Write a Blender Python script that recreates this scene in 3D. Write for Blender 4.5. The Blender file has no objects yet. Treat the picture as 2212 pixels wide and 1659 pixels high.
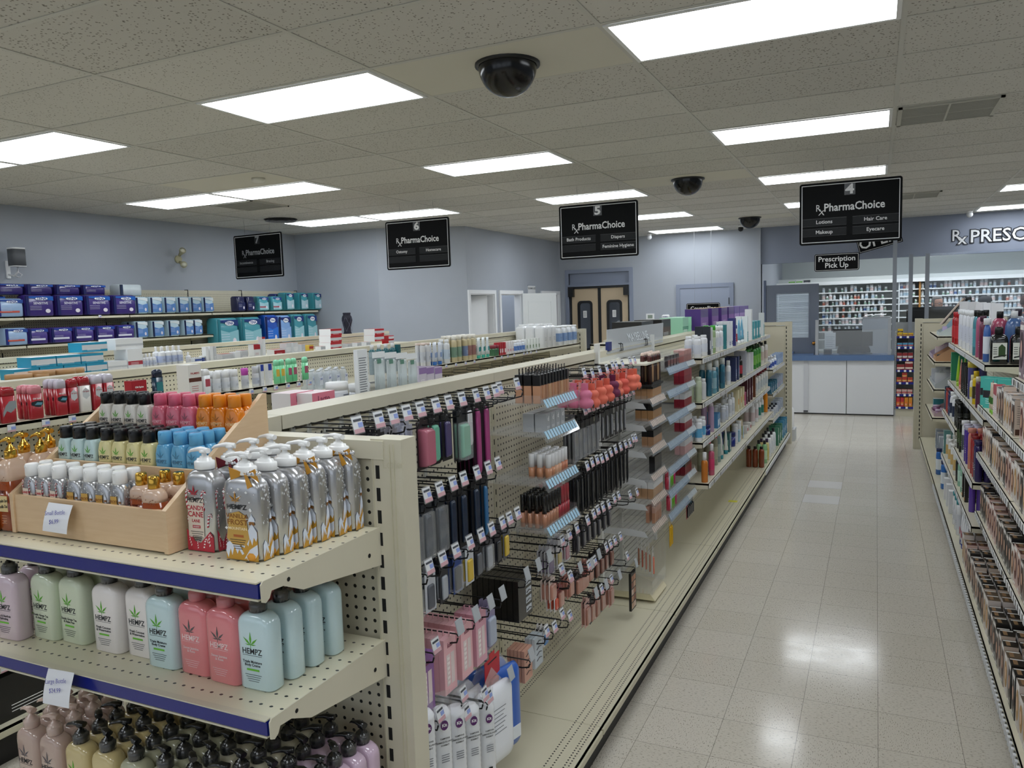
import bpy, bmesh, math, random
from mathutils import Vector, Matrix
R=math.radians; PI=math.pi
random.seed(7)
sc=bpy.context.scene
col=sc.collection
# ---------------- camera ----------------
CAM=Vector((-0.0971,-3.4109,1.8079)); F=1683.1
RT=Vector((0.90631552,0.42138263,-0.03207599)); UP=Vector((-0.01196185,0.1014503,0.99476869)); FW=Vector((-0.42243236,0.90119061,-0.0969865))
cd=bpy.data.cameras.new('camera'); cam=bpy.data.objects.new('camera',cd); col.objects.link(cam)
cd.sensor_width=36; cd.lens=36*F/2212; cd.clip_start=.05; cd.clip_end=60
m=Matrix((RT,UP,-FW)).transposed().to_4x4(); m.translation=CAM; cam.matrix_world=m
sc.camera=cam
# ---------------- world, view ----------------
w=bpy.data.worlds.new('world'); sc.world=w; w.use_nodes=True
w.node_tree.nodes['Background'].inputs[0].default_value=(.86,.92,1,1)
w.node_tree.nodes['Background'].inputs[1].default_value=.6
vs=sc.view_settings; vs.view_transform='Standard'; vs.look='None'; vs.gamma=1; vs.exposure=.80; vs.use_curve_mapping=False
LIGHT=5.0           # radiance of the fluorescent diffusers
CEIL=3.038
sc.cycles.transparent_max_bounces=32
# ---------------- where a pixel of the photograph lies on a plane / shelf line ----------------
def at(u,v,ax,val):
    d=FW+RT*((u-1106)/F)-UP*((v-829.5)/F); k='xyz'.index(ax)
    return CAM+d*((val-CAM[k])/d[k])
def ysolve(u,x,z):      # y on the line (x,z) parallel to the aisle
    k=(u-1106)/F; A=RT-FW*k
    return CAM.y-(A.x*(x-CAM.x)+A.z*(z-CAM.z))/A.y
def xsolve(u,y,z):
    k=(u-1106)/F; A=RT-FW*k
    return CAM.x-(A.y*(y-CAM.y)+A.z*(z-CAM.z))/A.x
# ---------------- materials ----------------
MC={}
def lin(c):
    c=c/255
    return c/12.92 if c<=.04045 else ((c+.055)/1.055)**2.4
def rgb(h): return (lin(int(h[0:2],16)),lin(int(h[2:4],16)),lin(int(h[4:6],16)),1)
def M(h,rough=.5,metal=0,coat=0,trans=0,alpha=1,noise=0,spec=.5):
    k=(h,rough,metal,coat,trans,alpha,noise,spec)
    if k in MC: return MC[k]
    mt=bpy.data.materials.new('mat_'+h); mt.use_nodes=True; n=mt.node_tree.nodes; b=n['Principled BSDF']
    b.inputs['Base Color'].default_value=rgb(h); b.inputs['Roughness'].default_value=rough; b.inputs['Metallic'].default_value=metal
    b.inputs['Coat Weight'].default_value=coat; b.inputs['Coat Roughness'].default_value=.08
    b.inputs['Transmission Weight'].default_value=trans; b.inputs['Alpha'].default_value=alpha; b.inputs['Specular IOR Level'].default_value=spec
    if noise:
        t=n.new('ShaderNodeTexCoord'); z=n.new('ShaderNodeTexNoise'); z.inputs['Scale'].default_value=noise; z.inputs['Detail'].default_value=6
        mp=n.new('ShaderNodeMapRange'); mp.inputs[3].default_value=.88; mp.inputs[4].default_value=1.08
        mx=n.new('ShaderNodeVectorMath'); mx.operation='MULTIPLY'; L=mt.node_tree.links
        mx.inputs[0].default_value=rgb(h)[:3]
        L.new(t.outputs['Object'],z.inputs['Vector']); L.new(z.outputs['Fac'],mp.inputs[0]); L.new(mp.outputs[0],mx.inputs[1]); L.new(mx.outputs[0],b.inputs['Base Color'])
    mt.diffuse_color=rgb(h)
    MC[k]=mt; return mt
def nodes(name):
    mt=bpy.data.materials.new(name); mt.use_nodes=True; return mt,mt.node_tree.nodes,mt.node_tree.links,mt.node_tree.nodes['Principled BSDF']
def math_(n,L,op,a,b=None,c=None):
    q=n.new('ShaderNodeMath'); q.operation=op
    for i,v in enumerate((a,b,c)):
        if v is None: continue
        if isinstance(v,(int,float)): q.inputs[i].default_value=v
        else: L.new(v,q.inputs[i])
    return q.outputs[0]
def mixc(n,L,fac,a,b):
    q=n.new('ShaderNodeMix'); q.data_type='RGBA'
    if isinstance(fac,(int,float)): q.inputs[0].default_value=fac
    else: L.new(fac,q.inputs[0])
    for i,v in ((6,a),(7,b)):
        if isinstance(v,tuple): q.inputs[i].default_value=v
        else: L.new(v,q.inputs[i])
    return q.outputs[2]
BEIGE='d0cab5'
def pegboard(axis,h=BEIGE,pitch=.0254,r=.0043):
    mt,n,L,b=nodes('pegboard_'+axis+h)
    t=n.new('ShaderNodeTexCoord'); s=n.new('ShaderNodeSeparateXYZ'); L.new(t.outputs['Object'],s.inputs[0])
    def cell(o):
        f=math_(n,L,'FRACT',math_(n,L,'DIVIDE',o,pitch)); return math_(n,L,'MULTIPLY',math_(n,L,'SUBTRACT',f,.5),pitch)
    a=cell(s.outputs['XYZ'.index(axis)]); c=cell(s.outputs[2])
    d=math_(n,L,'SQRT',math_(n,L,'ADD',math_(n,L,'MULTIPLY',a,a),math_(n,L,'MULTIPLY',c,c)))
    hole=math_(n,L,'LESS_THAN',d,r)
    L.new(mixc(n,L,hole,rgb(h),(.008,.008,.007,1)),b.inputs['Base Color']); b.inputs['Roughness'].default_value=.45
    return mt
PEGY=pegboard('Y'); PEGX=pegboard('X')
def deckmat():
    return M('d4ceb6',.3,coat=.25,noise=3)
STEEL=M(BEIGE,.38,noise=4); STEEL2=M('c9c3aa',.42); DECK=deckmat(); BLACK=M('0b0b0c',.4); DARK=M('17181a',.5)
WHITE=M('f2f3f4',.35); CHROME=M('d9d9dc',.12,metal=1); GOLD=M('d8a94a',.16,metal=1); SILVER=M('c2c2c4',.26,metal=.8)
WIRE=M('1d1e20',.35,metal=.4); NAVY=M('04167a',.22,coat=.3)
def clear(name,tint=(1,1,1,1),refl=.12,op=.12):
    mt,n,L,b=nodes(name); n.remove(b); o=n['Material Output']
    tr=n.new('ShaderNodeBsdfTransparent'); tr.inputs[0].default_value=tint
    g=n.new('ShaderNodeBsdfGlossy'); g.inputs['Roughness'].default_value=.06
    d=n.new('ShaderNodeBsdfDiffuse'); d.inputs[0].default_value=(.8,.82,.84,1)
    fr=n.new('ShaderNodeFresnel'); fr.inputs[0].default_value=1.5
    m1=n.new('ShaderNodeMixShader'); L.new(math_(n,L,'MINIMUM',fr.outputs[0],.14),m1.inputs[0]); L.new(tr.outputs[0],m1.inputs[1]); L.new(g.outputs[0],m1.inputs[2])
    m2=n.new('ShaderNodeMixShader'); m2.inputs[0].default_value=op; L.new(m1.outputs[0],m2.inputs[1]); L.new(d.outputs[0],m2.inputs[2])
    L.new(m2.outputs[0],o.inputs[0]); mt.diffuse_color=(.8,.8,.85,.4); return mt
ACRYL=clear('clear_acrylic',(1,1,1,1),.12,.05); GLASS=clear('window_glass',(.96,.98,1,1),.04,.006); PLASTIC=clear('thin_plastic',(1,1,1,1),.2,.16); SHRINK=clear('shrink_wrap',(1,1,1,1),.2,.03); SMEAR=clear('scuffed_plexiglass',(.9,.93,.96,1),.08,.15)
def wood():
    mt,n,L,b=nodes('birch_plywood'); t=n.new('ShaderNodeTexCoord'); mp=n.new('ShaderNodeMapping'); mp.inputs['Scale'].default_value=(3,3,28)
    z=n.new('ShaderNodeTexNoise'); z.inputs['Scale'].default_value=5; z.inputs['Detail'].default_value=5
    L.new(t.outputs['Object'],mp.inputs[0]); L.new(mp.outputs[0],z.inputs['Vector'])
    L.new(mixc(n,L,z.outputs['Fac'],rgb('e0c4a0'),rgb('d0af88')),b.inputs['Base Color']); b.inputs['Roughness'].default_value=.45; return mt
WOOD=wood()
# ---------------- mesh builder ----------------
class B:
    def __init__(s): s.bm=bmesh.new(); s.m=[]
    def mi(s,m):
        if m not in s.m: s.m.append(m)
        return s.m.index(m)
    def face(s,vs,m,sm=False):
        try: f=s.bm.faces.new(vs)
        except ValueError: return None
        f.material_index=s.mi(m); f.smooth=sm; return f
    def poly(s,pts,m): return s.face([s.bm.verts.new(p) for p in pts],m)
    def box(s,x0,x1,y0,y1,z0,z1,m,faces=None):
        v=[s.bm.verts.new(p) for p in ((x0,y0,z0),(x1,y0,z0),(x1,y1,z0),(x0,y1,z0),(x0,y0,z1),(x1,y0,z1),(x1,y1,z1),(x0,y1,z1))]
        fm=faces or {}
        for nm,ix in (('b',(3,2,1,0)),('t',(4,5,6,7)),('f',(0,1,5,4)),('r',(1,2,6,5)),('k',(2,3,7,6)),('l',(3,0,4,7))):
            s.face([v[i] for i in ix],fm.get(nm,m))
        return s
    def prism(s,pts,vec,m,m2=None):   # closed polygon pts (3-D, planar) swept along vec
        a=[s.bm.verts.new(p) for p in pts]; vec=Vector(vec); b=[s.bm.verts.new(Vector(p)+vec) for p in pts]
        s.face(a[::-1],m2 or m); s.face(b,m2 or m); k=len(a)
        for i in range(k): s.face([a[i],a[(i+1)%k],b[(i+1)%k],b[i]],m)
        return s
    def loft(s,rings,m,cap=True,sm=True,cm=None):
        vr=[[s.bm.verts.new(p) for p in r] for r in rings]; k=len(vr[0])
        for a,b in zip(vr,vr[1:]):
            for i in range(k): s.face([a[i],a[(i+1)%k],b[(i+1)%k],b[i]],m,sm)
        if cap: s.face(vr[0][::-1],cm or m); s.face(vr[-1],cm or m)
        return s
    def lathe(s,prof,m,n=14,c=(0,0),cap=True,sx=1,sy=1):
        rings=[[(c[0]+r*sx*math.cos(2*PI*i/n),c[1]+r*sy*math.sin(2*PI*i/n),z) for i in range(n)] for r,z in prof]
        return s.loft(rings,m,cap)
    def tube(s,pts,r,m,n=6):
        pts=[Vector(p) for p in pts]; rings=[]
        for i,p in enumerate(pts):
            d=(pts[min(i+1,len(pts)-1)]-pts[max(i-1,0)]).normalized()
            a=d.cross(Vector((0,0,1)));
            if a.length<.05: a=d.cross(Vector((1,0,0)))
            a.normalize(); b=a.cross(d); rr=r[i] if isinstance(r,(list,tuple)) else r
            rings.append([p+(a*math.cos(2*PI*k/n)+b*math.sin(2*PI*k/n))*rr for k in range(n)])
        return s.loft(rings,m)
    def add(s,me,mat4,m):             # merge another mesh (text) in
        off=s.mi(m); v=[s.bm.verts.new(mat4@q.co) for q in me.vertices]
        for p in me.polygons:
            try: f=s.bm.faces.new([v[i] for i in p.vertices]); f.material_index=off
            except ValueError: pass
        return s
    def text(s,txt,size,x,y,z,m,face='f',bold=.0,rot=0,align='CENTER',depth=.0003,sx=1):
        me=textmesh(txt,bold,align)
        # local text plane: x right, y up -> world plane
        if face=='f': R3=Matrix(((1,0,0,0),(0,0,-1,0),(0,1,0,0),(0,0,0,1)))      # faces -y
        elif face=='r': R3=Matrix(((0,0,1,0),(1,0,0,0),(0,1,0,0),(0,0,0,1)))      # faces +x
        elif face=='t': R3=Matrix.Identity(4)
        S=Matrix.Diagonal((size*sx,size,depth*1000 if depth else 1,1))
        return s.add(me,Matrix.Translation((x,y,z))@R3@Matrix.Rotation(rot,4,'Z')@S,m)
    def mesh(s,name):
        bmesh.ops.recalc_face_normals(s.bm,faces=[f for f in s.bm.faces])
        me=bpy.data.meshes.new(name); s.bm.to_mesh(me); s.bm.free()
        for mm in s.m: me.materials.append(mm)
        return me
TC={}
def textmesh(txt,bold,align):
    k=(txt,bold,align)
    if k in TC: return TC[k]
    cu=bpy.data.curves.new('t','FONT'); cu.body=txt; cu.size=1; cu.align_x=align; cu.align_y='CENTER'; cu.offset=bold; cu.extrude=.0005; cu.resolution_u=2; cu.space_line=.95
    o=bpy.data.objects.new('t',cu); col.objects.link(o); dg=bpy.context.evaluated_depsgraph_get(); dg.update()
    me=bpy.data.meshes.new_from_object(o.evaluated_get(dg)); bpy.data.objects.remove(o); TC[k]=me; return me
def rr(hw,hd,r,z,k=4,cx=0,cy=0):      # ring: rounded rectangle
    r=min(r,hw,hd); p=[]
    for q,(sx,sy) in enumerate(((1,1),(-1,1),(-1,-1),(1,-1))):
        for i in range(k+1):
            a=PI/2*(q+i/k); p.append((cx+sx*(hw-r)+r*math.cos(a),cy+sy*(hd-r)+r*math.sin(a),z))
    return p
# ---------------- objects ----------------
def tag(o,label=None,cat=None,group=None,kind=None):
    if label:
        o['label']=label
        if len(label.split())>16: print("LONG",label)
    if cat: o['category']=cat
    if group: o['group']=group
    if kind: o['kind']=kind
    return o
def link(name,data,parent=None,loc=None,rz=0):
    o=bpy.data.objects.new(name,data); col.objects.link(o)
    if parent is not None: o.parent=parent
    if loc is not None: o.location=loc
    if rz: o.rotation_euler=(0,0,rz)
    return o
def struct(name,b): return tag(link(name,b.mesh(name)),kind='structure')
def spawn(sp,loc,rz,label,cat,group=None,tilt=0,scale=1):
    """sp: (name, mesh or None, [parts]) ; one thing and its parts"""
    o=link(sp[0],sp[1],None,loc,rz); tag(o,label,cat,group)
    if tilt: o.rotation_euler=(tilt,0,rz)
    if scale!=1: o.scale=(scale,)*3 if not isinstance(scale,tuple) else scale
    def rec(parts,par):
        for p in parts:
            c=link(p[0],p[1],par)
            if len(p)>2: rec(p[2],c)
    rec(sp[2] if len(sp)>2 else [],o); return o
ORD=['first','second','third','fourth','fifth','sixth','seventh','eighth','ninth','tenth','eleventh','twelfth','thirteenth','fourteenth','fifteenth','sixteenth','seventeenth','eighteenth','nineteenth','twentieth']
def ordn(i):
    if i<20: return ORD[i]
    t=['twenty','thirty','forty','fifty','sixty'][(i+1)//10-2]; k=(i+1)%10
    return t+'-'+ORD[k-1] if k else t[:-1]+'ieth'
# ================= ROOM =================
def floormat():
    mt,n,L,b=nodes('vinyl_composition_tile'); t=n.new('ShaderNodeTexCoord'); s=n.new('ShaderNodeSeparateXYZ'); L.new(t.outputs['Object'],s.inputs[0])
    T=.3048
    u=math_(n,L,'DIVIDE',math_(n,L,'ADD',s.outputs[0],.0693+T*40),T); v=math_(n,L,'DIVIDE',math_(n,L,'ADD',s.outputs[1],T*40-.799),T)
    def edge(q):
        f=math_(n,L,'FRACT',q); return math_(n,L,'MINIMUM',f,math_(n,L,'SUBTRACT',1,f))
    e=math_(n,L,'MINIMUM',edge(u),edge(v)); ln=math_(n,L,'LESS_THAN',e,.0042)
    cb=n.new('ShaderNodeCombineXYZ'); L.new(math_(n,L,'FLOOR',u),cb.inputs[0]); L.new(math_(n,L,'FLOOR',v),cb.inputs[1])
    wn=n.new('ShaderNodeTexWhiteNoise'); L.new(cb.outputs[0],wn.inputs['Vector'])
    # flecks: stretched noise, direction per tile
    par=math_(n,L,'MODULO',math_(n,L,'ADD',math_(n,L,'FLOOR',u),math_(n,L,'FLOOR',v)),2)
    sw=n.new('ShaderNodeMix'); sw.data_type='VECTOR'; L.new(par,sw.inputs[0])
    m1=n.new('ShaderNodeVectorMath'); m1.operation='MULTIPLY'; m1.inputs[1].default_value=(70,260,1); L.new(t.outputs['Object'],m1.inputs[0])
    m2=n.new('ShaderNodeVectorMath'); m2.operation='MULTIPLY'; m2.inputs[1].default_value=(260,70,1); L.new(t.outputs['Object'],m2.inputs[0])
    L.new(m1.outputs[0],sw.inputs[4]); L.new(m2.outputs[0],sw.inputs[5])
    z=n.new('ShaderNodeTexNoise'); z.inputs['Scale'].default_value=1; z.inputs['Detail'].default_value=2; L.new(sw.outputs[1],z.inputs['Vector'])
    fk=n.new('ShaderNodeMapRange'); fk.inputs[1].default_value=.34; fk.inputs[2].default_value=.41; fk.inputs[3].default_value=1; fk.inputs[4].default_value=0; L.new(z.outputs['Fac'],fk.inputs[0])
    base=mixc(n,L,wn.outputs['Value'],rgb('d6cfc2'),rgb('d1cabc'))
    c1=mixc(n,L,math_(n,L,'MULTIPLY',fk.outputs[0],.8),base,rgb('7d7664'))
    c2=mixc(n,L,math_(n,L,'MULTIPLY',ln,.6),c1,rgb('5b5548'))
    L.new(c2,b.inputs['Base Color']); b.inputs['Roughness'].default_value=.22; b.inputs['Specular IOR Level'].default_value=.55
    z2=n.new('ShaderNodeTexNoise'); z2.inputs['Scale'].default_value=9; z2.inputs['Detail'].default_value=3; L.new(t.outputs['Object'],z2.inputs['Vector'])
    mr=n.new('ShaderNodeMapRange'); mr.inputs[3].default_value=.07; mr.inputs[4].default_value=.20; L.new(z2.outputs['Fac'],mr.inputs[0]); L.new(mr.outputs[0],b.inputs['Roughness'])
    bp=n.new('ShaderNodeBump'); bp.inputs['Strength'].default_value=.035; bp.inputs['Distance'].default_value=.01; L.new(z2.outputs['Fac'],bp.inputs['Height']); L.new(bp.outputs[0],b.inputs['Normal'])
    return mt
def ceilmat():
    mt,n,L,b=nodes('acoustic_ceiling_tile'); t=n.new('ShaderNodeTexCoord'); s=n.new('ShaderNodeSeparateXYZ'); L.new(t.outputs['Object'],s.inputs[0])
    cb=n.new('ShaderNodeCombineXYZ'); L.new(math_(n,L,'FLOOR',math_(n,L,'DIVIDE',s.outputs[0],1.2192)),cb.inputs[0]); L.new(math_(n,L,'FLOOR',math_(n,L,'DIVIDE',s.outputs[1],.6096)),cb.inputs[1])
    wn=n.new('ShaderNodeTexWhiteNoise'); L.new(cb.outputs[0],wn.inputs['Vector'])
    nz=n.new('ShaderNodeTexNoise'); nz.inputs['Scale'].default_value=14; L.new(t.outputs['Object'],nz.inputs['Vector'])
    ad=n.new('ShaderNodeMix'); ad.data_type='VECTOR'; ad.inputs[0].default_value=.03; L.new(t.outputs['Object'],ad.inputs[4]); L.new(nz.outputs['Color'],ad.inputs[5])
    vo=n.new('ShaderNodeTexVoronoi'); vo.inputs['Scale'].default_value=52; L.new(ad.outputs[1],vo.inputs['Vector'])
    th=math_(n,L,'MULTIPLY_ADD',wn.outputs['Value'],.06,.19)
    sp=math_(n,L,'LESS_THAN',vo.outputs['Distance'],th)
    base=mixc(n,L,wn.outputs['Value'],rgb('d0cec8'),rgb('c5c3bd'))
    L.new(mixc(n,L,math_(n,L,'MULTIPLY',sp,.8),base,rgb('5e594c')),b.inputs['Base Color']); b.inputs['Roughness'].default_value=.95
    return mt
WALL=M('abb1bb',.6,noise=1.2); WALLG=M('8e96a8',.5); TRIMG=M('8b94a8',.4); TRIMW=M('eef0f3',.35)
b=B(); b.box(-9,5,-8,14.5,-.1,0,floormat()); struct('floor',b)
b=B(); b.box(-9,5,-8,14.5,CEIL,CEIL+.1,ceilmat()); struct('ceiling',b)
GRID=M('c4c3bc',.5); b=B(); k=-7
while k<=4: b.box(k*1.2192-.012,k*1.2192+.012,-8,13.5,CEIL-.004,CEIL-.0005,GRID); k+=1
for k in range(-13,23):
    if k*.6096<13.4: b.box(-8.25,5,k*.6096-.012,k*.6096+.012,CEIL-.0035,CEIL-.0008,GRID)
struct('trim_1',b)
def wallseg(b,p,q,z0,z1,m,t=.12):      # wall slab from p to q, thickness to the left of p->q
    p=Vector((p[0],p[1],z0)); q=Vector((q[0],q[1],z0)); d=(q-p).normalized(); nn=Vector((-d.y,d.x,0))*t
    b.prism([p,q,q+nn,p+nn],(0,0,z1-z0),m)
b=B(); wallseg(b,(-8.26,-8),(-8.26,6.25),0,CEIL,WALL); struct('wall_left',b)
b=B(); wallseg(b,(-8.26,6.25),(-6.78,6.3),0,CEIL,WALL); struct('wall_corner',b)
b=B(); wallseg(b,(-6.78,6.3),(-5.63,6.93),0,CEIL,WALL); struct('wall_angled',b)
# wall with the three fitting-room doorways
b=B(); segs=[(6.93,6.99),(7.80,8.05),(8.86,9.80),(10.60,10.68)]
for y0,y1 in segs: wallseg(b,(-5.63,y0),(-5.63,y1),0,CEIL,WALL)
for y0,y1 in ((6.99,7.80),(8.05,8.86),(9.80,10.60)): wallseg(b,(-5.63,y0),(-5.63,y1),2.04,CEIL,WALL)
struct('wall_fitting_rooms',b)
b=B(); wallseg(b,(-7.0,6.9),(-7.0,10.8),0,CEIL,WALL); b.box(-7,-5.75,7.9,7.96,0,CEIL,WALL); b.box(-7,-5.75,9.3,9.36,0,CEIL,WALL); struct('wall_behind_doorways',b)
for i,(y0,y1) in enumerate(((6.99,7.80),(8.05,8.86),(9.80,10.60))):
    b=B()
    for a,c in ((y0-.06,y0),(y1,y1+.06)): b.box(-5.65,-5.605,a,c,0,2.10,TRIMW)
    b.box(-5.65,-5.605,y0,y1,2.04,2.10,TRIMW); b.box(-5.75,-5.63,y0,y0+.015,0,2.04,TRIMW); b.box(-5.75,-5.63,y1-.015,y1,0,2.04,TRIMW); b.box(-5.75,-5.63,y0+.015,y1-.015,2.025,2.04,TRIMW)
    struct('trim_%d'%(i+2),b)
def panel_door(w,h,m,t=.035):
    b=B(); b.box(0,w,0,t,0,h,m)
    for z0,z1 in ((.15,.95),(1.08,h-.13)):
        for (x0,x1,c0,c1) in ((.12,w-.12,z0,z0+.018),(.12,w-.12,z1-.018,z1),(.12,.138,z0+.018,z1-.018),(w-.138,w-.12,z0+.018,z1-.018)):
            b.box(x0,x1,-.006,0,c0,c1,m)
    return b.mesh('door_leaf')
def door(n,me,loc,rz,hand=None):
    o=tag(link('door_%d'%n,me,None,loc,rz),kind='structure')
    if hand: 
        h=B(); h.lathe([(.004,0),(.012,.01),(.012,.03),(.028,.045),(.03,.06),(.02,.075),(.002,.08)],M('b08a4a',.25,metal=1),12); k=link('door_handle',h.mesh('door_handle'),o,hand[:3]); k.rotation_euler=(PI/2,0,0)
    return o
door(1,panel_door(.78,2.02,TRIMW),(-5.76,7.785,0),R(-112))
door(2,panel_door(.80,2.05,M('dfe2e2',.4)),(-5.585,8.84,0),R(66))
door(3,panel_door(.79,2.02,TRIMW),(-5.80,10.58,0),R(-172))
# rear wall with traffic doors and grey door
b=B(); YB=10.68
wallseg(b,(-5.75,YB),(-5.43,YB),0,CEIL,WALL); wallseg(b,(-4.24,YB),(-1.9,YB),0,CEIL,WALL); wallseg(b,(-5.43,YB),(-4.24,YB),2.42,CEIL,WALL); struct('wall_rear',b)
b=B(); b.box(-5.43,-4.24,YB+.04,YB+.08,2.17,2.42,TRIMG)
for x0,x1,z0,z1 in ((-5.5,-5.43,0,2.49),(-4.24,-4.17,0,2.49),(-5.43,-4.24,2.42,2.49),(-5.43,-4.24,2.17,2.21)): b.box(x0,x1,YB-.025,YB+.04,z0,z1,TRIMG)
struct('trim_5',b)
def seal(b,x0,x1,z0,z1,r,wd,y0,y1,m):   # rounded ring in the x-z plane
    def rg(e): return [(p[0],p[1]) for p in rr((x1-x0)/2-e,(z1-z0)/2-e,r-e*.5,0,5)]
    cx,cz=(x0+x1)/2,(z0+z1)/2; o,i_=rg(0),rg(wd); k=len(o)
    for j in range(k):
        a,c=o[j],o[(j+1)%k]; d,e=i_[(j+1)%k],i_[j]
        P=[(cx+q[0],cz+q[1]) for q in (a,c,d,e)]
        b.prism([(q[0],y0,q[1]) for q in P],(0,y1-y0,0),m)
for n_,(x0,x1) in enumerate(((-5.40,-4.85),(-4.82,-4.27))):
    cx=(x0+x1)/2; b=B(); TAN=M('cbb79a',.4); BK=M('15171a',.45)
    wx0,wx1,wz0,wz1=cx-.15,cx+.15,.95,1.9
    for a in ((x0,wx0+.03,.02,2.13),(wx1-.03,x1,.02,2.13),(wx0+.03,wx1-.03,.02,wz0+.03),(wx0+.03,wx1-.03,wz1-.03,2.13)): b.box(a[0],a[1],YB+.03,YB+.07,a[2],a[3],TAN)
    seal(b,wx0,wx1,wz0,wz1,.07,.045,YB+.018,YB+.05,BK)
    e=x1 if n_==0 else x0
    b.box(e-.014,e+.014,YB+.02,YB+.08,.02,2.13,BK); e=x0 if n_==0 else x1; b.box(e-.01,e+.01,YB+.02,YB+.08,.02,2.13,BK)
    d=tag(link('door_%d'%(4+n_),b.mesh('traffic_door')),kind='structure')
    g=B(); g.box(wx0+.03,wx1-.03,YB+.048,YB+.052,wz0+.03,wz1-.03,GLASS); link('pane',g.mesh('pane'),d)
    g=B(); g.box(cx-.035,cx+.035,YB+.012,YB+.017,1.58,1.71,WHITE)
    for q in range(4): g.box(cx-.025,cx+.025,YB+.0113,YB+.012,1.605+q*.025,1.611+q*.025,DARK)
    tag(link('taped_notice',g.mesh('taped_notice')),'small white notice taped in the window of the %s tan swing door'%('left' if n_==0 else 'right'),'notice')
g=B(); g.box(-5.45,-4.22,YB-.01,YB+.05,2.13,2.17,BK); g.box(-5.43,-5.33,YB-.07,YB+.02,1.98,2.17,BK); g.box(-4.34,-4.24,YB-.07,YB+.02,1.98,2.17,BK); struct('trim_6',g)
g=B(); wallseg(g,(-5.8,12.2),(-3.8,12.2),0,CEIL,M('6a6f78',.7)); struct('wall_stockroom',g)
bg=B(); rg=[]
for i in range(9):
    a=PI*i/8; r0=.16*math.sin(a)**.6+.005; rg.append([(r0*math.cos(2*PI*j/16)*(1+.09*math.sin(j*2.3+i)),r0*math.sin(2*PI*j/16)*(1+.07*math.cos(j*1.9+i)),1.3-.2*math.cos(a)*1.1) for j in range(16)])
bg.loft(rg,M('c9ccd2',.3,alpha=1)); tag(link('plastic_bag',bg.mesh('plastic_bag'),None,(-4.5,11.1,0)),'bulging pale plastic bag seen through right swing door window','bag')
bx=B(); bx.box(-4.75,-4.2,10.95,11.35,0,1.09,M('8a7a60',.8)); tag(link('stock_carton',bx.mesh('stock_carton')),'brown stock carton under the plastic bag behind right swing door','box')
# grey door
g=B(); 
for x0,x1,z0,z1 in ((-3.37,-3.30,0,2.13),(-2.43,-2.36,0,2.13),(-3.30,-2.43,2.06,2.13)): g.box(x0,x1,YB-.03,YB,z0,z1,TRIMG)
struct('trim_7',g)
g=B(); g.box(-3.30,-2.43,YB-.02,YB-.001,.01,2.06,M('98a1b4',.4)); d=tag(link('door_6',g.mesh('door_6')),kind='structure')
g=B(); g.box(-2.445,-2.43,YB-.034,YB-.02,1.75,1.87,DARK); link('hinge',g.mesh('hinge'),d)
# soffit over the dispensary, side return and dispensary walls
g=B(); g.box(-1.9,5,YB,YB+.15,2.42,CEIL,WALLG); struct('wall_soffit',g)
g=B(); g.box(-2.0,-1.9,YB-.06,YB+.1,0,CEIL,WALL); g.box(-2.0,-1.9,YB+.1,14.2,0,CEIL,WALL); struct('wall_dispensary_left',g)
g=B(); g.box(-2.0,5,14.0,14.1,0,CEIL,M('c9d0cf',.6)); struct('wall_dispensary_rear',g)
g=B(); g.box(5,5.1,-8,14.2,0,CEIL,WALL); struct('wall_right',g)
g=B(); FWm=M('b5b8bc',.6); g.box(-8.3,5,-8.1,-8,0,.7,FWm); g.box(-8.3,5,-8.1,-8,2.7,CEIL,FWm)
for x in (-8.3,-5,-1.8,1.4,4.7): g.box(x,x+.3,-8.1,-8,.7,2.7,FWm)
struct('wall_front',g)
for i_,x in enumerate((-8,-4.7,-1.5,1.7)):
    g=B(); g.box(x,x+3.0-(.0 if i_<3 else 0),-8.06,-8.05,.7,2.7,GLASS); struct('window_%d'%(i_+1),g)  # unseen front windows, added so sky light fills in from behind
g=B()
for a in ((-8.26,-8,-8.25,6.25),(-3.80,YB-.012,-3.4,YB-.001),(-2.33,YB-.012,-2.0,YB-.001)): g.box(min(a[0],a[2]),max(a[0],a[2]),min(a[1],a[3]),max(a[1],a[3]),0,.1,M('3c3f45',.5))
struct('baseboard_rear',g)
# ---------------- ceiling fixtures ----------------
def emis():
    mt,n,L,b=nodes('fluorescent_diffuser'); n.remove(b); e=n.new('ShaderNodeEmission'); t=n.new('ShaderNodeTexCoord'); s=n.new('ShaderNodeSeparateXYZ'); L.new(t.outputs['Object'],s.inputs[0])
    wv=math_(n,L,'COSINE',math_(n,L,'MULTIPLY',s.outputs[1],2*PI/.17)); k=math_(n,L,'MULTIPLY_ADD',wv,.12,1.0)
    e.inputs[0].default_value=(.90,.955,1,1); L.new(math_(n,L,'MULTIPLY',k,LIGHT),e.inputs[1]); L.new(e.outputs[0],n['Material Output'].inputs[0]); return mt
EM=emis(); f=B(); W2,H2=.597,.292; fm=M('e4e6e6',.4)
for a in ((-W2,W2,-H2,-H2+.02),(-W2,W2,H2-.02,H2),(-W2,-W2+.02,-H2+.02,H2-.02),(W2-.02,W2,-H2+.02,H2-.02)): f.box(a[0],a[1],a[2],a[3],-.006,-.0005,fm)
d=B(); d.box(-W2+.02,W2-.02,-H2+.02,H2-.02,-.0045,-.001,EM)
LSP=('ceiling_light',None,[('frame',f.mesh('light_frame')),('diffuser',d.mesh('light_diffuser'))])
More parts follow.
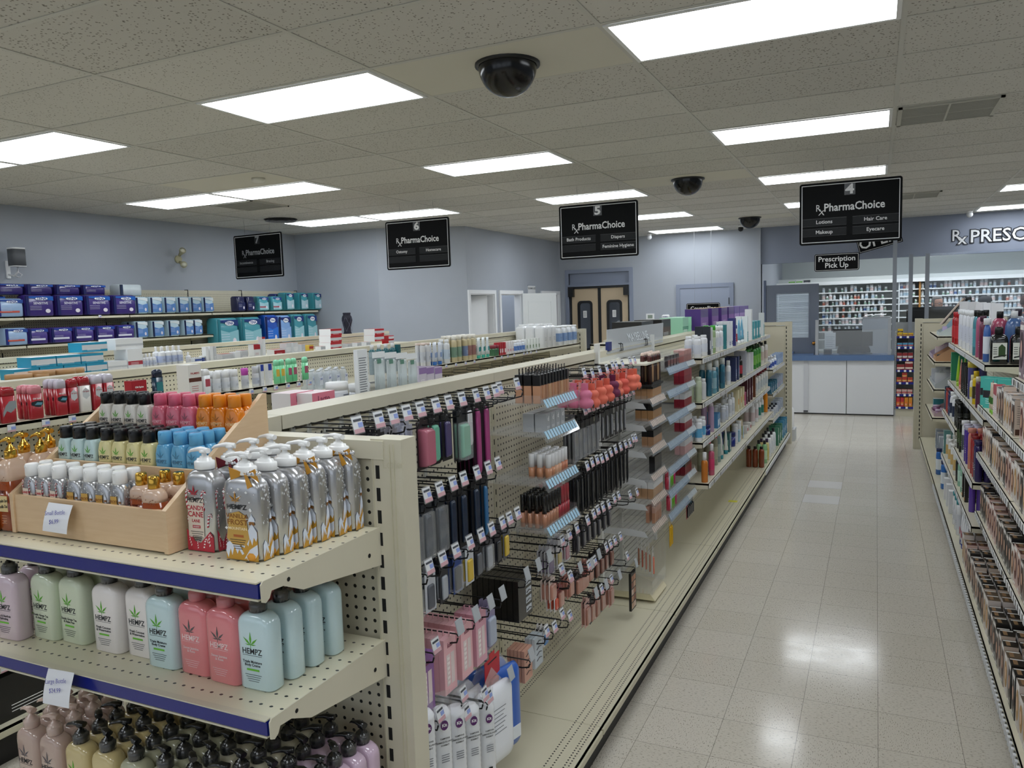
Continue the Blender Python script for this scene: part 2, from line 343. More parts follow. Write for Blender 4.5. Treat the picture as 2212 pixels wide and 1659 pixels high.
cells=[(-1,0,'nearest large panel above the aisle, cut by top frame edge'),(-1,4,'above the aisle in front of sign four'),(-1,8,'above the aisle just behind hanging sign four'),(-1,12,'far over the aisle, mostly behind sign four'),
(-3,0,'left of the nearest black dome camera'),(-3,4,'above the second gondola, between left panels and sign four row'),(-3,8,'directly above hanging sign five'),(-3,12,'right behind hanging sign five'),(-3,16,'nearest the tan swing doors'),
(-4,13,'small far one left of hanging sign five'),(-5,0,'at the left frame edge near the wall'),(-5,4,'right one of touching pair beside the square return grille'),(-5,8,'right one of pair above sign six'),
(-6,0,'sliver at far left frame edge'),(-6,4,'left one of touching pair beside the square return grille'),(-6,8,'left one of pair above sign six'),(1,12,'upper one at far right near pharmacy sign'),(1,16,'lower one at far right above pharmacy sign'),
(1,0,'off to the right of the aisle, near'),(1,4,'off to the right of the aisle, middle'),(1,8,'off to the right of the aisle, far'),(-1,-4,'behind the viewer over the aisle'),(-3,-4,'behind the viewer over the second aisle'),(-5,-4,'behind the viewer by the left wall'),(1,-4,'behind the viewer at the right'),(-1,-8,'far behind the viewer over the aisle'),(-3,-8,'far behind the viewer over second aisle'),(-5,-8,'far behind the viewer by left wall'),(1,-8,'far behind the viewer at the right')]  # out-of-view panels continue the visible spacing, added for the room lighting
for cx,cy,t in cells:
    spawn(LSP,((cx+.5)*1.2192,(cy+.5)*.6096,CEIL-.004),0,'lit fluorescent ceiling panel '+t,'ceiling light','fluorescent ceiling panels')
for X,Y in ((-.4,12.2),(1.2,12.2),(2.8,12.2),(.4,11.3),(2.0,11.3)):      # unseen panels added to brighten the dispensary
    spawn(LSP,(X,Y,CEIL-.004),0,'added fluorescent panel brightening the dispensary, unseen above the soffit','ceiling light','added dispensary ceiling panels')
spawn(LSP,(-6.4,8.6,CEIL-.004),0,'lit panel inside the small room behind the white doorways','ceiling light')
def vent(x0,x1,y0,y1,lb):
    r=tag(link('ceiling_vent',None,None,((x0+x1)/2,(y0+y1)/2,CEIL-.004)),lb,'vent'); hx,hy=(x1-x0)/2,(y1-y0)/2; g=B(); gm=M('b7b6ac',.5)
    for a in ((-hx,hx,-hy,-hy+.025),(-hx,hx,hy-.025,hy),(-hx,-hx+.025,-hy,hy),(hx-.025,hx,-hy,hy)): g.box(a[0],a[1],a[2],a[3],-.012,0,gm)
    link('frame',g.mesh('frame'),r); g=B(); nn=24
    for i in range(nn): y=-hy+.03+(2*hy-.06)*i/nn; g.box(-hx+.025,hx-.025,y,y+.005,-.010,-.004,gm)
    g.box(-hx+.025,hx-.025,-.006,.006,-.0112,-.003,gm); g.box(-.006,.006,-hy+.025,hy-.025,-.0112,-.003,gm); link('grille',g.mesh('grille'),r)
    g=B(); g.box(-hx+.02,hx-.02,-hy+.02,hy-.02,-.003,-.001,M('3a3b3a',.8)); link('backing',g.mesh('backing'),r)
vent(.02,.62,2.45,3.04,'square white ceiling return grille right of aisle, nearest one'); vent(.02,.6,7.32,7.9,'small far ceiling return grille beside hanging sign four')
vent(-6.70,-6.1,3.05,3.64,'square ceiling grille below the touching pair of light panels')
r=tag(link('ceiling_diffuser',None,None,(-7.04,4.57,CEIL-.004)),'small dark ceiling diffuser right of sign seven wires','vent'); g=B()
for q in (.2,.14,.08): g.lathe([(q,-.02),(q-.03,-.005)],M('77777a',.5),20,cap=False)
g.lathe([(.21,-.001),(.001,-.0005)],M('2a2a2a',.8),20); link('rings',g.mesh('rings'),r)
# blank tiles carrying the dome cameras
g=B()
for cy in (0,7,14): g.box(-2*1.2192+.013,-1.2192-.013,cy*.6096+.013,(cy+1)*.6096-.013,CEIL-.003,CEIL-.001,M('d0cdc0',.7))
g.box(-5*1.2192+.013,-4*1.2192-.013,3*.6096+.013,4*.6096-.013,CEIL-.003,CEIL-.001,M('d0cdc0',.8)); struct('trim_8',g)
g=B(); g.lathe([(.165,0),(.165,-.012),(.15,-.014)],BLACK,28,cap=False); fl=g.mesh('flange')
g=B(); g.lathe([(.148*math.cos(PI/2*i/9),-.012-.150*math.sin(PI/2*i/9)) for i in range(10)],M('030304',.18),28,cap=False); dm=g.mesh('dome')
DSP=('dome_camera',None,[('flange',fl),('dome',dm)])
for x,y,t in ((-1.80,.29,'largest one, nearest in the top of the photo'),(-1.82,4.56,'middle one, between signs five and four'),(-1.82,8.8,'farthest one, above the small bullet camera')):
    spawn(DSP,(x,y,CEIL-.003),0,'glossy black dome security camera on ceiling, '+t,'security camera','black ceiling domes')
def ballcam(x,y,lb,blk=False):
    g=B(); g.lathe([(.04,0),(.04,-.03),(.03,-.035)],WHITE,14); base=g.mesh('mount'); g=B(); g.lathe([(.036,-.035),(.045,-.05),(.045,-.07),(.03,-.095),(.004,-.105)],DARK if blk else M('d8dadd',.3),14); bl=g.mesh('lens_ball')
    spawn(('security_camera',None,[('mount',base),('lens_ball',bl)]),(x,y,CEIL-.001),0,lb,'security camera')
ballcam(-2.12,9.9,'small grey ball camera hanging just below farthest black dome',True); ballcam(-3.75,10.3,'tiny white ball camera on ceiling above rear wall'); ballcam(1.15,10.2,'tiny white ball camera above the pharmacy lettering'); ballcam(1.86,10.1,'dark ball camera at far right above the pharmacy lettering',True)
g=B(); g.lathe([(.06,0),(.06,-.02),(.045,-.035),(.001,-.037)],M('d9d7cc',.5),18); tag(link('smoke_detector',g.mesh('smoke_detector'),None,(-5.12,2.1,CEIL-.003)),'round cream smoke detector on ceiling above the paired light panels','smoke detector')
# hanging aisle signs
SB=M('060708',.55,spec=.12); SL=M('e4e4e4',.4); SP=M('0f1113',.5,spec=.25)
def signplate(b,w,h,r,y=0,t=.012,inset=.018,lw=.006,bg=SB):
    b.prism([(p[0],y,p[1]) for p in rr(w/2,h/2,r,0,5)],(0,t,0),bg)
    def ring(e): return [(p[0],p[1]) for p in rr(w/2-e,h/2-e,max(r-e,.003),0,5)]
    o,i_=ring(inset),ring(inset+lw); k=len(o)
    for j in range(k): b.prism([(o[j][0],y-.0015,o[j][1]),(o[(j+1)%k][0],y-.0015,o[(j+1)%k][1]),(i_[(j+1)%k][0],y-.0015,i_[(j+1)%k][1]),(i_[j][0],y-.0015,i_[j][1])],(0,.001,0),SL)
def serif(b,txt,size,x,y,z,m,align='CENTER'):
    b.text(txt,size,x,y,z,m,bold=.018,sx=.86,align=align)
def rx(b,x,y,z,s,m):        # prescription mark: R with crossed leg
    b.text('R',s,x,y,z,m,bold=.0,sx=.8); a=s*.1
    b.prism([(x+a,y,z-.05*s),(x+a+.07*s,y,z-.05*s),(x+s*.62,y,z-s*.72),(x+s*.5,y,z-s*.72)],(0,.0004,0),m)
    b.prism([(x+s*.5,y,z-.22*s),(x+s*.6,y,z-.22*s),(x+s*.12,y,z-s*.72),(x+s*.02,y,z-s*.72)],(0,.0004,0),m)
def aisle_sign(x,num,slots,lb,tilt=0,dim=False):
    r=tag(link('aisle_sign',None,None,(x,4.27,2.565),R(tilt)),lb,'sign','hanging aisle signs'); g=B(); signplate(g,.84,.55,.022)
    for sx in (-.21,.21):
        for sz in (-.075,-.165): 
            for a in ((sx-.185,sx+.185,sz-.035,sz-.031),(sx-.185,sx+.185,sz+.031,sz+.035)): g.box(a[0],a[1],-.006,0,a[2],a[3],M('060708',.3))
            g.box(sx-.185,sx+.185,-.003,0,sz-.03,sz+.03,SP)
    g.box(-.045,.045,-.003,0,.15,.25,M('050607',.3)); link('sign_board',g.mesh('sign_board'),r)
    LT=M('8d8f92' if dim else 'dcdcdc',.4); g=B(); g.text(num,.115,0,-.0042,.197,LT,bold=.035,sx=1.2); rx(g,-.262,-.0015,.048,.085,LT); serif(g,'PharmaChoice',.098,.035,-.0015,.048,LT)
    for (sx,sz),t in zip(((-.21,-.075),(.21,-.075),(-.21,-.165),(.21,-.165)),slots):
        if t: g.text(t,.046,sx,-.0042,sz,LT,bold=.012)
    link('lettering',g.mesh('lettering'),r); g=B()
    for sx in (-.22,.22):
        g.tube([(sx,.006,.274),(sx,.006,.30),(sx+.004,.006,.40),(sx-.003,.006,.44),(sx,.006,.468)],.0014,M('88898b',.4),5)
        g.tube([(sx-.008,.006,.33),(sx,.006,.30),(sx+.008,.006,.33),(sx,.006,.36)],.0012,M('88898b',.4),4)
    link('hanging_wire',g.mesh('hanging_wire'),r)
aisle_sign(-.322,'4',('Lotions','Hair Care','Makeup','Eyecare'),'black hanging aisle sign with white number 4, Lotions and Hair Care')
aisle_sign(-2.675,'5',('Bath Products','Diapers','','Feminine Hygiene'),'black hanging aisle sign with white number 5, Bath Products and Diapers')
aisle_sign(-4.828,'6',('Ostomy','Homecare','',''),'black hanging aisle sign with white number 6, Ostomy and Homecare')
aisle_sign(-7.18,'7',('Incontinence','Bracing','',''),'black hanging aisle sign with dim number 7, Incontinence and Bracing',tilt=-4,dim=True)
def wordsign(x,y,z,w,h,lines,size,lb,rotz=0,tiltroll=0,wires=True,r=.03):
    o=tag(link('hanging_sign',None,None,(x,y,z),rotz),lb,'sign'); o.rotation_euler=(0,tiltroll,rotz); g=B(); signplate(g,w,h,r,inset=.012,lw=.005); link('sign_board',g.mesh('sign_board'),o); g=B()
    for i,t in enumerate(lines): g.text(t,size,0,-.002,(len(lines)-1)*size*.45-i*size*.9,SL,bold=.015)
    link('lettering',g.mesh('lettering'),o)
    if wires:
        g=B()
        for sx in (-w*.25,w*.25): g.tube([(sx,.005,h/2),(sx,.005,CEIL-.004-z)],.0014,M('99999b',.4),5)
        link('hanging_wire',g.mesh('hanging_wire'),o)
wordsign(-.64,9.3,2.335,.62,.26,('Prescription','Pick Up'),.105,'small black hanging sign reading Prescription Pick Up')
wordsign(-2.74,9.9,1.66,.56,.26,('Counselling','Room'),.09,'black Counselling sign by the grey door, half hidden by boxes',wires=True)
o=wordsign(-.07,9.9,2.66,.62,.24,('OPEN',),.22,'tilted black and white OPEN sign half hidden behind sign four',tiltroll=R(-14),wires=False,r=.004)
# pharmacy lettering on the soffit
g=B(); PY=YB-.012; DK=M('1b1e2a',.4); WT=M('e9eaec',.4)
x0=at(2052,505,'y',PY); 
for mm,bo,dy in ((DK,.07,0),(WT,.012,-.012)):
    g.text('PRESCRIPTIONS',.27,1.20,PY+dy,2.672,mm,bold=bo,align='LEFT',sx=.98); g.text('R',.24,1.02,PY+dy,2.70,mm,bold=bo*.8,sx=.95); g.text('x',.24,1.10,PY+dy-.002,2.645,mm,bold=bo*.8)
tag(link('pharmacy_lettering',g.mesh('pharmacy_lettering')),'white raised PRESCRIPTIONS lettering with prescription mark on blue-grey soffit','sign lettering')
# wall items
g=B(); g.loft([rr(.06,.07,.03,0),rr(.06,.07,.03,.17)],M('595c60',.6)); bd=g.mesh('speaker_grille'); g=B(); g.loft([rr(.061,.071,.03,.17),rr(.061,.071,.03,.185)],WHITE); g.loft([rr(.061,.071,.03,-.008),rr(.061,.071,.03,0)],WHITE); cp=g.mesh('end_cap')
g=B(); g.box(-.165,-.15,-.02,.02,-.12,.06,WHITE); g.tube([(-.15,0,-.08),(-.06,0,-.10),(0,0,-.06),(0,0,-.01)],.010,WHITE); g.tube([(-.02,.01,-.06),(.03,.02,-.09),(.02,0,-.12),(-.05,0,-.1)],.005,WHITE); bk=g.mesh('wall_bracket')
spawn(('wall_speaker',None,[('speaker_grille',bd),('end_cap',cp),('wall_bracket',bk)]),(-8.09,1.78,2.40),0,'grey and white wall speaker on bracket at upper left','speaker')
g=B(); YL=M('b3ad8a',.5); g.lathe([(.05,-.01),(.05,.012)],YL,14); bs=g.mesh('base'); bs.transform(Matrix.Rotation(PI/2,4,'Y'))
def lamp(dx,dz,up):
    g=B(); g.lathe([(.018,0),(.022,.04),(.042,.10),(.042,.115)],YL,14,cap=True); g.lathe([(.038,.1155),(.002,.118)],M('e9e6d0',.2),14); me=g.mesh('lamp_head'); me.transform(Matrix.Translation((.03,dx,dz))@Matrix.Rotation(R(60 if up else 110),4,Vector((.3,1,0)))); return me
spawn(('emergency_light',None,[('base',bs),('lamp_head',lamp(.0,.05,True)),('lamp_head',lamp(.0,-.04,False))]),(-8.248,3.98,2.57),0,'twin-headed cream emergency light on the left wall','emergency light')
g=B(); g.box(-.075,.075,-.02,0,-.06,.06,WHITE); g.box(-.045,.045,-.0205,-.02,-.03,.035,M('8d9a8d',.3)); tag(link('thermostat',g.mesh('thermostat'),None,(-3.853,YB,1.565)),'white thermostat with grey screen on rear wall','thermostat')
g=B(); g.loft([rr(.07,.03,.02,0),rr(.07,.04,.02,.08),rr(.05,.03,.02,.10)],WHITE); g.text('PURELL',.03,0,-.0405,.06,M('2a3a8a',.4),bold=.02); tag(link('sanitizer_dispenser',g.mesh('sanitizer_dispenser'),None,(-3.555,YB-.042,1.50)),'white hand sanitizer dispenser on rear wall right of thermostat','dispenser')
g=B(); g.box(0,.01,-.16,.16,-.07,.07,WHITE,{'r':WHITE}); g.text('ROOM IN USE',.05,.0115,0,.02,DARK,face='r',bold=.01); g.box(0,.012,-.165,.165,.07,.08,TRIMG); tag(link('door_sign',g.mesh('door_sign'),None,(-5.628,9.32,2.12)),'small white sign on wall above the open white door','sign')
# ================= SHELVING =================
def deckdots(xs,axis=0,h='d4ceb6'):
    mt,n,L,b=nodes('deck_perforated'); t=n.new('ShaderNodeTexCoord'); s=n.new('ShaderNodeSeparateXYZ'); L.new(t.outputs['Object'],s.inputs[0])
    o1=s.outputs[axis]; o2=s.outputs[1-axis]; f=math_(n,L,'MULTIPLY',math_(n,L,'SUBTRACT',math_(n,L,'FRACT',math_(n,L,'DIVIDE',o2,.0165)),.5),.0165); acc=None
    for x in xs:
        d=math_(n,L,'SUBTRACT',o1,x); q=math_(n,L,'LESS_THAN',math_(n,L,'SQRT',math_(n,L,'ADD',math_(n,L,'MULTIPLY',d,d),math_(n,L,'MULTIPLY',f,f))),.0036)
        acc=q if acc is None else math_(n,L,'MAXIMUM',acc,q)
    L.new(mixc(n,L,acc,rgb(h),(.01,.01,.009,1)),b.inputs['Base Color']); b.inputs['Roughness'].default_value=.28; b.inputs['Coat Weight'].default_value=.2
    return mt
SLOT=M('060605',.8); TAGW=M('dfe1e4',.4); TAGB=M('93a4dc',.5); TAGP=M('cfa4ac',.5); RAILC=M('e2e0d6',.3)
def slots_on(b,x,y,z0,z1,nx,w=.005,h=.022,pitch=.0508):   # black slot marks on a face; nx = outward normal
    z=z0
    while z<z1:
        if nx[0]: b.box(x-.0004*(nx[0]<0),x+.0004*(nx[0]>0),y-w,y+w,z,z+h,SLOT)
        else: b.box(x-w,x+w,y-.0006,y,z,z+h,SLOT)
        z+=pitch
def pricetags(b,xf,ys,zt,s,w=.034,h=.03,dark=False,axis='y'):   # tags on a shelf edge facing s
    for y in ys:
        x=xf+s*.003
        def bx(a,c,d,e,m,k=0): b.box(min(x+s*k,x+s*(k+.0008)),max(x+s*k,x+s*(k+.0008)),a,c,d,e,m)
        bx(y-w/2,y+w/2,zt-h,zt,TAGW); bx(y-.002,y+w/2,zt-h*.7,zt-h*.3,TAGB,.001); bx(y-w/2,y+w/2,zt-h,zt-h*.78,TAGP,.001)
def shelfY(par,xb,xf,y0,y1,z,tags=None,dense=None,th=.03,m=None):
    """shelf with its long edge parallel to the aisle; xb back, xf front, z top surface"""
    s=1 if xf>xb else -1; g=B(); a,c=sorted((xb,xf)); m=m or STEEL
    g.box(a,c,y0+.003,y1-.003,z-.012,z,m); g.box(*sorted((xf-s*.004,xf)),y0+.003,y1-.003,z-.036,z,m)
    for yy in (y0+.003,y1-.006): g.prism([(xb,yy,z),(xf,yy,z),(xf,yy,z-.036),(xf-s*.08,yy,z-.04),(xb,yy,z-.085)],(0,.003,0),m)
    sh=link('shelf',g.mesh('shelf'),par); g=B()
    if dense:
        g.box(*sorted((xf,xf+s*.002)),y0+.01,y1-.01,z-.034,z-.002,RAILC); y=y0+.03; k=0
        while y<y1-.03:
            if random.random()<.93: g.box(*sorted((xf+s*.002,xf+s*.0045)),y,y+dense*.5,z-.034,z-.004,TAGW)
            g.box(*sorted((xf+s*.002,xf+s*.003)),y+dense*.5,y+dense,z-.031,z-.008,M('3a3936',.5))
            y+=dense
    elif tags: pricetags(g,xf,tags,z-.004,s)
    if dense or tags: link('label_strip',g.mesh('label_strip'),sh)
    else: g.bm.free()
    return sh
def gondola(label,cx,seams,top,sides='rl',dep=.425,ends=(0,0),ddots=(),zd=.17):
    r=tag(link('gondola_shelving',None),label,'shelving'); y0,y1=seams[0],seams[-1]
    for a,c in zip(seams,seams[1:]):
        g=B(); g.box(cx-.045,cx+.045,a+.016,c-.016,zd,top-.05,PEGY); link('back_panel',g.mesh('back_panel'),r)
        g=B(); g.box(cx-.056,cx+.056,a+.001,c-.001,top-.036,top,STEEL); g.box(cx-.049,cx+.049,a+.016,c-.016,top-.055,top-.0455,STEEL2); link('top_rail',g.mesh('top_rail'),r)
        for s in sides:
            k=1 if s=='r' else -1; xb=cx+k*.045; xf=xb+k*dep; g=B(); aa,cc=a+.0015,c-.0015
            g.box(*sorted((xb,xf)),aa,cc,zd-.012,zd,deckdots([xb+k*q for q in ddots]) if ddots and k==1 else DECK); g.box(*sorted((xf-k*.003,xf)),aa,cc,zd-.040,zd,STEEL); g.box(*sorted((xf,xf+k*.008)),aa+.004,cc-.004,zd-.034,zd-.012,STEEL2)
            link('base_deck',g.mesh('base_deck'),r)
    for y in seams:
        g=B(); g.box(cx-.047,cx+.047,y-.015,y+.015,0,top-.047,STEEL2)
        for k in (1,-1): slots_on(g,cx+k*.047,y,.2,top-.08,(k,0),w=.0035)
        link('upright',g.mesh('upright'),r)
    for s in sides:
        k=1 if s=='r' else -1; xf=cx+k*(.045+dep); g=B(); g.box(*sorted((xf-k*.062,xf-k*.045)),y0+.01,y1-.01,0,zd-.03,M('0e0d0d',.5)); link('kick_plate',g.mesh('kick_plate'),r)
    return r
def endframe(label,x0,x1,y,s,top,parts=None):
    """three-foot end unit whose pegboard faces s (+-y) ; uprights at x0 and x1"""
    r=tag(link('end_shelving',None),label,'shelving'); g=B(); ya,yb=sorted((y,y-s*.05))
    g.box(x0+.05,x1-.05,ya+.012,yb-.012,.1,top-.05,PEGX if s<0 else STEEL); link('back_panel',g.mesh('back_panel'),r)
    g=B(); g.box(x0+.045,x1-.045,ya-.004,yb+.004,top-.045,top-.004,STEEL); link('top_rail',g.mesh('top_rail'),r)
    for xa in (x0,x1-.08):
        g=B(); g.box(xa,xa+.08,ya,yb+.01,0,top,STEEL)
        xs=xa+.016 if xa==x1-.08 else xa+.064
        slots_on(g,xs,ya,.12,top-.04,(0,-1),w=.005,h=.03,pitch=.0508)
        for q in (.034,.044) : g.box(xs+(q if xa==x1-.08 else -q)-.0012,xs+(q if xa==x1-.08 else -q)+.0012,ya-.002,ya,0,top-.01,STEEL2)
        for q in (-.012,): g.box(xs+q-.001,xs+q+.001,ya-.0015,ya,0,top-.01,STEEL2)
        link('upright',g.mesh('upright'),r)
    return r
S_=[-1.88+1.22*i for i in range(8)]
G1=gondola('long beige gondola with pegboard and hooks, left of the bare aisle floor',-1.52,S_,1.555,ddots=(.018,.034,.318,.345,.385,.40))
CF=B(); CF.box(-1.575,-1.465,-1.945,-1.882,.17,1.555,STEEL); link('end_filler',CF.mesh('end_filler'),G1)
# shelves on the aisle side (right half)
for a,c in ((1.78,3.61),(3.61,5.44)):
    for z in (1.435,1.137,.868): shelfY(G1,-1.474,-1.137,a,c,z,dense=.036)
    shelfY(G1,-1.474,-1.10,a,c,.592,dense=.042)
for z in (1.045,.775,.487): shelfY(G1,-1.474,-1.11,5.46,6.66,z,dense=.05)
g=B(); g.box(-1.048,-1.040,4.3,6.64,.125,.165,RAILC)
y=4.3
while y<6.6: g.box(-1.040,-1.036,y,y+.02,.13,.162,TAGW); g.box(-1.040,-1.038,y+.02,y+.036,.13,.16,M('4d4c48',.5)); y+=.036
link('label_strip',g.mesh('label_strip'),G1)
# far side of G1: top shelves seen over the rail
shelfY(G1,-1.566,-1.90,-1.86,.56,1.375); shelfY(G1,-1.566,-1.90,.56,1.9,1.44); shelfY(G1,-1.577,-1.96,1.9,4.4,1.53); shelfY(G1,-1.577,-1.96,4.4,6.66,1.53)
E4=endframe('near end unit with navy-edged shelves of pump bottles, left foreground',-1.985,-1.03,-2.0,-1,1.53)
E4b=endframe('far end unit closing the hook gondola, left of the bare floor aisle',-1.98,-1.04,6.86,1,1.53)
S2=[-3.1+1.22*i for i in range(8)]
G2=gondola('second beige gondola from the right, carrying red deodorants and cream bath bottles',-3.77,S2,1.545)
S3=[-1.92+1.22*i for i in range(7)]
G3=gondola('third beige gondola, with ostomy boxes, parallel to left wall shelving',-6.08,S3,1.555)
E5=endframe('end unit closing the second gondola beside white jugs',-4.22,-3.30,5.60,1,1.53)
G4=gondola('right hand gondola packed with shampoo and hair colour, at right frame edge',.85,[-1.88+1.22*i for i in range(8)],1.53)
E3=endframe('far end unit of right hand gondola beside the aisle',.315,1.23,6.86,1,1.535)
for z,xf in ((1.385,.462),(1.13,.44),(.85,.44),(.56,.43)): shelfY(G4,.805,xf,5.50,6.66,z)
for z in (1.395,1.075): shelfY(G4,.805,.472,1.78,4.22,z,dense=.03)
for z in (.822,.44): shelfY(G4,.805,.43,3.0,4.22,z,dense=.04)
for z in (.70,.44): shelfY(G4,.805,.425,1.78,3.0,z,dense=.04)
for z in (1.17,.89,.54): shelfY(G4,.805,.445,.56,1.78,z,dense=.055)
for z in (1.44,1.17,.89,.54): shelfY(G4,.805,.445,-.66,.56,z,dense=.055)
for a,c in ((-.66,4.22),): 
    g=B(); y=a
    while y<c-.05: g.box(.366,.376,y,y+.02,.125,.16,TAGW); g.box(.372,.378,y+.02,y+.036,.125,.16,M('4d4c48',.5)); y+=.042
    link('label_strip',g.mesh('label_strip'),G4)
# shelves of second and third gondolas facing the camera
YS=lambda us,x,z:[ysolve(u,x,z) for u in us]
shelfY(G2,-3.724,-3.33,-3.1,-1.88,1.40); shelfY(G2,-3.724,-3.33,-1.88,-.66,1.40,tags=YS((24,98,155,210,264),-3.33,1.38)); shelfY(G2,-3.724,-3.33,-.66,.42,1.40,tags=YS((458,492,542,571,595,621,644,668),-3.33,1.38))
shelfY(G2,-3.724,-3.33,.42,1.78,1.32); shelfY(G2,-3.724,-3.33,1.78,5.44,1.362,tags=YS((935,963,984,1005,1024,1068,1083,1096,1110,1131,1138,1146,1158),-3.33,1.345))
shelfY(G3,-6.034,-5.62,-1.92,5.4,1.41,tags=YS((340,375,462,490,700),-5.62,1.40))
shelfY(G2,-3.816,-4.15,-3.1,1.78,1.36)
shelfY(G2,-3.724,-3.33,-3.1,-1.88,.42); shelfY(G2,-3.724,-3.33,-1.88,-1.40,.42,tags=[-1.52])
# wall shelving
WS=tag(link('wall_shelving',None),'beige wall shelving holding incontinence packs along the left wall','shelving')
seam=[-2.05,-.83,.39,1.61,2.83,4.05,5.0,6.16]
for a,c in zip(seam,seam[1:]):
    g=B(); g.box(-8.245,-8.2,a+.006,c-.006,.1,2.17,PEGY); link('back_panel',g.mesh('back_panel'),WS)
    g=B(); g.box(-8.2,-8.197,a+.002,c-.002,2.14,2.17,STEEL); link('top_rail',g.mesh('top_rail'),WS)
    shelfY(WS,-8.196,-7.80,a,c,1.88,tags=[2.45] if a==1.61 else None)
    if c<=4.06: shelfY(WS,-8.196,-7.80,a,c,1.60,tags=[2.3] if a==1.61 else None)
    else: shelfY(WS,-8.196,-7.72,a,c,1.40)
    shelfY(WS,-8.196,-7.80,a,c,1.10)
for y in seam[1:]:
    g=B(); g.box(-8.25,-8.195,y-.006,y+.006,0,2.18,DARK); link('upright',g.mesh('upright'),WS)
g=B(); g.box(-8.2,-7.75,-2.05,6.16,0,.16,STEEL); link('base_deck',g.mesh('base_deck'),WS)
# ---- near end unit shelves (long edge across the view) ----
def shelfX(par,x0,x1,yb,yf,z,strip=True):
    g=B(); g.box(x0,x1,yf,yb,z-.012,z,pegshelf); g.box(x0,x1,yf-.004,yf,z-.034,z,STEEL)
    for k,xx in enumerate((x0-.003,x1)):
        g.prism([(xx,yf-.006,z+.002),(xx,yb,z+.002),(xx,yb,z-.085),(xx,yf+.10,z-.05),(xx,yf+.045,z-.024),(xx,yf+.014,z-.022),(xx,yf+.008,z-.034),(xx,yf-.002,z-.040),(xx,yf-.011,z-.036),(xx,yf-.012,z-.004)],(.003,0,0),STEEL)
        for yy,zz,rr_ in ((yf+.06,z-.016,.0045),(yb-.045,z-.05,.005)): 
            if k: g.prism([(xx+.003,yy+rr_*math.cos(q*PI/4),zz+rr_*math.sin(q*PI/4)) for q in range(8)],(.0006,0,0),SLOT)
    sh=link('shelf',g.mesh('shelf'),par); g=B()
    g.prism([(x0+.002,yf-.004,z-.002),(x0+.002,yf-.013,z-.004),(x0+.002,yf-.013,z-.030),(x0+.002,yf-.004,z-.033)],(x1-x0-.006,0,0),NAVY)
    g.box(x0+.002,x1-.004,yf-.0145,yf-.004,z-.0345,z-.031,STEEL); g.box(x0+.002,x1-.004,yf-.017,yf-.003,z-.0015,z+.001,STEEL)
    link('edge_strip',g.mesh('edge_strip'),sh); return sh
def pegs():
    mt,n,L,b=nodes('perforated_shelf'); t=n.new('ShaderNodeTexCoord'); s=n.new('ShaderNodeSeparateXYZ'); L.new(t.outputs['Object'],s.inputs[0])
    def cell(o,p): return math_(n,L,'MULTIPLY',math_(n,L,'SUBTRACT',math_(n,L,'FRACT',math_(n,L,'DIVIDE',o,p)),.5),p)
    a=math_(n,L,'MULTIPLY',cell(s.outputs[0],.0254),.8); c=cell(s.outputs[1],.042)
    h=math_(n,L,'LESS_THAN',math_(n,L,'SQRT',math_(n,L,'ADD',math_(n,L,'MULTIPLY',a,a),math_(n,L,'MULTIPLY',c,c))),.0032)
    L.new(mixc(n,L,h,rgb('d9d3ba'),(.012,.011,.01,1)),b.inputs['Base Color']); b.inputs['Roughness'].default_value=.3; b.inputs['Coat Weight'].default_value=.3; return mt
pegshelf=pegs()
shelfX(E4,-1.975,-1.098,-2.0,-2.362,1.329); shelfX(E4,-1.975,-1.098,-2.0,-2.362,1.069); g=B(); g.box(-1.975,-1.07,-2.42,-2.0,.68,.695,DECK); g.box(-1.975,-1.07,-2.425,-2.42,.62,.695,STEEL); link('shelf',g.mesh('shelf'),E4)
g=B(); g.box(-1.975,-1.07,-2.42,-2.0,.10,.13,DECK); g.box(-1.975,-1.07,-2.38,-2.37,0,.1,BLACK); link('base_deck',g.mesh('base_deck'),E4)
g=B(); me=textmesh('Lozier',.01,'CENTER'); g.text('Lozier',.028,-1.052,-2.0006,1.475,STEEL2,bold=.01,sx=.8,rot=R(3)); link('maker_emboss',g.mesh('maker_emboss'),E4)
# ================= PRODUCT KINDS =================
PC={}
def spec(fn):
    def g(*a,**k):
        key=(fn.__name__,a,tuple(sorted(k.items())))
        if key not in PC: PC[key]=fn(*a,**k)
        return PC[key]
    g.__name__=fn.__name__; return g
def body_rings(w,d,h,r,neck,sh=.16,bot=.004):
    hw,hd=w/2,d/2; R_=[rr(hw-bot,hd-bot,r,0),rr(hw,hd,r,bot*1.3)]
    z1=h*(1-sh); R_.append(rr(hw,hd,r,z1))
    for i in range(1,7):
        t=i/6; a=PI/2*t; f=math.cos(a); R_.append(rr(neck+(hw-neck)*f,neck+(hd-neck)*f,max(neck,r*(1)) if f>.02 else neck,z1+(h-z1)*math.sin(a)**(.9)))
    R_[-1]=rr(neck,neck,neck,h-.0005); R_.append(rr(neck*.95,neck*.95,neck,h+.004)); return R_
LEAF=[]
for ang,l in ((90,1),(40,.86),(140,.86),(5,.5),(175,.5)):
    a=R(ang); ux,uz=math.cos(a),math.sin(a); LEAF.append([(0,0),(ux*l*.45+uz*.10*l,uz*l*.45-ux*.10*l),(ux*l,uz*l),(ux*l*.45-uz*.10*l,uz*l*.45+ux*.10*l)])
def leaf(b,x,y,z,s,m):
    for q in LEAF: b.prism([(x+p[0]*s,y,z+p[1]*s) for p in q],(0,-.0002,0),m)
    b.box(x-s*.02,x+s*.02,y-.0002,y,z-s*.22,z,m)
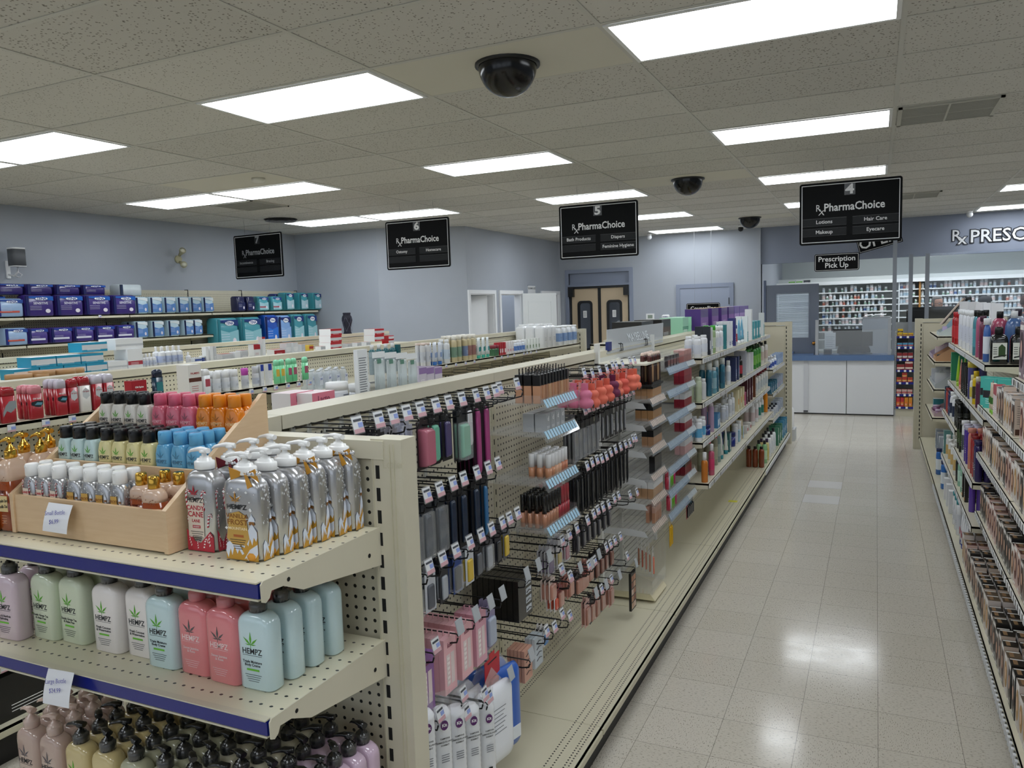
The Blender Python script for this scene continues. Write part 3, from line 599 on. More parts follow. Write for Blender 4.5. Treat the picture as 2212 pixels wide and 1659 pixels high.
def lotion_print(w,d,h,leafc,txtc,name='HEMPZ',greenbar=True,sub=('Herbal Body','Moisturizer'),small=False):
    b=B(); y=-d/2-.0003; lm=M(leafc,.5); tm=M(txtc,.5); s=h*.17; h0=h; h=h*(1.13 if small else 1)
    leaf(b,-w*.05,y,h*.60,s,lm); b.text(name,h*.105,-w*.02,y,h*.515,tm,bold=.012,sx=.95)
    b.box(-w*.3,w*.26,y-.0002,y,h*.462,h*.466,tm)
    if not small:
        for i,t in enumerate(sub): b.text(t,h*.048,-w*.03,y,h*.38-i*h*.042,tm,bold=.012)
    else: 
        for i in range(2): b.box(-w*.22,w*.18,y-.0002,y,h*(.36-.05*i),h*(.375-.05*i),tm)
    if greenbar and not small: b.box(-w*.2,w*.16,y-.0002,y,h*.265,h*.29,M('6fbf3a',.5))
    for i in range(4 if not small else 2): b.box(-w*(.26-.03*i),w*(.22-.03*i),y-.0002,y,h*(.21-.028*i),h*(.215-.028*i),tm)
    return b.mesh('printed_label')
def pump_mesh(neck,hp,c,spin=0,big=1):
    b=B(); m=M(c,.22,coat=.5) if c!='gold' else GOLD; k=big
    b.lathe([(neck*1.25,0),(neck*1.3,.001),(neck*1.3,hp*.36),(neck*1.18,hp*.40),(neck*.95,hp*.44),(neck*.92,hp*.52),(neck*.6,hp*.55),(neck*.55,hp*.62),(neck*.33,hp*.64),(neck*.30,hp*.80)],m,18)
    # head and spout
    b.lathe([(neck*.55,hp*.78),(neck*.62,hp*.80),(neck*.62,hp*.90),(neck*.4,hp*.95)],m,12)
    z=hp*.88; L_=.036*k
    rings=[]
    for t,ww,hh,dz in ((.012,.0085,.006,0),(-.008,.0085,.0055,.003),(-.45*L_,.006,.0045,.002),(-.85*L_,.004,.0035,-.001),(-L_,.003,.0025,-.005)):
        rings.append([(t,ww*math.cos(2*PI*i/8),z+dz+hh*math.sin(2*PI*i/8)) for i in range(8)])
    b.loft(rings,m); me=b.mesh('pump'); me.transform(Matrix.Rotation(spin,4,'Z')); return me
@spec
def lotion(w,d,h,c,pc,leafc='5fae33',txtc='22252a',spin=0.0,sub=('Herbal Body','Moisturizer'),printed=True,seal=True,collar=None):
    hb=h*.775; b=B(); b.loft(body_rings(w,d,hb,.016,.0135,.17),M(c,.14,coat=.9)); pm=pump_mesh(.0135,h-hb,pc,spin); pm.transform(Matrix.Translation((0,0,hb)))
    P=[('bottle_body',b.mesh('bottle_body')),('pump',pm)]
    if seal: q=B(); q.lathe([(.0165,hb-.006),(.0178,hb+.004),(.0185,hb+.026)],SHRINK,14,cap=False); P.append(('shrink_seal',q.mesh('shrink_seal')))
    if printed: P.append(('printed_label',lotion_print(w,d,hb,leafc,txtc,sub=sub,greenbar=txtc=='22252a')))
    return ('lotion_bottle',None,P)
@spec
def flip(w,d,h,c,cc,leafc='5fae33',txtc='22252a',metal=False,deco=None):
    hb=h*.78; b=B(); b.loft(body_rings(w,d,hb,.008,.011,.24,.002),SILVER if metal else M(c,.2,coat=.4)); q=B(); m=GOLD if cc=='gold' else M(cc,.3)
    q.lathe([(.0135,hb-.001),(.0150,hb),(.0145,h-.004),(.0135,h-.001),(.0125,h)],m,18); q.box(-.004,.004,-.0155,-.013,h-.008,h-.004,m)
    P=[('bottle_body',b.mesh('bottle_body')),('flip_cap',q.mesh('flip_cap'))]
    if deco: P.append(('printed_label',deco(w,d,hb)))
    else: P.append(('printed_label',lotion_print(w,d,hb,leafc,txtc,small=True)))
    return ('travel_bottle',None,P)
def mountains(b,w,h,y,ax,seedv,x0=None):
    """snow-capped gold mountains on a flat side; ax 'f' front (x-z at y) or 'r' right (y-z at x)"""
    GD=M('c8952f',.45); IC=M('dfe6f4',.4); BR=M('8a5a22',.5)
    def P(u,z,e): return (u,y-e,z) if ax=='f' else (y+e,u,z)
    def pl(pts,e,m): b.prism([P(u*w,v*h,e) for u,v in pts],(0,-.0002,0) if ax=='f' else (.0002,0,0),m)
    pl([(-.48,0),(.48,0),(.48,.42),(.30,.50),(.12,.36),(0,.20),(-.16,.26),(-.32,.22),(-.48,.14)],.0003,GD)
    pl([(.48,.44),(.34,.56),(.22,.46),(.08,.26),(-.02,.20),(.08,.19),(.14,.27),(.20,.22),(.26,.34),(.32,.24),(.38,.36),(.44,.30),(.48,.36)],.0006,IC)
    pl([(-.48,.12),(-.44,.24),(-.26,.30),(-.08,.24),(.06,.10),(.0,.08),(-.08,.16),(-.14,.09),(-.22,.20),(-.30,.06),(-.34,.16),(-.42,.02)],.0008,IC)
    pl([(.06,.02),(.24,.17),(.48,.26),(.48,.12),(.40,.05),(.34,.12),(.30,.02),(.24,.08),(.18,-.0),(.12,.04)],.001,IC)
    pl([(.25,.54),(.43,.54),(.40,.60),(.28,.60)],.0006,BR); pl([(.24,.59),(.44,.59),(.42,.64),(.36,.68),(.345,.72),(.33,.68),(.27,.64)],.0008,IC)
    r=random.Random(seedv)
    for i in range(26):
        u,v=r.uniform(-.46,.46),r.uniform(.45,1.08); q=r.choice((.022,.03,.045))
        if abs(u-.34)<.15 and v<.74: continue
        pl([(u-q,v),(u,v-q*.5),(u+q,v),(u,v+q*.5)],.0004,WHITE)
def canes(b,w,h,y,ax,seedv):
    RD=M('b3122b',.4); WT=M('f0eaea',.4)
    def P(u,z,e): return (u,y-e,z) if ax=='f' else (y+e,u,z)
    def pl(pts,e,m): b.prism([P(u*w,v*h,e) for u,v in pts],(0,-.0002,0) if ax=='f' else (.0002,0,0),m)
    pl([(-.48,0),(.48,0),(.48,.22),(.36,.30),(.2,.22),(0,.12),(-.2,.14),(-.36,.26),(-.48,.32)],.0003,M('b8283c',.4))
    r=random.Random(seedv)
    def cane(u,v,s,tilt):
        path=[(0,0),(0,.25),(0,.5),(0,.75),(.05,.92),(.16,1),(.27,.92),(.30,.78)]
        for i,(p,q) in enumerate(zip(path,path[1:])):
            for k in range(2):
                a=(p[0]+(q[0]-p[0])*k/2,p[1]+(q[1]-p[1])*k/2); c=(p[0]+(q[0]-p[0])*(k+1)/2,p[1]+(q[1]-p[1])*(k+1)/2)
                dx,dz=c[0]-a[0],c[1]-a[1]; l=math.hypot(dx,dz); nx,nz=-dz/l*.075,dx/l*.075; pts=[(a[0]+nx,a[1]+nz-.04),(c[0]+nx,c[1]+nz-.04),(c[0]-nx,c[1]-nz+.04),(a[0]-nx,a[1]-nz+.04)]
                pl([(u+s*(x*math.cos(tilt)*1.6-z*math.sin(tilt)),v+s*(z*math.cos(tilt)+x*math.sin(tilt))) for x,z in pts],.0005+.0001*k,(RD,WT)[k])
    for (u,v,s,t) in ((-.40,.64,.26,.1),(.20,.60,.30,.25),(.30,.36,.22,-.3),(-.36,.34,.2,.3),(-.32,.05,.18,.5),(.1,.03,.2,-.5),(.34,.06,.2,.2),(-.1,.02,.14,.1)): cane(u,v,s,t)
    for i in range(14):
        u,v=r.uniform(-.42,.42),r.uniform(.55,.95); pl([(u-.016,v),(u,v-.008),(u+.016,v),(u,v+.008)],.0004,WHITE)
@spec
def holiday(kind,bow,spin):
    w,d,h=.078,.062,.21; hb=.168; b=B(); b.loft(body_rings(w,d,hb,.016,.0135,.2),SILVER); pm=pump_mesh(.0175,h-hb,'f1f1f0',spin,1.15); pm.transform(Matrix.Translation((0,0,hb)))
    q=B(); fw=w-.026; y=-d/2-.0002
    if kind=='gold':
        mountains(q,fw+.02,hb*.8,y,'f',1); mountains(q,d-.020,hb*.8,w/2,'r',2)
        GT=M('b9822a',.5); q.prism([(-.031,y-.0011,.042),(-.018,y-.0011,.03),(.010,y-.0011,.03),(.018,y-.0011,.045),(.012,y-.0011,.09),(-.002,y-.0011,.098),(-.022,y-.0011,.092)],(0,-.0002,0),M('c99f4e',.5))
        leaf(q,-.008,y-.0013,.118,.02,GT); q.text('HEMPZ',.0135,-.006,y-.0015,.106,DARK,bold=.01)
        for i,(t,s_) in enumerate((('VANILLA',.0118),('FROST',.0150),('MOUNTAIN',.0075))): q.text(t,s_,-.006,y-.0015,.088-i*.0125,(M('8a5514',.5) if i<2 else M('f0e0b8',.5)),bold=.02)
        q.box(-.016,.006,y-.0015,y-.0012,.046,.051,M('b0602a',.5))
        q.lathe([(.001,0),(.009,.004),(.010,.011),(.005,.016)],M('d9952c',.5),8,c=(.020,y+.001)); 
    else:
        canes(q,fw+.022,hb*.84,y,'f',3); canes(q,d-.018,hb*.84,w/2,'r',4)
        q.prism([(-.030,y-.0011,.03),(.012,y-.0011,.03),(.015,y-.0011,.11),(-.028,y-.0011,.105)],(0,-.0002,0),M('ddd0c2',.5))
        RD=M('b3122b',.45); leaf(q,-.010,y-.0014,.118,.02,RD); q.text('HEMPZ',.0135,-.008,y-.0015,.106,DARK,bold=.01)
        for i,(t,s_) in enumerate((('CANDY',.0135),('CANE',.0155),('LANE',.009))): q.text(t,s_,-.008,y-.0015,.090-i*.0135,RD,bold=.02)
        q.box(-.018,.003,y-.0015,y-.0012,.048,.054,RD); q.text('HOLIDAY',.004,-.0075,y-.0018,.051,WHITE,bold=.01)
    for i in range(5): q.box(-.024+.002*i,.010-.002*i,y-.0015,y-.0012,.040-.0045*i,.0412-.0045*i,DARK)
    P=[('bottle_body',b.mesh('bottle_body')),('pump',pm),('printed_label',q.mesh('printed_label'))]
    if bow:
        RB=M('c98f2c' if kind=='gold' else '6f0f22',.4); g=B(); sx=1
        for s in (-1,1): g.prism([(.012,-.018,hb+.004),(.012+s*.028-.004,-.026,hb+.016),(.012+s*.030,-.024,hb-.010)],(0,-.002,0),RB)
        g.prism([(.010,-.022,hb+.002),(.020,-.03,hb-.024),(.030,-.03,hb-.018),(.016,-.022,hb+.002)],(0,-.0015,0),RB); g.lathe([(.0145,hb-.002),(.0155,hb+.003),(.0145,hb+.008)],RB,14)
        for i in range(3):
            cx,cy,cz=.020+.010*i,-.020-.001*i,hb+.004+.001*i; g.lathe([(.001,cz-.006),(.006,cz-.003),(.0065,cz),(.005,cz+.004),(.001,cz+.006)],CHROME,10,c=(cx,cy))
        P.append(('ribbon_bow',g.mesh('ribbon_bow')))
    return ('holiday_bottle',None,P)
@spec
def rose(big):       # amber bottles with gold pump and cream label
    w,d,h=(.078,.062,.215) if big else (.052,.036,.118); hb=h*.78; z1=hb*.70; A=M('8a3a10',.12,coat=.6); Tp=M('ceb09a',.15,coat=.5)
    rg=body_rings(w,d,hb,.014,.0125 if big else .009,.22); b=B(); b.loft([rr(w/2-.004,d/2-.004,.014,0),rr(w/2,d/2,.014,.005),rr(w/2,d/2,.014,z1)],A); b.loft([rr(w/2,d/2,.014,z1)]+rg[2:],Tp)
    nk=.0125 if big else .009
    if big: pm=pump_mesh(nk,h-hb,'gold',.3); pm.transform(Matrix.Translation((0,0,hb)))
    else: g=B(); g.lathe([(nk*1.3,hb),(nk*1.35,hb+.001),(nk*1.3,h-.003),(nk*1.1,h)],GOLD,16); pm=g.mesh('cap')
    q=B(); y=-d/2-.0002; q.box(-w*.36,w*.30,y-.0002,y,hb*.28,hb*.50,M('dcc690',.5)); q.text('Pumpkin Spice',hb*.062,-w*.03,y-.0004,hb*.43,DARK,bold=.01,rot=.05); q.text('Vanilla Chai',hb*.062,-w*.03,y-.0004,hb*.35,DARK,bold=.01,rot=.05)
    q.text('HEMPZ',hb*.07,-w*.03,y-.0002,hb*.55,M('5c1a10',.5),bold=.01)
    for i in range(4): q.box(-w*.2,w*.16,y-.0002,y,hb*(.22-.035*i),hb*(.226-.035*i),M('d9a27a',.5))
    r=random.Random(5)
    for i in range(14): u,v=r.uniform(-.36,.36),r.uniform(.64,.76); q.prism([(w*u,y,hb*v),(w*u+.003,y,hb*v+.0015),(w*u+.001,y,hb*v+.003)],(0,-.0002,0),M('7a4a3a',.5))
    return ('amber_lotion_bottle' if big else 'amber_travel_bottle',None,[('bottle_body',b.mesh('bottle_body')),('pump' if big else 'cap',pm),('printed_label',q.mesh('printed_label'))])
# ---- generic shop goods: one mesh each unless seen close ----
def multi(name,b): return (name,b.mesh(name))
@spec
def carton(w,d,h,c,top=None,band=None,bandc='ffffff',acc=None,txt=None,tc='ffffff',side=None):
    b=B(); m=M(c,.35,coat=.15); b.box(-w/2,w/2,-d/2,d/2,0,h,m,{'t':M(top or c,.4),'l':M(side or c,.4),'r':M(side or c,.4)}); y=-d/2
    if band: b.box(-w/2+.0008,w/2-.0008,y-.0004,y,h*band[0],h*band[1],M(bandc,.4))
    if acc: b.prism([(p[0]*.9,y-.0005,p[1]) for p in [(w*.28*math.cos(2*PI*i/12),h*.55+w*.28*math.sin(2*PI*i/12)) for i in range(12)]],(0,-.0003,0),M(acc,.4))
    if txt: b.text(txt,min(w*1.3/len(txt),h*.35),0,y-.0006,h*.72,M(tc,.4),bold=.02)
    for i in range(3): b.box(-w*.3,w*.22,y-.0005,y,h*(.30-.07*i),h*(.315-.07*i),M(tc,.4))
    return multi('carton',b)
@spec
def bottle(r,h,c,cc,lab=None,fl=1.0,neck=.45,cap=.16,capr=None,sq=False,txt=None,shoulder=.14):
    """plain shampoo type bottle: body, screw cap, wrapped label"""
    b=B(); hb=h*(1-cap); m=M(c,.22,coat=.3); cm=M(cc,.3); cr=capr or r*neck*1.15
    if sq: b.loft(body_rings(2*r,2*r*fl,hb,r*.35,r*neck*fl,shoulder,.002),m)
    else:
        z1=hb*(1-shoulder); b.lathe([(r*.92,0),(r,.004),(r,z1)]+[(r*neck+(r-r*neck)*math.cos(PI/2*t/4),z1+(hb-z1)*math.sin(PI/2*t/4)) for t in range(1,5)],m,16,sy=fl)
    b.lathe([(cr,hb-.002),(cr,h-.002),(cr*.9,h)],cm,14)
    if lab:
        z0,z2=hb*.22,hb*.68
        if sq: b.loft([rr(r+.0005,r*fl+.0005,r*.35,z0),rr(r+.0005,r*fl+.0005,r*.35,z2)],M(lab,.4),cap=False)
        else: b.lathe([(r+.0006,z0),(r+.0006,z2)],M(lab,.4),16,cap=False,sy=fl)
    y=-r*fl-.0012
    if txt: b.text(txt,r*2.2/max(len(txt),3),0,y,hb*.55,M('20242c',.4),bold=.02)
    tm=M('3a4250' if int((lab or c)[:2],16)>120 else 'e8e8e8',.5)
    for i in range(3): b.box(-r*.45,r*.4,y-.0001,y+.0004,hb*(.45-.06*i),hb*(.46-.06*i),tm)
    return multi('bottle',b)
@spec
def spray(r,h,c,cc,lab=None): return ('spray_bottle',)+bottle(r,h,c,cc,lab,1,.4,.24,r*.42)[1:]
@spec
def pumpb(r,h,c,cc,lab=None,fl=.75):
    b=B(); hb=h*.76; b.loft(body_rings(2*r,2*r*fl,hb,r*.6,r*.4,.2,.002),M(c,.25,coat=.3)); cm=M(cc,.3)
    b.lathe([(r*.45,hb),(r*.45,hb+h*.06),(r*.15,hb+h*.075),(r*.15,h*.95),(r*.3,h*.955),(r*.3,h)],cm,10); b.box(-r*.95,0,-r*.12,r*.12,h*.965,h,cm)
    if lab: b.loft([rr(r+.0005,r*fl+.0005,r*.6,hb*.2),rr(r+.0005,r*fl+.0005,r*.6,hb*.68)],M(lab,.4),cap=False)
    return multi('pump_bottle',b)
@spec
def tube(w,h,c,cc,band=None):
    b=B(); z0=h*.16; b.lathe([(w*.42,0),(w*.42,z0)],M(cc,.3),14,sy=.75); rg=[]
    for t in range(6):
        f=t/5; rg.append([(w/2*(.9+.1*f)*math.cos(2*PI*i/16),w*.36*(1-f)**.8*math.sin(2*PI*i/16)+.0012*math.sin(2*PI*i/16),z0+(h-z0)*f) for i in range(16)])
    b.loft(rg,M(c,.3,coat=.2))
    if band: b.box(-w*.28,w*.28,-w*.335,-w*.30,h*.34,h*.55,M(band,.4))
    return multi('tube',b)
@spec
def jar(r,h,c,lid,lab=None):
    b=B(); b.lathe([(r*.95,0),(r,.003),(r,h*.72)],M(c,.25,coat=.3),18); b.lathe([(r*1.04,h*.70),(r*1.04,h*.98),(r*.98,h)],M(lid,.35),18)
    if lab: b.lathe([(r+.0006,h*.12),(r+.0006,h*.62)],M(lab,.4),18,cap=False)
    y=-r-.0012
    for i in range(3): b.box(-r*.4,r*.4,y,y+.0008,h*(.5-.1*i),h*(.53-.1*i),M('30405a' if lab else '888888',.5))
    return multi('jar',b)
@spec
def stick(w,d,h,c,top,lab=None,labc='c9cccf',cap=.26):
    b=B(); z=h*(1-cap); b.loft([rr(w/2-.003,d/2-.002,d*.45,0,5),rr(w/2,d/2,d*.45,.006,5),rr(w/2,d/2,d*.45,z,5)],M(c,.25,coat=.3))
    b.loft([rr(w/2-.001,d/2-.001,d*.45,z,5),rr(w/2-.002,d/2-.001,d*.45,h*.93,5),rr(w/2-.010,d/2-.005,d*.4,h*.985,5),rr(w/2-.022,d/2-.009,d*.3,h,5)],M(top,.2,coat=.4)); bd=b.mesh('stick_body'); b=B(); y=-d/2-.0002; cx=0
    if lab=='hex': b.prism([(-w*.30,y,h*.44),(0,y,h*.36),(w*.30,y,h*.44),(w*.30,y,h*.60),(0,y,h*.68),(-w*.30,y,h*.60)],(0,-.0003,0),M(labc,.4)); b.text('Old Spice',w*.14,0,y-.0004,h*.575,M('a01826',.5),bold=.02)
    elif lab=='beast':
        b.prism([(-w*.42,y,h*.42),(-w*.1,y,h*.36),(w*.2,y,h*.34),(w*.42,y,h*.44),(w*.42,y,h*.52),(0,y,h*.54),(-w*.42,y,h*.50)],(0,-.0003,0),M('16232c',.4)); b.prism([(-w*.2,y-.0003,h*.42),(w*.3,y-.0003,h*.40),(w*.36,y-.0003,h*.47),(0,y-.0003,h*.49)],(0,-.0003,0),M('5f9ab0',.4)); b.text('Old Spice',w*.15,0,y-.0004,h*.60,WHITE,bold=.02)
    elif lab=='wave': b.prism([(-w*.44,y,h*.18),(-w*.2,y,h*.34),(w*.05,y,h*.28),(w*.44,y,h*.42),(w*.44,y,h*.60),(0,y,h*.60),(-w*.25,y,h*.48),(-w*.44,y,h*.30)],(0,-.0003,0),M('8e9498',.4))
    else: b.box(-w*.32,w*.32,y-.0003,y,h*.3,h*.6,M(labc,.4))
    return ('deodorant_stick',None,[('stick_body',bd),('printed_label',b.mesh('printed_label'))])
@spec
def pouch(w,d,h,c,corner=None,logo=None,logoc='ffffff',band=None,bandc='ffffff',side=None,word=None,wc='e8e8f8',acc=None):
    b=B(); k=4; rg=[]
    for t,f in ((0,.9),(.06,1),(.5,1.06),(.9,1),(.97,.85),(1,.6)): rg.append(rr(w/2*(1 if 0<t<.95 else .97),d/2*f,d*.22,h*t,k))
    b.loft(rg,M(c,.28,coat=.4,noise=9)); y=-d/2*1.07-.0003; wh=M('f4f6f8',.35)
    if side: b.box(-w/2*1.0-.0006,-w/2*.80,y-.0004,y+.012,h*.03,h*.95,M(side,.3))
    if corner: b.prism([(-w*.46,y,h*.93),(w*.46,y,h*.93),(w*.46,y,h*.72),(w*.05,y,h*.80),(-w*.46,y,h*.86)],(0,-.0003,0),M(corner,.3))
    if acc: b.prism([(-w*.46,y,h*.08),(w*.46,y,h*.08),(w*.46,y,h*.6),(0,y,h*.52),(-w*.46,y,h*.62)],(0,-.0003,0),M(acc,.3))
    if band: b.box(-w*.44,w*.3,y-.0008,y,h*band[0],h*band[1],M(bandc,.4))
    if logo:
        b.prism([(w*.22*math.cos(2*PI*i/14)+w*.04,y-.0006,h*.82+h*.075*math.sin(2*PI*i/14)) for i in range(14)],(0,-.0004,0),wh); b.text(logo,w*.13,w*.04,y-.0012,h*.82,M('1b3a8c',.4),bold=.03)
    if word: b.text(word,w*1.05/len(word),0,y-.0012,h*.60,M(wc,.4),bold=.01)
    if acc or word: b.prism([(w*(.24+.09*math.cos(2*PI*i/10)),y-.001,h*.24+h*.10*math.sin(2*PI*i/10)) for i in range(10)],(0,-.0004,0),M('e6e0ea',.4))
    for i in range(3): b.box(-w*.38,w*.02,y-.0010,y-.0005,h*(.46-.08*i),h*(.47-.08*i),M(wc,.5))
    return multi('soft_pack',b)
def place(sp,loc,rz,label,cat,group=None,**k): return spawn(sp,loc,rz,label,cat,group,**k)
UNITS={}
def bounds(sp):
    L_=[]
    def rec(p):
        if p[1] is not None: L_.extend(v.co for v in p[1].vertices)
        for q in (p[2] if len(p)>2 else []): rec(q)
    rec(sp); return max(v.x for v in L_)-min(v.x for v in L_),max(v.y for v in L_)-min(v.y for v in L_)
BC={}
def rowY(items,xf,z,face,where,group,inset=.014,depth=.36,rng=None):
    """goods on a shelf edge parallel to the aisle; face +1 faces +x.
    items: (spec, depth, description, category, u0, u1, count, rows)"""
    P=[]
    for it in items:
        sp,dp,desc,cat,u0,u1,n,rows=it[:8]
        if id(sp) not in BC: BC[id(sp)]=bounds(sp)
        wd,dd=BC[id(sp)]; xc=xf-face*(inset+dd/2); ya,yb=ysolve(u0,xc,z+.03),ysolve(u1,xc,z+.03)
        for i in range(n):
            y=ya if n==1 else ya+(yb-ya)*i/(n-1)
            P.append([y,wd,it,i,dd])
    P.sort(key=lambda q:q[0])
    # push goods that crowd each other a little apart, then narrow what still touches
    for _ in range(30):
        for a,b in zip(P,P[1:]):
            need=(a[1]+b[1])/2*.9; gap=b[0]-a[0]
            if gap<need: e=(need-gap)*.12; a[0]-=e; b[0]+=e
    if rng and P:
        lo,hi=P[0][0]-P[0][1]/2,P[-1][0]+P[-1][1]/2
        a_,b_=max(lo,rng[0]),min(hi,rng[1]); k_=(b_-a_)/(hi-lo)
        for q in P: q[0]=a_+(q[0]-lo)*k_; q[1]*=min(1,k_*1.02)
    for j,(y,wd,it,i,dd) in enumerate(P):
        sp,dp,desc,cat,u0,u1,n,rows=it[:8]; k=1
        for o in (j-1,j+1):
            if 0<=o<len(P): k=min(k,.96*2*abs(P[o][0]-y)/(wd+P[o][1]))
        k=max(k,.55); rows=max(1,min(rows,int((depth-inset)/(dd+.004))))
        for r_ in range(rows):
            x=xf-face*(inset+dd/2+r_*(dd+.004))
            lb=desc+(', ' if n==1 else ', %s from %s end, '%(ordn(i if u1>=u0 and face>0 else i),'near'))+where+('' if rows==1 else (', front row',', row behind',', rearmost row',', last row')[min(r_,3)])
            spawn(sp,(x,y,z+.0005),(PI/2 if face>0 else -PI/2),lb,cat,group,scale=(k*wd/BC[id(sp)][0],1,1))
# ================= NEAR END UNIT GOODS =================
LW,LD,LH=.086,.0455,.203
def lot(c,pc,sub,spin=0.0,leafc='5fae33',txtc='22252a',**k): return lotion(LW,LD,LH,c,pc,leafc,txtc,spin,sub,**k)
Z2=1.069
tri=('Triple Moisture','Body Creme'); cols=[
 (-1.21,-2.243,4,'cde6ec','101113',tri,'pale blue black-topped pump bottle','rightmost column of the middle shelf',{}),
 (-1.292,-2.247,3,'e4848a','d8747c',('Sweet Jasmine','& Rose'),'coral pink pump lotion bottle','right coral column, middle shelf',{'leafc':'5c5a5a','txtc':'f0d6d6'}),
 (-1.381,-2.240,4,'e4848a','d8747c',('Sweet Jasmine','& Rose'),'coral pink pump lotion bottle','left coral column, middle shelf',{'leafc':'5c5a5a','txtc':'f0d6d6'}),
 (-1.470,-2.243,2,'cbe4e8','101113',tri,'pale blue pump lotion bottle','column beside white bottles, middle shelf',{}),
 (-1.562,-2.222,4,'f0eae7','101113',('Fresh Coconut','& Watermelon'),'off-white pump lotion bottle','right white column, middle shelf',{}),
 (-1.655,-2.232,3,'f0eae7','101113',('Fresh Coconut','& Watermelon'),'off-white pump lotion bottle','left white column, middle shelf',{}),
 (-1.775,-2.228,4,'d5dfc5','101113',('Exotic Green Tea','& Asian Pear'),'pale green pump lotion bottle','right green column, middle shelf',{}),
 (-1.865,-2.236,3,'d5dfc5','101113',('Exotic Green Tea','& Asian Pear'),'pale green pump lotion bottle','left green column, middle shelf',{}),
 (-1.948,-2.206,4,'d6c2cd','101113',('Yuzu & Starfruit','Hydrating'),'mauve pump lotion bottle','far left mauve column, middle shelf',{})]
DEP=['at front of','second in','third in','at back of']
for ci,(x,y,n,c,pc,sub,ds,wh,kw) in enumerate(cols):
    sp=lot(c,pc,sub,**kw)
    for i in range(n): place(sp,(x+.008+random.uniform(-.002,.002)+(.004*i if ci==0 else 0),y-.030+i*.0595 if n>3 else y-.030+i*.062,Z2),random.uniform(-.04,.04),'%s, %s the %s'%(ds,DEP[i],wh),'lotion bottle','large pump bottles on the middle shelf')
place(lot('d6c2cd','101113',('Yuzu & Starfruit','Hydrating')),(-2.0+.06,-2.30,Z2),.05,'mauve pump lotion bottle at left frame edge, front of the middle shelf','lotion bottle','large pump bottles on the middle shelf')
# bottom shelf: packed rows
Z3=.695; gx=[-1.912,-1.826,-1.738,-1.647,-1.558,-1.466,-1.384,-1.298,-1.214,-1.130]
sty=[('bfa69b','c7ada1','5f5a60','pinkish tan'),('bfa69b','c7ada1','5f5a60','pinkish tan'),('d2bf8a','101113','5fae33','butter yellow'),('d2bf8a','101113','5fae33','butter yellow'),('b3b297','101113','5fae33','grey green'),('b3b297','101113','5fae33','grey green'),('bdb8a2','101113','5fae33','khaki'),('bdb8a2','101113','5fae33','khaki'),('cbb2c6','101113','5fae33','lilac'),('cbb2c6','101113','5fae33','lilac')]
for ci,x in enumerate(gx):
    c,pc,lf,nm=sty[ci]; col1='left' if ci%2==0 else 'right'
    for j in range(6):
        if ci<2 and j>3: continue
        sp=lotion(.077,.0440,LH,c,pc,lf,'22252a',round(random.choice((-.6,0,.5,-.2,.25)),2),('Herbal','Moisturizer'))
        place(sp,(x+random.uniform(-.002,.002),-2.30+j*.0478,Z3),0,'%s pump bottle, %s %s column, %s row from front, bottom shelf'%(nm,col1,nm.split()[-1],ordn(j)),'lotion bottle','pump bottles packed on the bottom shelf')
# top shelf: holiday bottles
Z1=1.331
for j in range(6): place(holiday('gold',j in (0,3,5),(0,-.3,.35,0,.1,-.2)[j]),(-1.222+j*.009,-2.264+j*.0475,Z1),.02,'silver and gold mountain-print pump bottle, %s in the right column, top shelf'%('front' if j==0 else ordn(j)),'lotion bottle','gold mountain pump bottles',scale=(1.17,.72,1))
for j,(y,bow) in enumerate(((-2.225,False),(-2.165,True),(-2.105,False),(-2.05,False))): 
    place(holiday('cane',bow,(0,.4,.2,-.1)[j]),(-1.350+(.012 if j==1 else .02*(j>1)),y-.020,Z1),.03,'silver and red candy-cane pump bottle, %s in its column beside wooden display'%('front' if j==0 else ordn(j)),'lotion bottle','candy cane pump bottles',scale=(1.0,.80,1))
# amber bottles with gold pumps left of the wooden display
for i,(x,y,sp_) in enumerate(((-1.962,-2.30,.2),(-1.918,-2.285,-.3),(-1.962,-2.225,.3),(-1.918,-2.212,0),(-1.962,-2.16,.1),(-1.918,-2.14,-.1),(-1.962,-2.09,.2))): place(rose(True),(x,y,Z1),.1,'tall amber bottle with gold pump, %s from front, left of wooden display, %s column'%(ordn(i//2),('left','right')[i%2]),'lotion bottle','amber gold-pump bottles',scale=(.55,.95,1))
# wooden stepped display
XA,XB,YF,YK=-1.895,-1.395,-2.312,-2.005
r=tag(link('countertop_display',None),'birch plywood stepped display box full of travel size bottles, on top shelf','display')
for k,xx in enumerate((XA,XB-.012)):
    g=B(); g.prism([(xx,YF,Z1),(xx,YF,Z1+.090),(xx,-2.03,Z1+.285),(xx,-2.018,Z1+.296),(xx,YK,Z1+.296),(xx,YK,Z1)],(.012,0,0),WOOD); link('side_panel',g.mesh('side_panel'),r)
g=B(); g.box(XA+.012,XB-.012,YF+.004,YF+.014,Z1+.002,Z1+.088,WOOD); link('front_panel',g.mesh('front_panel'),r)
T1,T2,T3=Z1+.036,Z1+.108,Z1+.178
for (y0,y1,t) in ((YF+.014,-2.212,T1),(-2.203,-2.110,T2),(-2.101,YK+.0,T3)): g=B(); g.box(XA+.012,XB-.012,y0,y1,t-.008,t,WOOD); link('step_shelf',g.mesh('step_shelf'),r)
for y,z0,z1 in ((-2.212,Z1,T2+.045),(-2.110,Z1,T3+.040)): g=B(); g.box(XA+.012,XB-.012,y,y+.009,z0+.012,z1,WOOD); link('riser',g.mesh('riser'),r)
g=B(); g.box(XA+.012,XB-.012,YK-.006,YK,Z1,Z1+.25,WOOD); link('back_panel',g.mesh('back_panel'),r)
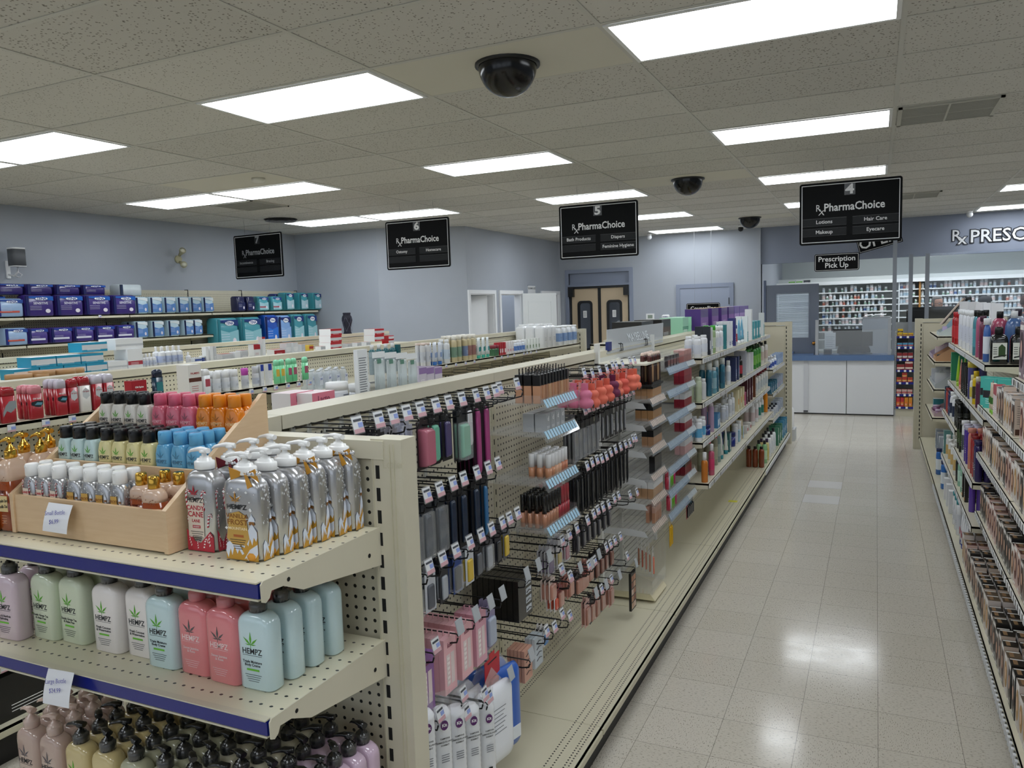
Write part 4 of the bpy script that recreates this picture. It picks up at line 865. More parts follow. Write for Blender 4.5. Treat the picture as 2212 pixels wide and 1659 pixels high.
def note(cx,y,z,lines,lb,w=.085,h=.062,rot=0):
    o=tag(link('price_note',None,None,(cx,y,z)),lb,'price note'); o.rotation_euler=(R(-14),R(rot),0)
    g=B(); N=6
    for i in range(N):
        t0,t1=i/N,(i+1)/N; f=lambda t:-.006*math.sin(t*2.2)
        g.prism([(-w/2,f(t0),-h*t0),(w/2,f(t0)-.004,-h*t0),(w/2,f(t1)-.004,-h*t1),(-w/2,f(t1),-h*t1)],(0,.0006,0),M('e6e7ec',.6))
    link('paper',g.mesh('paper'),o); g=B()
    for i,t in enumerate(lines): g.text(t,.0135,0,-.0125,-.020-.019*i,M('5f5ca8',.5),rot=.12,bold=-.004)
    link('handwriting',g.mesh('handwriting'),o)
note(-1.71,YF-.003,Z1+.082,('Small Bottle','$6.99'),'small white handwritten price note on front of wooden display')
note(-1.655,-2.384,Z2+.004,('Large Bottle','$24.99'),'small white handwritten price note on middle shelf navy edge',w=.09,h=.07,rot=-4)
def deco_gold(w,d,h):
    q=B(); mountains(q,w*.9,h*1.05,-d/2-.0002,'f',7); mountains(q,d*.8,h*1.05,w/2,'r',8); q.box(-w*.34,w*.12,-d/2-.0018,-d/2-.0015,h*.3,h*.72,M('c99f4e',.5)); q.text('FROST',h*.09,-w*.12,-d/2-.002,h*.6,M('8a5514',.5),bold=.02); return q.mesh('printed_label')
def deco_cane(w,d,h):
    q=B(); canes(q,w*.9,h*1.0,-d/2-.0002,'f',9); canes(q,d*.8,h*1.0,w/2,'r',10); q.box(-w*.36,w*.1,-d/2-.0018,-d/2-.0015,h*.3,h*.7,M('ddd0c2',.5)); q.text('CANDY',h*.08,-w*.13,-d/2-.002,h*.6,M('b3122b',.5),bold=.02); q.text('CANE',h*.09,-w*.13,-d/2-.002,h*.5,M('b3122b',.5),bold=.02); return q.mesh('printed_label')
def tier(z,y0,dy,rows,runs,where):
    for sp,nm,xs in runs:
        for j in range(rows):
            for i,x in enumerate(xs):
                place(sp,(x+random.uniform(-.001,.001),y0+j*dy,z),random.uniform(-.05,.05),'%s, %s from left%s, %s'%(nm,ordn(i),(', front row',', back row',', rearmost row')[j],where),'travel bottle','travel bottles in the wooden display')
FW_,FD,FH=.043,.029,.122
xs=lambda a,n,d=.0455:[a+i*d for i in range(n)]
tier(T1,-2.282,.034,2,[(flip(FW_,FD,FH,'b9babd','f0f0ef',metal=True,deco=deco_cane),'silver candy-cane travel bottle',xs(-1.850,3,.047)),(flip(FW_,FD,FH,'b9babd','f0f0ef',metal=True,deco=deco_gold),'silver snow-mountain travel bottle',xs(-1.700,4,.047))],'lowest wooden tier')
for i,(x,y) in enumerate(((-1.512,-2.268),(-1.485,-2.230),(-1.455,-2.285),(-1.435,-2.238))): place(rose(False),(x,y,T1),.1,'small amber bottle with gold cap, %s from left, lowest wooden tier'%ordn(i),'travel bottle','travel bottles in the wooden display')
tier(T2,-2.186,.032,3,[(flip(FW_,FD,FH,'c3dcdb','101113'),'pale teal travel bottle, black cap',xs(-1.857,3,.046)),(flip(FW_,FD,FH,'e2d79c','101113'),'butter yellow travel bottle, black cap',xs(-1.715,4,.046)),(flip(FW_,FD,FH,'62a9d2','5fa8d4','4a86a8','3f6f8c'),'sky blue travel bottle, blue cap',xs(-1.528,3,.0475))],'middle wooden tier')
tier(T3,-2.082,.032,2,[(flip(FW_,FD,FH,'ded9d0','101113'),'off-white travel bottle, black cap',xs(-1.842,4,.0455)),(flip(FW_,FD,FH,'d2667c','d2617a','8a5a66','e8b0bc'),'rose pink travel bottle, pink cap',xs(-1.655,3,.0475)),(flip(FW_,FD,FH,'df7d14','e2861d','a8641c','f2c488'),'orange travel bottle, orange cap',xs(-1.51,3,.0455))],'top wooden tier')
# ================= SECOND GONDOLA, NEAR PART =================
OS='a01c28'; W='near left shelf'
g2='deodorants on the near shelf of second gondola'
rowY([(stick(.064,.030,.150,OS,OS,'wave'),.03,'dark red stick with grey wave','deodorant',-30,18,2,2),
(stick(.062,.030,.146,OS,'d0808a','beast'),.03,'dark red stick with pink top','deodorant',78,78,1,3),
(stick(.062,.030,.160,OS,'c3bcc9','beast'),.03,'dark red stick with pale clear top','deodorant',133,133,1,3),
(stick(.062,.030,.162,'d8d4cd',OS,'hex'),.03,'white stick with red cap, hexagon label','deodorant',184,184,1,2),
(stick(.060,.030,.158,OS,OS,'hex'),.03,'dark red stick, red cap, set back','deodorant',158,158,1,1),
(stick(.062,.030,.164,OS,'cbc6d2','hex'),.03,'dark red stick, clear cap, hexagon label','deodorant',212,236,2,2),
(carton(.085,.05,.115,'a8192a','8c1420',None,txt='Old Spice'),.05,'red folded gift pack with hexagon logo','deodorant',296,296,1,1),
(stick(.058,.032,.160,'12354a','0d1c38',None,'2b7c84'),.03,'navy and teal stick','deodorant',343,343,1,1),
(carton(.085,.085,.165,'e6e3de','ecebe8',(.45,.58),'5a2c22',None,"PALMER'S",'b02a2a'),.08,'white carton with red oval brand mark','carton',412,412,1,1),
(stick(.05,.028,.135,'e9eaec','f0f0f2',None,'b34a5a'),.028,'white antiperspirant bottle with red label','deodorant',447,447,1,2),
(bottle(.021,.115,'e4e6ea','f3f4f6','d8dce4',1,.9,.34,.020),.042,'white roll-on with dome cap','roll-on',470,508,3,2),
(bottle(.021,.115,'d9dbe0','c84fb8','c9ccd6',1,.9,.34,.020),.042,'white roll-on with magenta dome cap','roll-on',531,531,1,1),
(bottle(.022,.118,'dcdfe4','c9cdd4','bcc3d2',1,.9,.34,.020),.042,'white lace-patterned roll-on, clear dome cap','roll-on',556,556,1,1),
(carton(.03,.03,.125,'e2e4e8','2340a0',(.7,1),'2340a0'),.03,'slim white carton with royal blue top','carton',563,582,2,1),
(stick(.050,.024,.145,'7bd19a','8fe0b4',None,'d8b54a'),.024,'mint green antiperspirant with yellow band','deodorant',601,609,2,1),
(stick(.050,.024,.145,'6cc58e','8fe0b4',None,'a8556e'),.024,'mint green antiperspirant with plum band','deodorant',626,637,2,1),
(stick(.050,.024,.145,'6cc58e','8fe0b4',None,'a8556e'),.024,'lone mint green antiperspirant set apart','deodorant',661,661,1,1,.0)],-3.33,1.40,1,'second gondola shelf',g2,rng=(-1.9,.50))
CL=clear('clear_bottle',(.93,.96,1,1),.35,.30)
g=B(); g.loft(body_rings(.05,.05,.115,.024,.012,.25,.002),CL); g.lathe([(.013,.115),(.013,.128)],M('dfe3e8',.3,alpha=.8),12); g.box(-.015,.015,-.0265,-.0255,.03,.085,M('dfe4ee',.4)); g.text('24',.02,0,-.0268,.07,M('30489a',.4),bold=.02); sp=('clear_bottle',g.mesh('clear_bottle'))
rowY([(sp,.05,'clear blue-labelled bottle','bottle',688,742,4,3)],-3.33,1.32,1,'low second gondola shelf','clear bottles on second gondola',rng=(.44,1.76))
g2b='bath bottles on second gondola'; WB='second gondola'
WBt=bottle(.030,.195,'dfe0e2','e9eaec','c9cdd6',.6,.5,.10,.02)
rowY([(bottle(.026,.215,'1f5f68','e8eaec',None,1,.5,.16,.014),.05,'teal mouthwash bottle with white cap','bottle',782,830,4,1),
(carton(.035,.03,.2,'1f5f68','164a52'),.03,'slim dark teal carton','carton',842,842,1,1),
(bottle(.030,.190,'dedfe2','f0dcd2','cfd3dc',.6,.6,.08,.02),.036,'white curved body wash bottle','bottle',899,911,2,2),
(tube(.050,.185,'d5dbe6','2b6fc0','8fa6cf'),.03,'pale blue tube with blue cap edge','tube',926,938,2,2),
(bottle(.034,.200,'dfe2e6','eef0f2','c5d4e4',.7,.5,.14,.02),.045,'white lotion bottle with blue leaf print','bottle',955,955,1,2),
(bottle(.032,.225,'cfc19c','eeeae0','7d9a86',.7,.75,.16,.022),.045,'cream bath bottle with green label','bottle',972,983,2,3),
(bottle(.032,.225,'cfc19c','eeeae0','7585a8',.7,.75,.16,.022),.045,'cream bath bottle with blue label','bottle',997,997,1,3),
(bottle(.032,.225,'cfc19c','eeeae0','9a6f6a',.7,.75,.16,.022),.045,'cream bath bottle with red label','bottle',1006,1016,2,3),
(tube(.048,.185,'dfe6e8','3fb6a0','2b8a88'),.03,'white and teal tube with green cap','tube',1027,1048,3,2),
(jar(.035,.10,'4a7a56','8a2f3f','3f6b4b'),.06,'small green jar with red lid','jar',1059,1067,2,1),
(carton(.03,.03,.12,'b3303a','8f2430',(.2,.5),'e8d6d8'),.03,'small red carton','carton',1073,1085,3,2),
(carton(.03,.03,.12,'e3dfe0','eef0f0',(.2,.4),'c98a95'),.03,'small white and pink carton','carton',1092,1103,3,2),
(bottle(.022,.12,'dfe4ee','f2f2f4','5a7fc0',1,.7,.2,.014),.04,'small white bottle with blue label','bottle',1110,1128,4,2),
(carton(.028,.03,.12,'dfe3e0','f0f0ee',(.2,.5),'6f8a6a'),.03,'small white carton with green print','carton',1135,1162,5,2)],-3.33,1.362,1,WB,g2b,rng=(1.2,5.4))
JUG=bottle(.068,.26,'e3e5e8','f3f4f5',None,.8,.35,.07,.03,True); JUG2=bottle(.055,.22,'e3e6ea','f1f2f3','7f9cc8',.7,.8,.07,.045,True)
rowY([(JUG,.11,'large white square-shouldered jug','jug',1170,1192,3,3),(JUG2,.08,'white jug with blue label','jug',1212,1248,4,2)],-3.33,1.364,1,WB,'white jugs on second gondola',rng=(1.8,5.42))
# wooden-lidded jars seen over the second gondola rail
for i,(u,v) in enumerate(((40,808),(66,804),(90,800),(112,801),(135,797),(155,795),(88,806),(62,810))):
    p=at(u,v,'x',-3.93-(i%2)*.12); place(jar(.058,.10,'dfe0dc','b58a5c'),(p.x,p.y,p.z-.10),0,'clear jar with round bamboo lid, %s from left behind second gondola rail'%ordn(i),'jar','bamboo-lidded jars')
# ================= THIRD GONDOLA AND WALL SHELVES =================
g3='ostomy supplies on third gondola'; T='third gondola'
CY='1f93b8'; WBX='eef0f2'
def ob(w,d,h,c,c2): return carton(w,d,h,c2,c,(.2,.75),'cfd3d8',None)
X3=-5.62
rowY([(carton(.22,.16,.075,CY,WBX,(.25,.75),'d4d8dc'),.16,'turquoise-ended box, bottom layer','carton',60,190,4,1),
(carton(.22,.16,.075,WBX,WBX,(.3,.5),'c9ccd0'),.16,'white box, bottom layer','carton',235,235,1,1),
(carton(.18,.16,.16,WBX,WBX,(.2,.4),'b33a48'),.16,'white box with red and blue squares','carton',276,276,1,1),
(bottle(.022,.115,'e9eaee','f5f5f6','cfd6e8',1,.5,.28,.009),.04,'small white spray bottle','spray bottle',308,330,4,2),
(bottle(.030,.165,'e6e8ec','f5f5f6','b6c2e0',1,.45,.26,.010),.06,'large white spray bottle with blue text','spray bottle',350,388,4,2),
(bottle(.022,.10,'e9eaee','f5f5f6',None,1,.3,.3,.009),.04,'single white dropper bottle','bottle',407,407,1,1),
(carton(.08,.05,.045,'dfe3ea',WBX,(.3,.7),'3a55a0'),.05,'small blue and white carton lying flat','carton',424,424,1,1),
(jar(.025,.055,'24408c','eceef0'),.05,'small navy pot with white lid','jar',437,437,1,1),
(carton(.035,.05,.135,'eceef0','eceef0'),.05,'tall plain white carton','carton',444,454,2,1),
(carton(.035,.05,.135,'d8dadd','a81c28',(.1,.9),'c9ccd0'),.05,'tall grey carton with red edge','carton',461,461,1,1),
(carton(.14,.09,.055,'d0d2d6','a81c28',(.2,.8),'c4c7cb'),.09,'flat red topped carton','carton',485,485,1,1),
(carton(.07,.07,.065,'eceef0','eceef0'),.07,'low plain white carton','carton',508,508,1,1),
(carton(.09,.07,.075,'d3d5d8','a81c28',(.2,.8),'c4c7cb'),.07,'white carton with red base','carton',523,523,1,1),
(carton(.09,.07,.12,'e6e8ea','a81c28',(.6,1),'a81c28',None,'Adapt','a81c28'),.07,'white carton with red upper half','carton',550,550,1,1),
(carton(.045,.05,.19,'e3e5e8','a81c28',(.9,1),'a81c28'),.05,'tallest white carton with red top','carton',567,567,1,1),
(carton(.16,.10,.055,'e2e3e6','a81c28',(0,.8),'a81c28'),.10,'open red and white tray of sachets','carton',596,596,1,1),
(carton(.07,.09,.11,'dadde0','a81c28',(.2,.6),'e8eaec'),.09,'red and white cube carton','carton',617,632,2,1),
(carton(.06,.07,.085,'cfd2d6','a81c28',(.1,.9),'c7cacf'),.07,'red framed small carton','carton',650,650,1,1),
(carton(.07,.06,.07,'d9b64a','c9a83c',(.4,.8),'b33a30'),.06,'small yellow carton','carton',668,668,1,1),
(carton(.08,.08,.045,'d9dbde','a81c28',(.2,.8),'c4c7cb'),.08,'flat red carton','carton',692,692,1,1),
(carton(.085,.08,.05,'d9dbde','a81c28',(.2,.8),'c4c7cb'),.08,'flat red carton in row','carton',750,790,3,1)],X3,1.41,1,T,g3)
rowY([(carton(.22,.16,.075,CY,WBX,(.25,.75),'d4d8dc'),.16,'turquoise-ended box, second layer','carton',80,185,3,1)],X3,1.486,1,T,g3)
rowY([(carton(.22,.16,.075,CY,WBX,(.25,.75),'d4d8dc'),.16,'turquoise-ended box, topmost','carton',190,190,1,1),(carton(.26,.2,.09,WBX,WBX,(.3,.5),'c9ccd0'),.2,'large white box stacked on others','carton',262,262,1,1)],X3-.02,1.571,1,T,g3)
RB=carton(.20,.16,.075,'c0202c','c0202c',(.3,.7),'d4d6da',side='eef0f2')
for k in range(3): rowY([(RB,.16,'red and white carton, %s of the stack'%('bottom','middle','top')[k],'carton',714,714,1,1)],X3,1.41+.0762*k,1,T,g3)
for k in range(2): rowY([(RB,.16,'red and white carton, %s of farther stack'%('bottom','top')[k],'carton',808,808,1,1)],X3,1.455+.0762*k,1,T,g3)
rowY([(carton(.12,.1,.05,'c0202c','a81c28',(.2,.8),'d4d6da'),.1,'smallest red carton at far end, lower','carton',838,838,1,1)],X3,1.41,1,T,g3)
rowY([(carton(.12,.1,.05,'c0202c','a81c28',(.2,.8),'d4d6da'),.1,'smallest red carton at far end, upper','carton',838,838,1,1)],X3,1.462,1,T,g3)
# compression sock leg form on top of third gondola
p=at(751,720,'x',-6.08); g=B(); SK=M('14162a',.6)
g.lathe([(.055,0),(.045,.02),(.042,.06),(.055,.12),(.066,.17),(.060,.21),(.045,.235),(.050,.25),(.048,.262)],SK,16)
for s in (-1,1):
    for k in range(5):
        a0=k*1.3; g.tube([(.068*math.cos(a0+s*t*.22),.068*math.sin(a0+s*t*.22),.03+t*.034) for t in range(6)],.0012,M('7b7f95',.5),4)
tag(link('leg_form',g.mesh('leg_form'),None,(-6.08,p.y,1.555)),'dark navy argyle sock on leg form standing on third gondola','leg form')
# wall shelf packs
wg='incontinence packs on the wall shelves'; XW=-7.80; PU='4a2f80'; NV='1c2a78'
TS=pouch(.30,.16,.215,'3d2c7a','1f5fb8','TENA',side='161d5a',word='SENSITIVE')
LB=pouch(.26,.16,.18,'9cb8dc','24489a','TENA',band=(.22,.32),bandc='c05040',side='1c2a78')
DP=pouch(.155,.13,.195,'b8d2e0','dfe8ec',None,side='14204e',acc='5a86c4'); 
for k,(a,c) in enumerate(((5,5),)): rowY([(LB,.16,'light blue pad pack','soft pack',14,14,1,1)],XW,1.88,1,'top wall shelf at left edge',wg)
rowY([(TS,.16,'purple sensitive pad pack','soft pack',78,261,4,1)],XW,1.88,1,'top wall shelf',wg)
rowY([(TS,.16,'spare purple sensitive pad pack','soft pack',-28,30,1,1)],XW-.12,1.88,1,'top wall shelf at left edge',wg)
TL=pouch(.28,.2,.11,'33276e','1f4fa8','TENA',side='161d5a')
rowY([(TL,.2,'purple pad pack lying on top of others','soft pack',10,192,4,1)],XW-.06,2.10,1,'top wall shelf',wg)
rowY([(pouch(.30,.2,.13,'c3cdd2',None,None,side='1c2a4a'),.2,'clear-wrapped pale pack lying on top','soft pack',272,272,1,1)],XW-.04,2.09,1,'top wall shelf',wg)
rowY([(DP,.13,'white and blue brief pack','soft pack',300,444,6,2)],XW,1.88,1,'top wall shelf',wg)
NP=pouch(.14,.14,.20,'141a4c',None,None,acc='1a2358'); TT=pouch(.19,.16,.20,'4aa3b4','1c3f8c','TENA',band=(.22,.32),bandc='a83a4a',acc='9ccbd4'); TG=pouch(.17,.18,.255,'3f98a6','1c3070','TENA',side='2c7a88',acc='a8c8d2')
rowY([(NP,.14,'dark navy brief pack','soft pack',514,535,2,1),(TT,.16,'teal pack with navy top','soft pack',561,590,2,1),(TG,.18,'tall teal pack','soft pack',617,677,3,1)],XW,1.88,1,'top wall shelf',wg)
rowY([(pouch(.22,.16,.245,'1c3070','1c3070',None),.16,'navy-topped pack set behind','soft pack',598,598,1,1)],XW-.18,1.88,1,'top wall shelf',wg)
PS=pouch(.235,.15,.16,'4a3a8a','1f3f98','TENA',band=(.22,.34),bandc='d8d8e8',side='161d5a')
rowY([(pouch(.26,.16,.17,'9cb8dc','24489a','TENA',band=(.22,.32),bandc='c05040',side='1c2a78'),.16,'light blue pad pack','soft pack',28,28,1,1),(PS,.15,'violet pad pack','soft pack',75,263,5,2),(DP,.13,'white and blue brief pack','soft pack',300,402,4,2),(DP,.13,'last white and blue brief pack','soft pack',421,421,1,1)],XW,1.60,1,'second wall shelf',wg)
BT=pouch(.40,.22,.40,'4696a4','1c3878','TENA',side='2c7a88',acc='8cc0ca')
rowY([(BT,.22,'widest big teal pack','soft pack',452,512,2,1),(pouch(.27,.18,.42,'1a4fb0','142a78','TENA',side='12205e',acc='2a6fd0'),.18,'big royal blue pack','soft pack',565,565,1,1),(pouch(.27,.18,.41,'7fa6dc','14246a','TENA',side='12184a',acc='8fb4e4'),.18,'big light blue and navy pack','soft pack',598,598,1,1),(pouch(.26,.2,.42,'4696a4','1c3878','TENA',side='2c7a88',acc='9cccd4'),.2,'big teal pack','soft pack',630,663,2,1)],-7.72,1.40,1,'lower wall shelf end section',wg,rng=(4.08,6.12))
for i,u in enumerate((8,60,330,380,470,540)): rowY([((pouch(.3,.2,.17,'2a4fa8','1a3a88',None,acc='4a86d0') if i<2 else pouch(.3,.2,.17,'8fae4a','2a5aa8',None,acc='3a6fc0')),.2,('blue shiny pack','lime and blue pack')[i>1]+', %s from left'%ordn(i if i<2 else i-2),'soft pack',u,u,1,1)],-7.74,1.10,1,'wall shelf below violet packs',wg)
# ================= FAR SIDE OF AISLE FOUR GONDOLA (seen over its rail) =================
ga='goods behind the aisle four gondola rail'; Wl='behind near gondola rail'
def over(sp,u,vt,h,x,desc,cat,rz=PI/2,k=0):     # stands behind the rail; vt = photo row of its top
    p=at(u,vt,'x',x); place(sp,(x,p.y,max(1.375,p.z-h)),rz,desc,cat,ga)
PX=carton(.11,.075,.075,'d9798f','ecd6dc',(.15,.5),'e8b8c6',None,'Lacto','8a3a58',side='dcd8da')
over(PX,632,846,.075,-1.76,'pink and white carton, left one behind near gondola rail','carton'); over(PX,678,846,.075,-1.70,'pink and white carton, right one behind near gondola rail','carton')
GX=M; g=B(); g.loft([rr(.055,.04,.03,0),rr(.06,.045,.03,.03),rr(.05,.035,.03,.045)],M('8b8f96',.6)); sp=('soap_box',g.mesh('soap_box'))
for i,u in enumerate((650,690)): over(sp,u,833,.1,-1.84,'grey rounded box, %s one behind the pink cartons'%('left','right')[i],'box')
WTb=jar(.036,.085,'e6e8ec','f2f3f4','dfe3ec'); over(WTb,727,825,.085,-1.72,'white tub with blue label behind near gondola rail','tub'); over(WTb,776,828,.085,-1.70,'white tub, right one behind near gondola rail','tub')
g=B(); g.box(-.036,.036,-.010,.010,0,.19,PLASTIC); g.box(-.030,.030,-.0108,-.0102,.015,.16,M('bcc6c8',.4)); 
for i in range(12): g.tube([(-.028+.0052*i,-.011,.02),(-.026+.0048*i,-.011,.10),(-.020+.004*i,-.009,.165)],.0016,M('d9e2e4',.3),4)
g.box(-.036,.036,-.0115,-.009,.17,.19,M('e9edf0',.3)); g.box(-.012,.012,-.012,-.0115,.150,.166,M('5f8a7a',.4)); sp=('sachet',g.mesh('sachet'))
for i,u in enumerate((812,838,862,884)):
    p=at(u,760+i*1.2,'x',-1.66); place(sp,(-1.66,p.y,p.z-.19),PI/2,'tall clear bag of flossers, %s from left above gondola rail'%ordn(i),'bag','clear flosser bags')
g=B(); g.box(-.028,.028,-.008,.008,0,.19,M('dfe2e4',.4)); 
for i in range(16): g.box(-.022,.02-.003*(i%3),-.0085,-.008,.04+.008*i,.043+.008*i,M('70757c',.5))
g.box(-.028,.028,-.0086,-.008,0,.02,M('d48a9a',.4)); p=at(778,755,'x',-1.66); place(('text_pack',g.mesh('text_pack')),(-1.66,p.y,p.z-.19),PI/2,'white packet covered in small print, left of the clear bags','packet')
VP=carton(.058,.03,.075,'c9c2d2','8a6fa0',(.62,.95),'8c6fa6')
for i,u in enumerate((906,922,940)): over(VP,u,792,.075,-1.72,'lilac-topped carton, %s of three behind near gondola rail'%ordn(i),'carton')
HB=[(1402,693,'16140f','2b2622','black hair dryer box with gold print, left',.20),(1442,693,'16140f','2b2622','black hair dryer box with gold print, right',.18)]
for i,(u,v,c,t,ds,wd) in enumerate(HB):
    place(carton(wd*1.6,.22,.15,c,'33302c',(.3,.6),'4a3224',None),(-1.72,ysolve(u,-1.60,1.6),1.53),PI/2,ds+', on top of aisle four gondola','box',ga)
MG=carton(.22,.2,.15,'9cd2b4','a9dcc0',(.3,.5),'5f9a80'); 
for i,u in enumerate((1476,1494)): place(MG,(-1.68,ysolve(u,-1.60,1.6),1.53),PI/2,'mint green box, %s one on top of aisle four gondola'%('nearer','farther')[i],'box',ga)
place(carton(.5,.16,.13,'1a1b1e','26272a',(.4,.6),'8a8a8a'),(-1.64,ysolve(1530,-1.56,1.6),1.53),PI/2,'long black box between mint and purple boxes on gondola top','box',ga)
PB=carton(.34,.14,.19,'4b2d78','c9a84a',(.2,.6),'7a4a9a',None); PB2=carton(.34,.14,.19,'6a4fa0','8a78b8',(.2,.6),'a88ac8')
for i,u in enumerate((1522,1545,1565,1580)): place(PB,(-1.57,ysolve(u,-1.50,1.65),1.556),PI/2,'purple box with gold top edge, %s from near end on gondola top'%ordn(i),'box',ga)
for i,u in enumerate((1592,1603,1612)): place(PB2,(-1.57,ysolve(u,-1.50,1.65),1.556),PI/2,'violet box, %s at far end of purple row on gondola top'%ordn(i),'box',ga)
# ================= AISLE FOUR, RIGHT HALF SHELVES =================
A4='goods on aisle four shelves'
WHT='e4e6ea'
rowY([(bottle(.034,.145,WHT,'eef0f2','d4d9e4',.8,.5,.12,.02),.05,'white lotion bottle with blue text','bottle',1506,1519,2,2),(carton(.03,.05,.20,'1d2430','14181f',(.2,.5),'dfe3e8'),.05,'tall black and white carton','carton',1526,1526,1,2),(carton(.035,.04,.19,'dfe2e6','e8eaec',(.2,.3),'5a7fa8'),.04,'tall white carton','carton',1532,1532,1,2),(bottle(.030,.20,'9fb88a','3fae2f','c6d2b8',.7,.5,.16,.02),.045,'bottle with bright green cap','bottle',1539,1539,1,2),
(bottle(.028,.19,WHT,'f0f2f3','d4d9e4',.7,.5,.2,.018),.04,'white bottle with tall cap','bottle',1549,1556,2,2),(carton(.03,.05,.19,'2f7d88','255f68'),.05,'slim teal carton','carton',1562,1562,1,2),(carton(.04,.05,.21,'e0e3ea','e8eaec',(.1,.25),'24408c'),.05,'white carton with navy base','carton',1570,1575,2,2),(carton(.04,.06,.23,'2a2c6e','232560'),.06,'tall navy carton','carton',1581,1581,1,1),(bottle(.026,.17,'dfe2e8','24408c','b8445a',.7,.5,.16,.016),.04,'white bottle with red and navy print','bottle',1588,1588,1,2),(tube(.055,.21,'6fb0cf','e8eef2','d8e4ec'),.04,'sky blue tube','tube',1596,1602,2,1),
(carton(.05,.05,.23,'dfe8ea','e8eef0',(0,.4),'3f9aa6'),.05,'white carton with teal base','carton',1609,1609,1,2),(carton(.06,.06,.29,'e2e5e7','eceeef'),.06,'tallest plain white carton','carton',1617,1617,1,1),(carton(.10,.05,.17,'3f98a2','a9ccd0',(.2,.6),'dfe6e4'),.05,'teal and white carton','carton',1624,1636,3,2),(carton(.05,.05,.24,'dfe6e8','e8eef0',(0,.5),'3f98a6'),.05,'tall teal-based carton','carton',1645,1645,1,1)],-1.137,1.435,1,'top right shelf',A4,rng=(1.81,5.41))
rowY([(bottle(.028,.17,'b8c4a8','cdd6c2',None,.8,.5,.12,.018),.045,'pale green lotion bottle','bottle',1509,1509,1,2),(bottle(.026,.145,'d6d9dc','e8eaec',None,.8,.5,.14,.016),.045,'small frosted white bottle','bottle',1519,1519,1,2),(bottle(.036,.235,'2f6f86','dfe4e4','2a5f78',.6,.5,.2,.02),.045,'large blue mouthwash-like bottle, white cap','bottle',1532,1560,3,2),(bottle(.034,.19,'5f98ac','e4e8e8','8fb4c0',.7,.4,.12,.018),.045,'clear blue bottle with white cap','bottle',1541,1541,1,1),(bottle(.026,.195,WHT,'f0f2f3','c2ccd8',.8,.4,.2,.014),.045,'white bottle with long nozzle cap','bottle',1573,1573,1,2),(carton(.05,.05,.20,'24305a','1c2548',(.2,.5),'6a7aa0'),.05,'dark blue carton','carton',1584,1590,2,2),
(bottle(.026,.19,'16181a','101112','a83040',.9,.5,.16,.012),.05,'black bottle with red and green label','bottle',1598,1598,1,2),(carton(.04,.05,.22,'a9adb8','babdc6'),.05,'slim grey carton','carton',1606,1606,1,2),(carton(.04,.05,.18,'dfe0e4','eceef0'),.05,'white carton','carton',1614,1621,2,2),(bottle(.032,.23,'3a8a3a','15381a','6fae4a',.8,.5,.15,.014),.05,'bright green bottle with dark cap','bottle',1628,1638,3,2),(bottle(.034,.23,'e2e0dc','16181a','c9b8b0',.8,.5,.15,.014),.05,'white floral bottle with black pump','bottle',1645,1653,2,2)],-1.137,1.137,1,'second right shelf',A4,rng=(1.81,5.41))
rowY([(bottle(.032,.155,WHT,'eef0f2','5fa6cf',.8,.6,.14,.022),.05,'white bottle with blue drop label','bottle',1508,1516,2,2),(jar(.030,.07,'1d2c7a','16225f'),.06,'navy blue cream jar','jar',1525,1525,1,2),(bottle(.022,.21,'b49ab8','d6ccd8',None,1,.8,.12,.016),.05,'lilac aerosol can','aerosol can',1536,1536,1,2),(carton(.035,.05,.11,'4a86b8','3a76a8',(.2,.6),'dfe6ee'),.05,'small blue carton','carton',1545,1548,2,2),
(bottle(.03,.13,'c6cad2','d8dce2','b3bac8',.8,.6,.12,.02),.05,'pale grey bottle','bottle',1562,1568,2,2),(bottle(.024,.185,WHT,'dfe2e6','c2c6cc',.9,.5,.22,.010),.045,'white bottle with slim pump','bottle',1577,1583,2,2),(carton(.05,.05,.18,'d8cfa8','c9bf98',(.3,.6),'c98a3a'),.05,'cream and yellow carton','carton',1591,1603,3,2),(carton(.035,.05,.12,'b84a78','a03a66'),.05,'magenta carton','carton',1607,1607,1,1),(carton(.035,.05,.22,'4a1c28','3a1620',(.3,.6),'cfc6c2'),.05,'tall maroon carton','carton',1611,1622,3,2),(carton(.04,.05,.24,'6e3c22','5a301a'),.05,'tall brown carton','carton',1629,1629,1,1),(bottle(.030,.21,'dcdcd8','7a1f2a','b8c0c4',.9,.5,.16,.014),.05,'white shampoo bottle, dark red cap','bottle',1634,1656,5,2)],-1.137,.868,1,'third right shelf',A4,rng=(1.81,5.41))
rowY([(bottle(.022,.205,'c9772a','e9eaec',None,1,.5,.26,.014),.05,'amber spray bottle with white head','spray bottle',1522,1522,1,1),(bottle(.026,.22,'b8506c','dfe0e2','c83a66',.8,.5,.22,.014),.05,'pink spray bottle','spray bottle',1537,1537,1,1)],-1.10,.592,1,'fourth right shelf',A4,rng=(1.81,5.41))
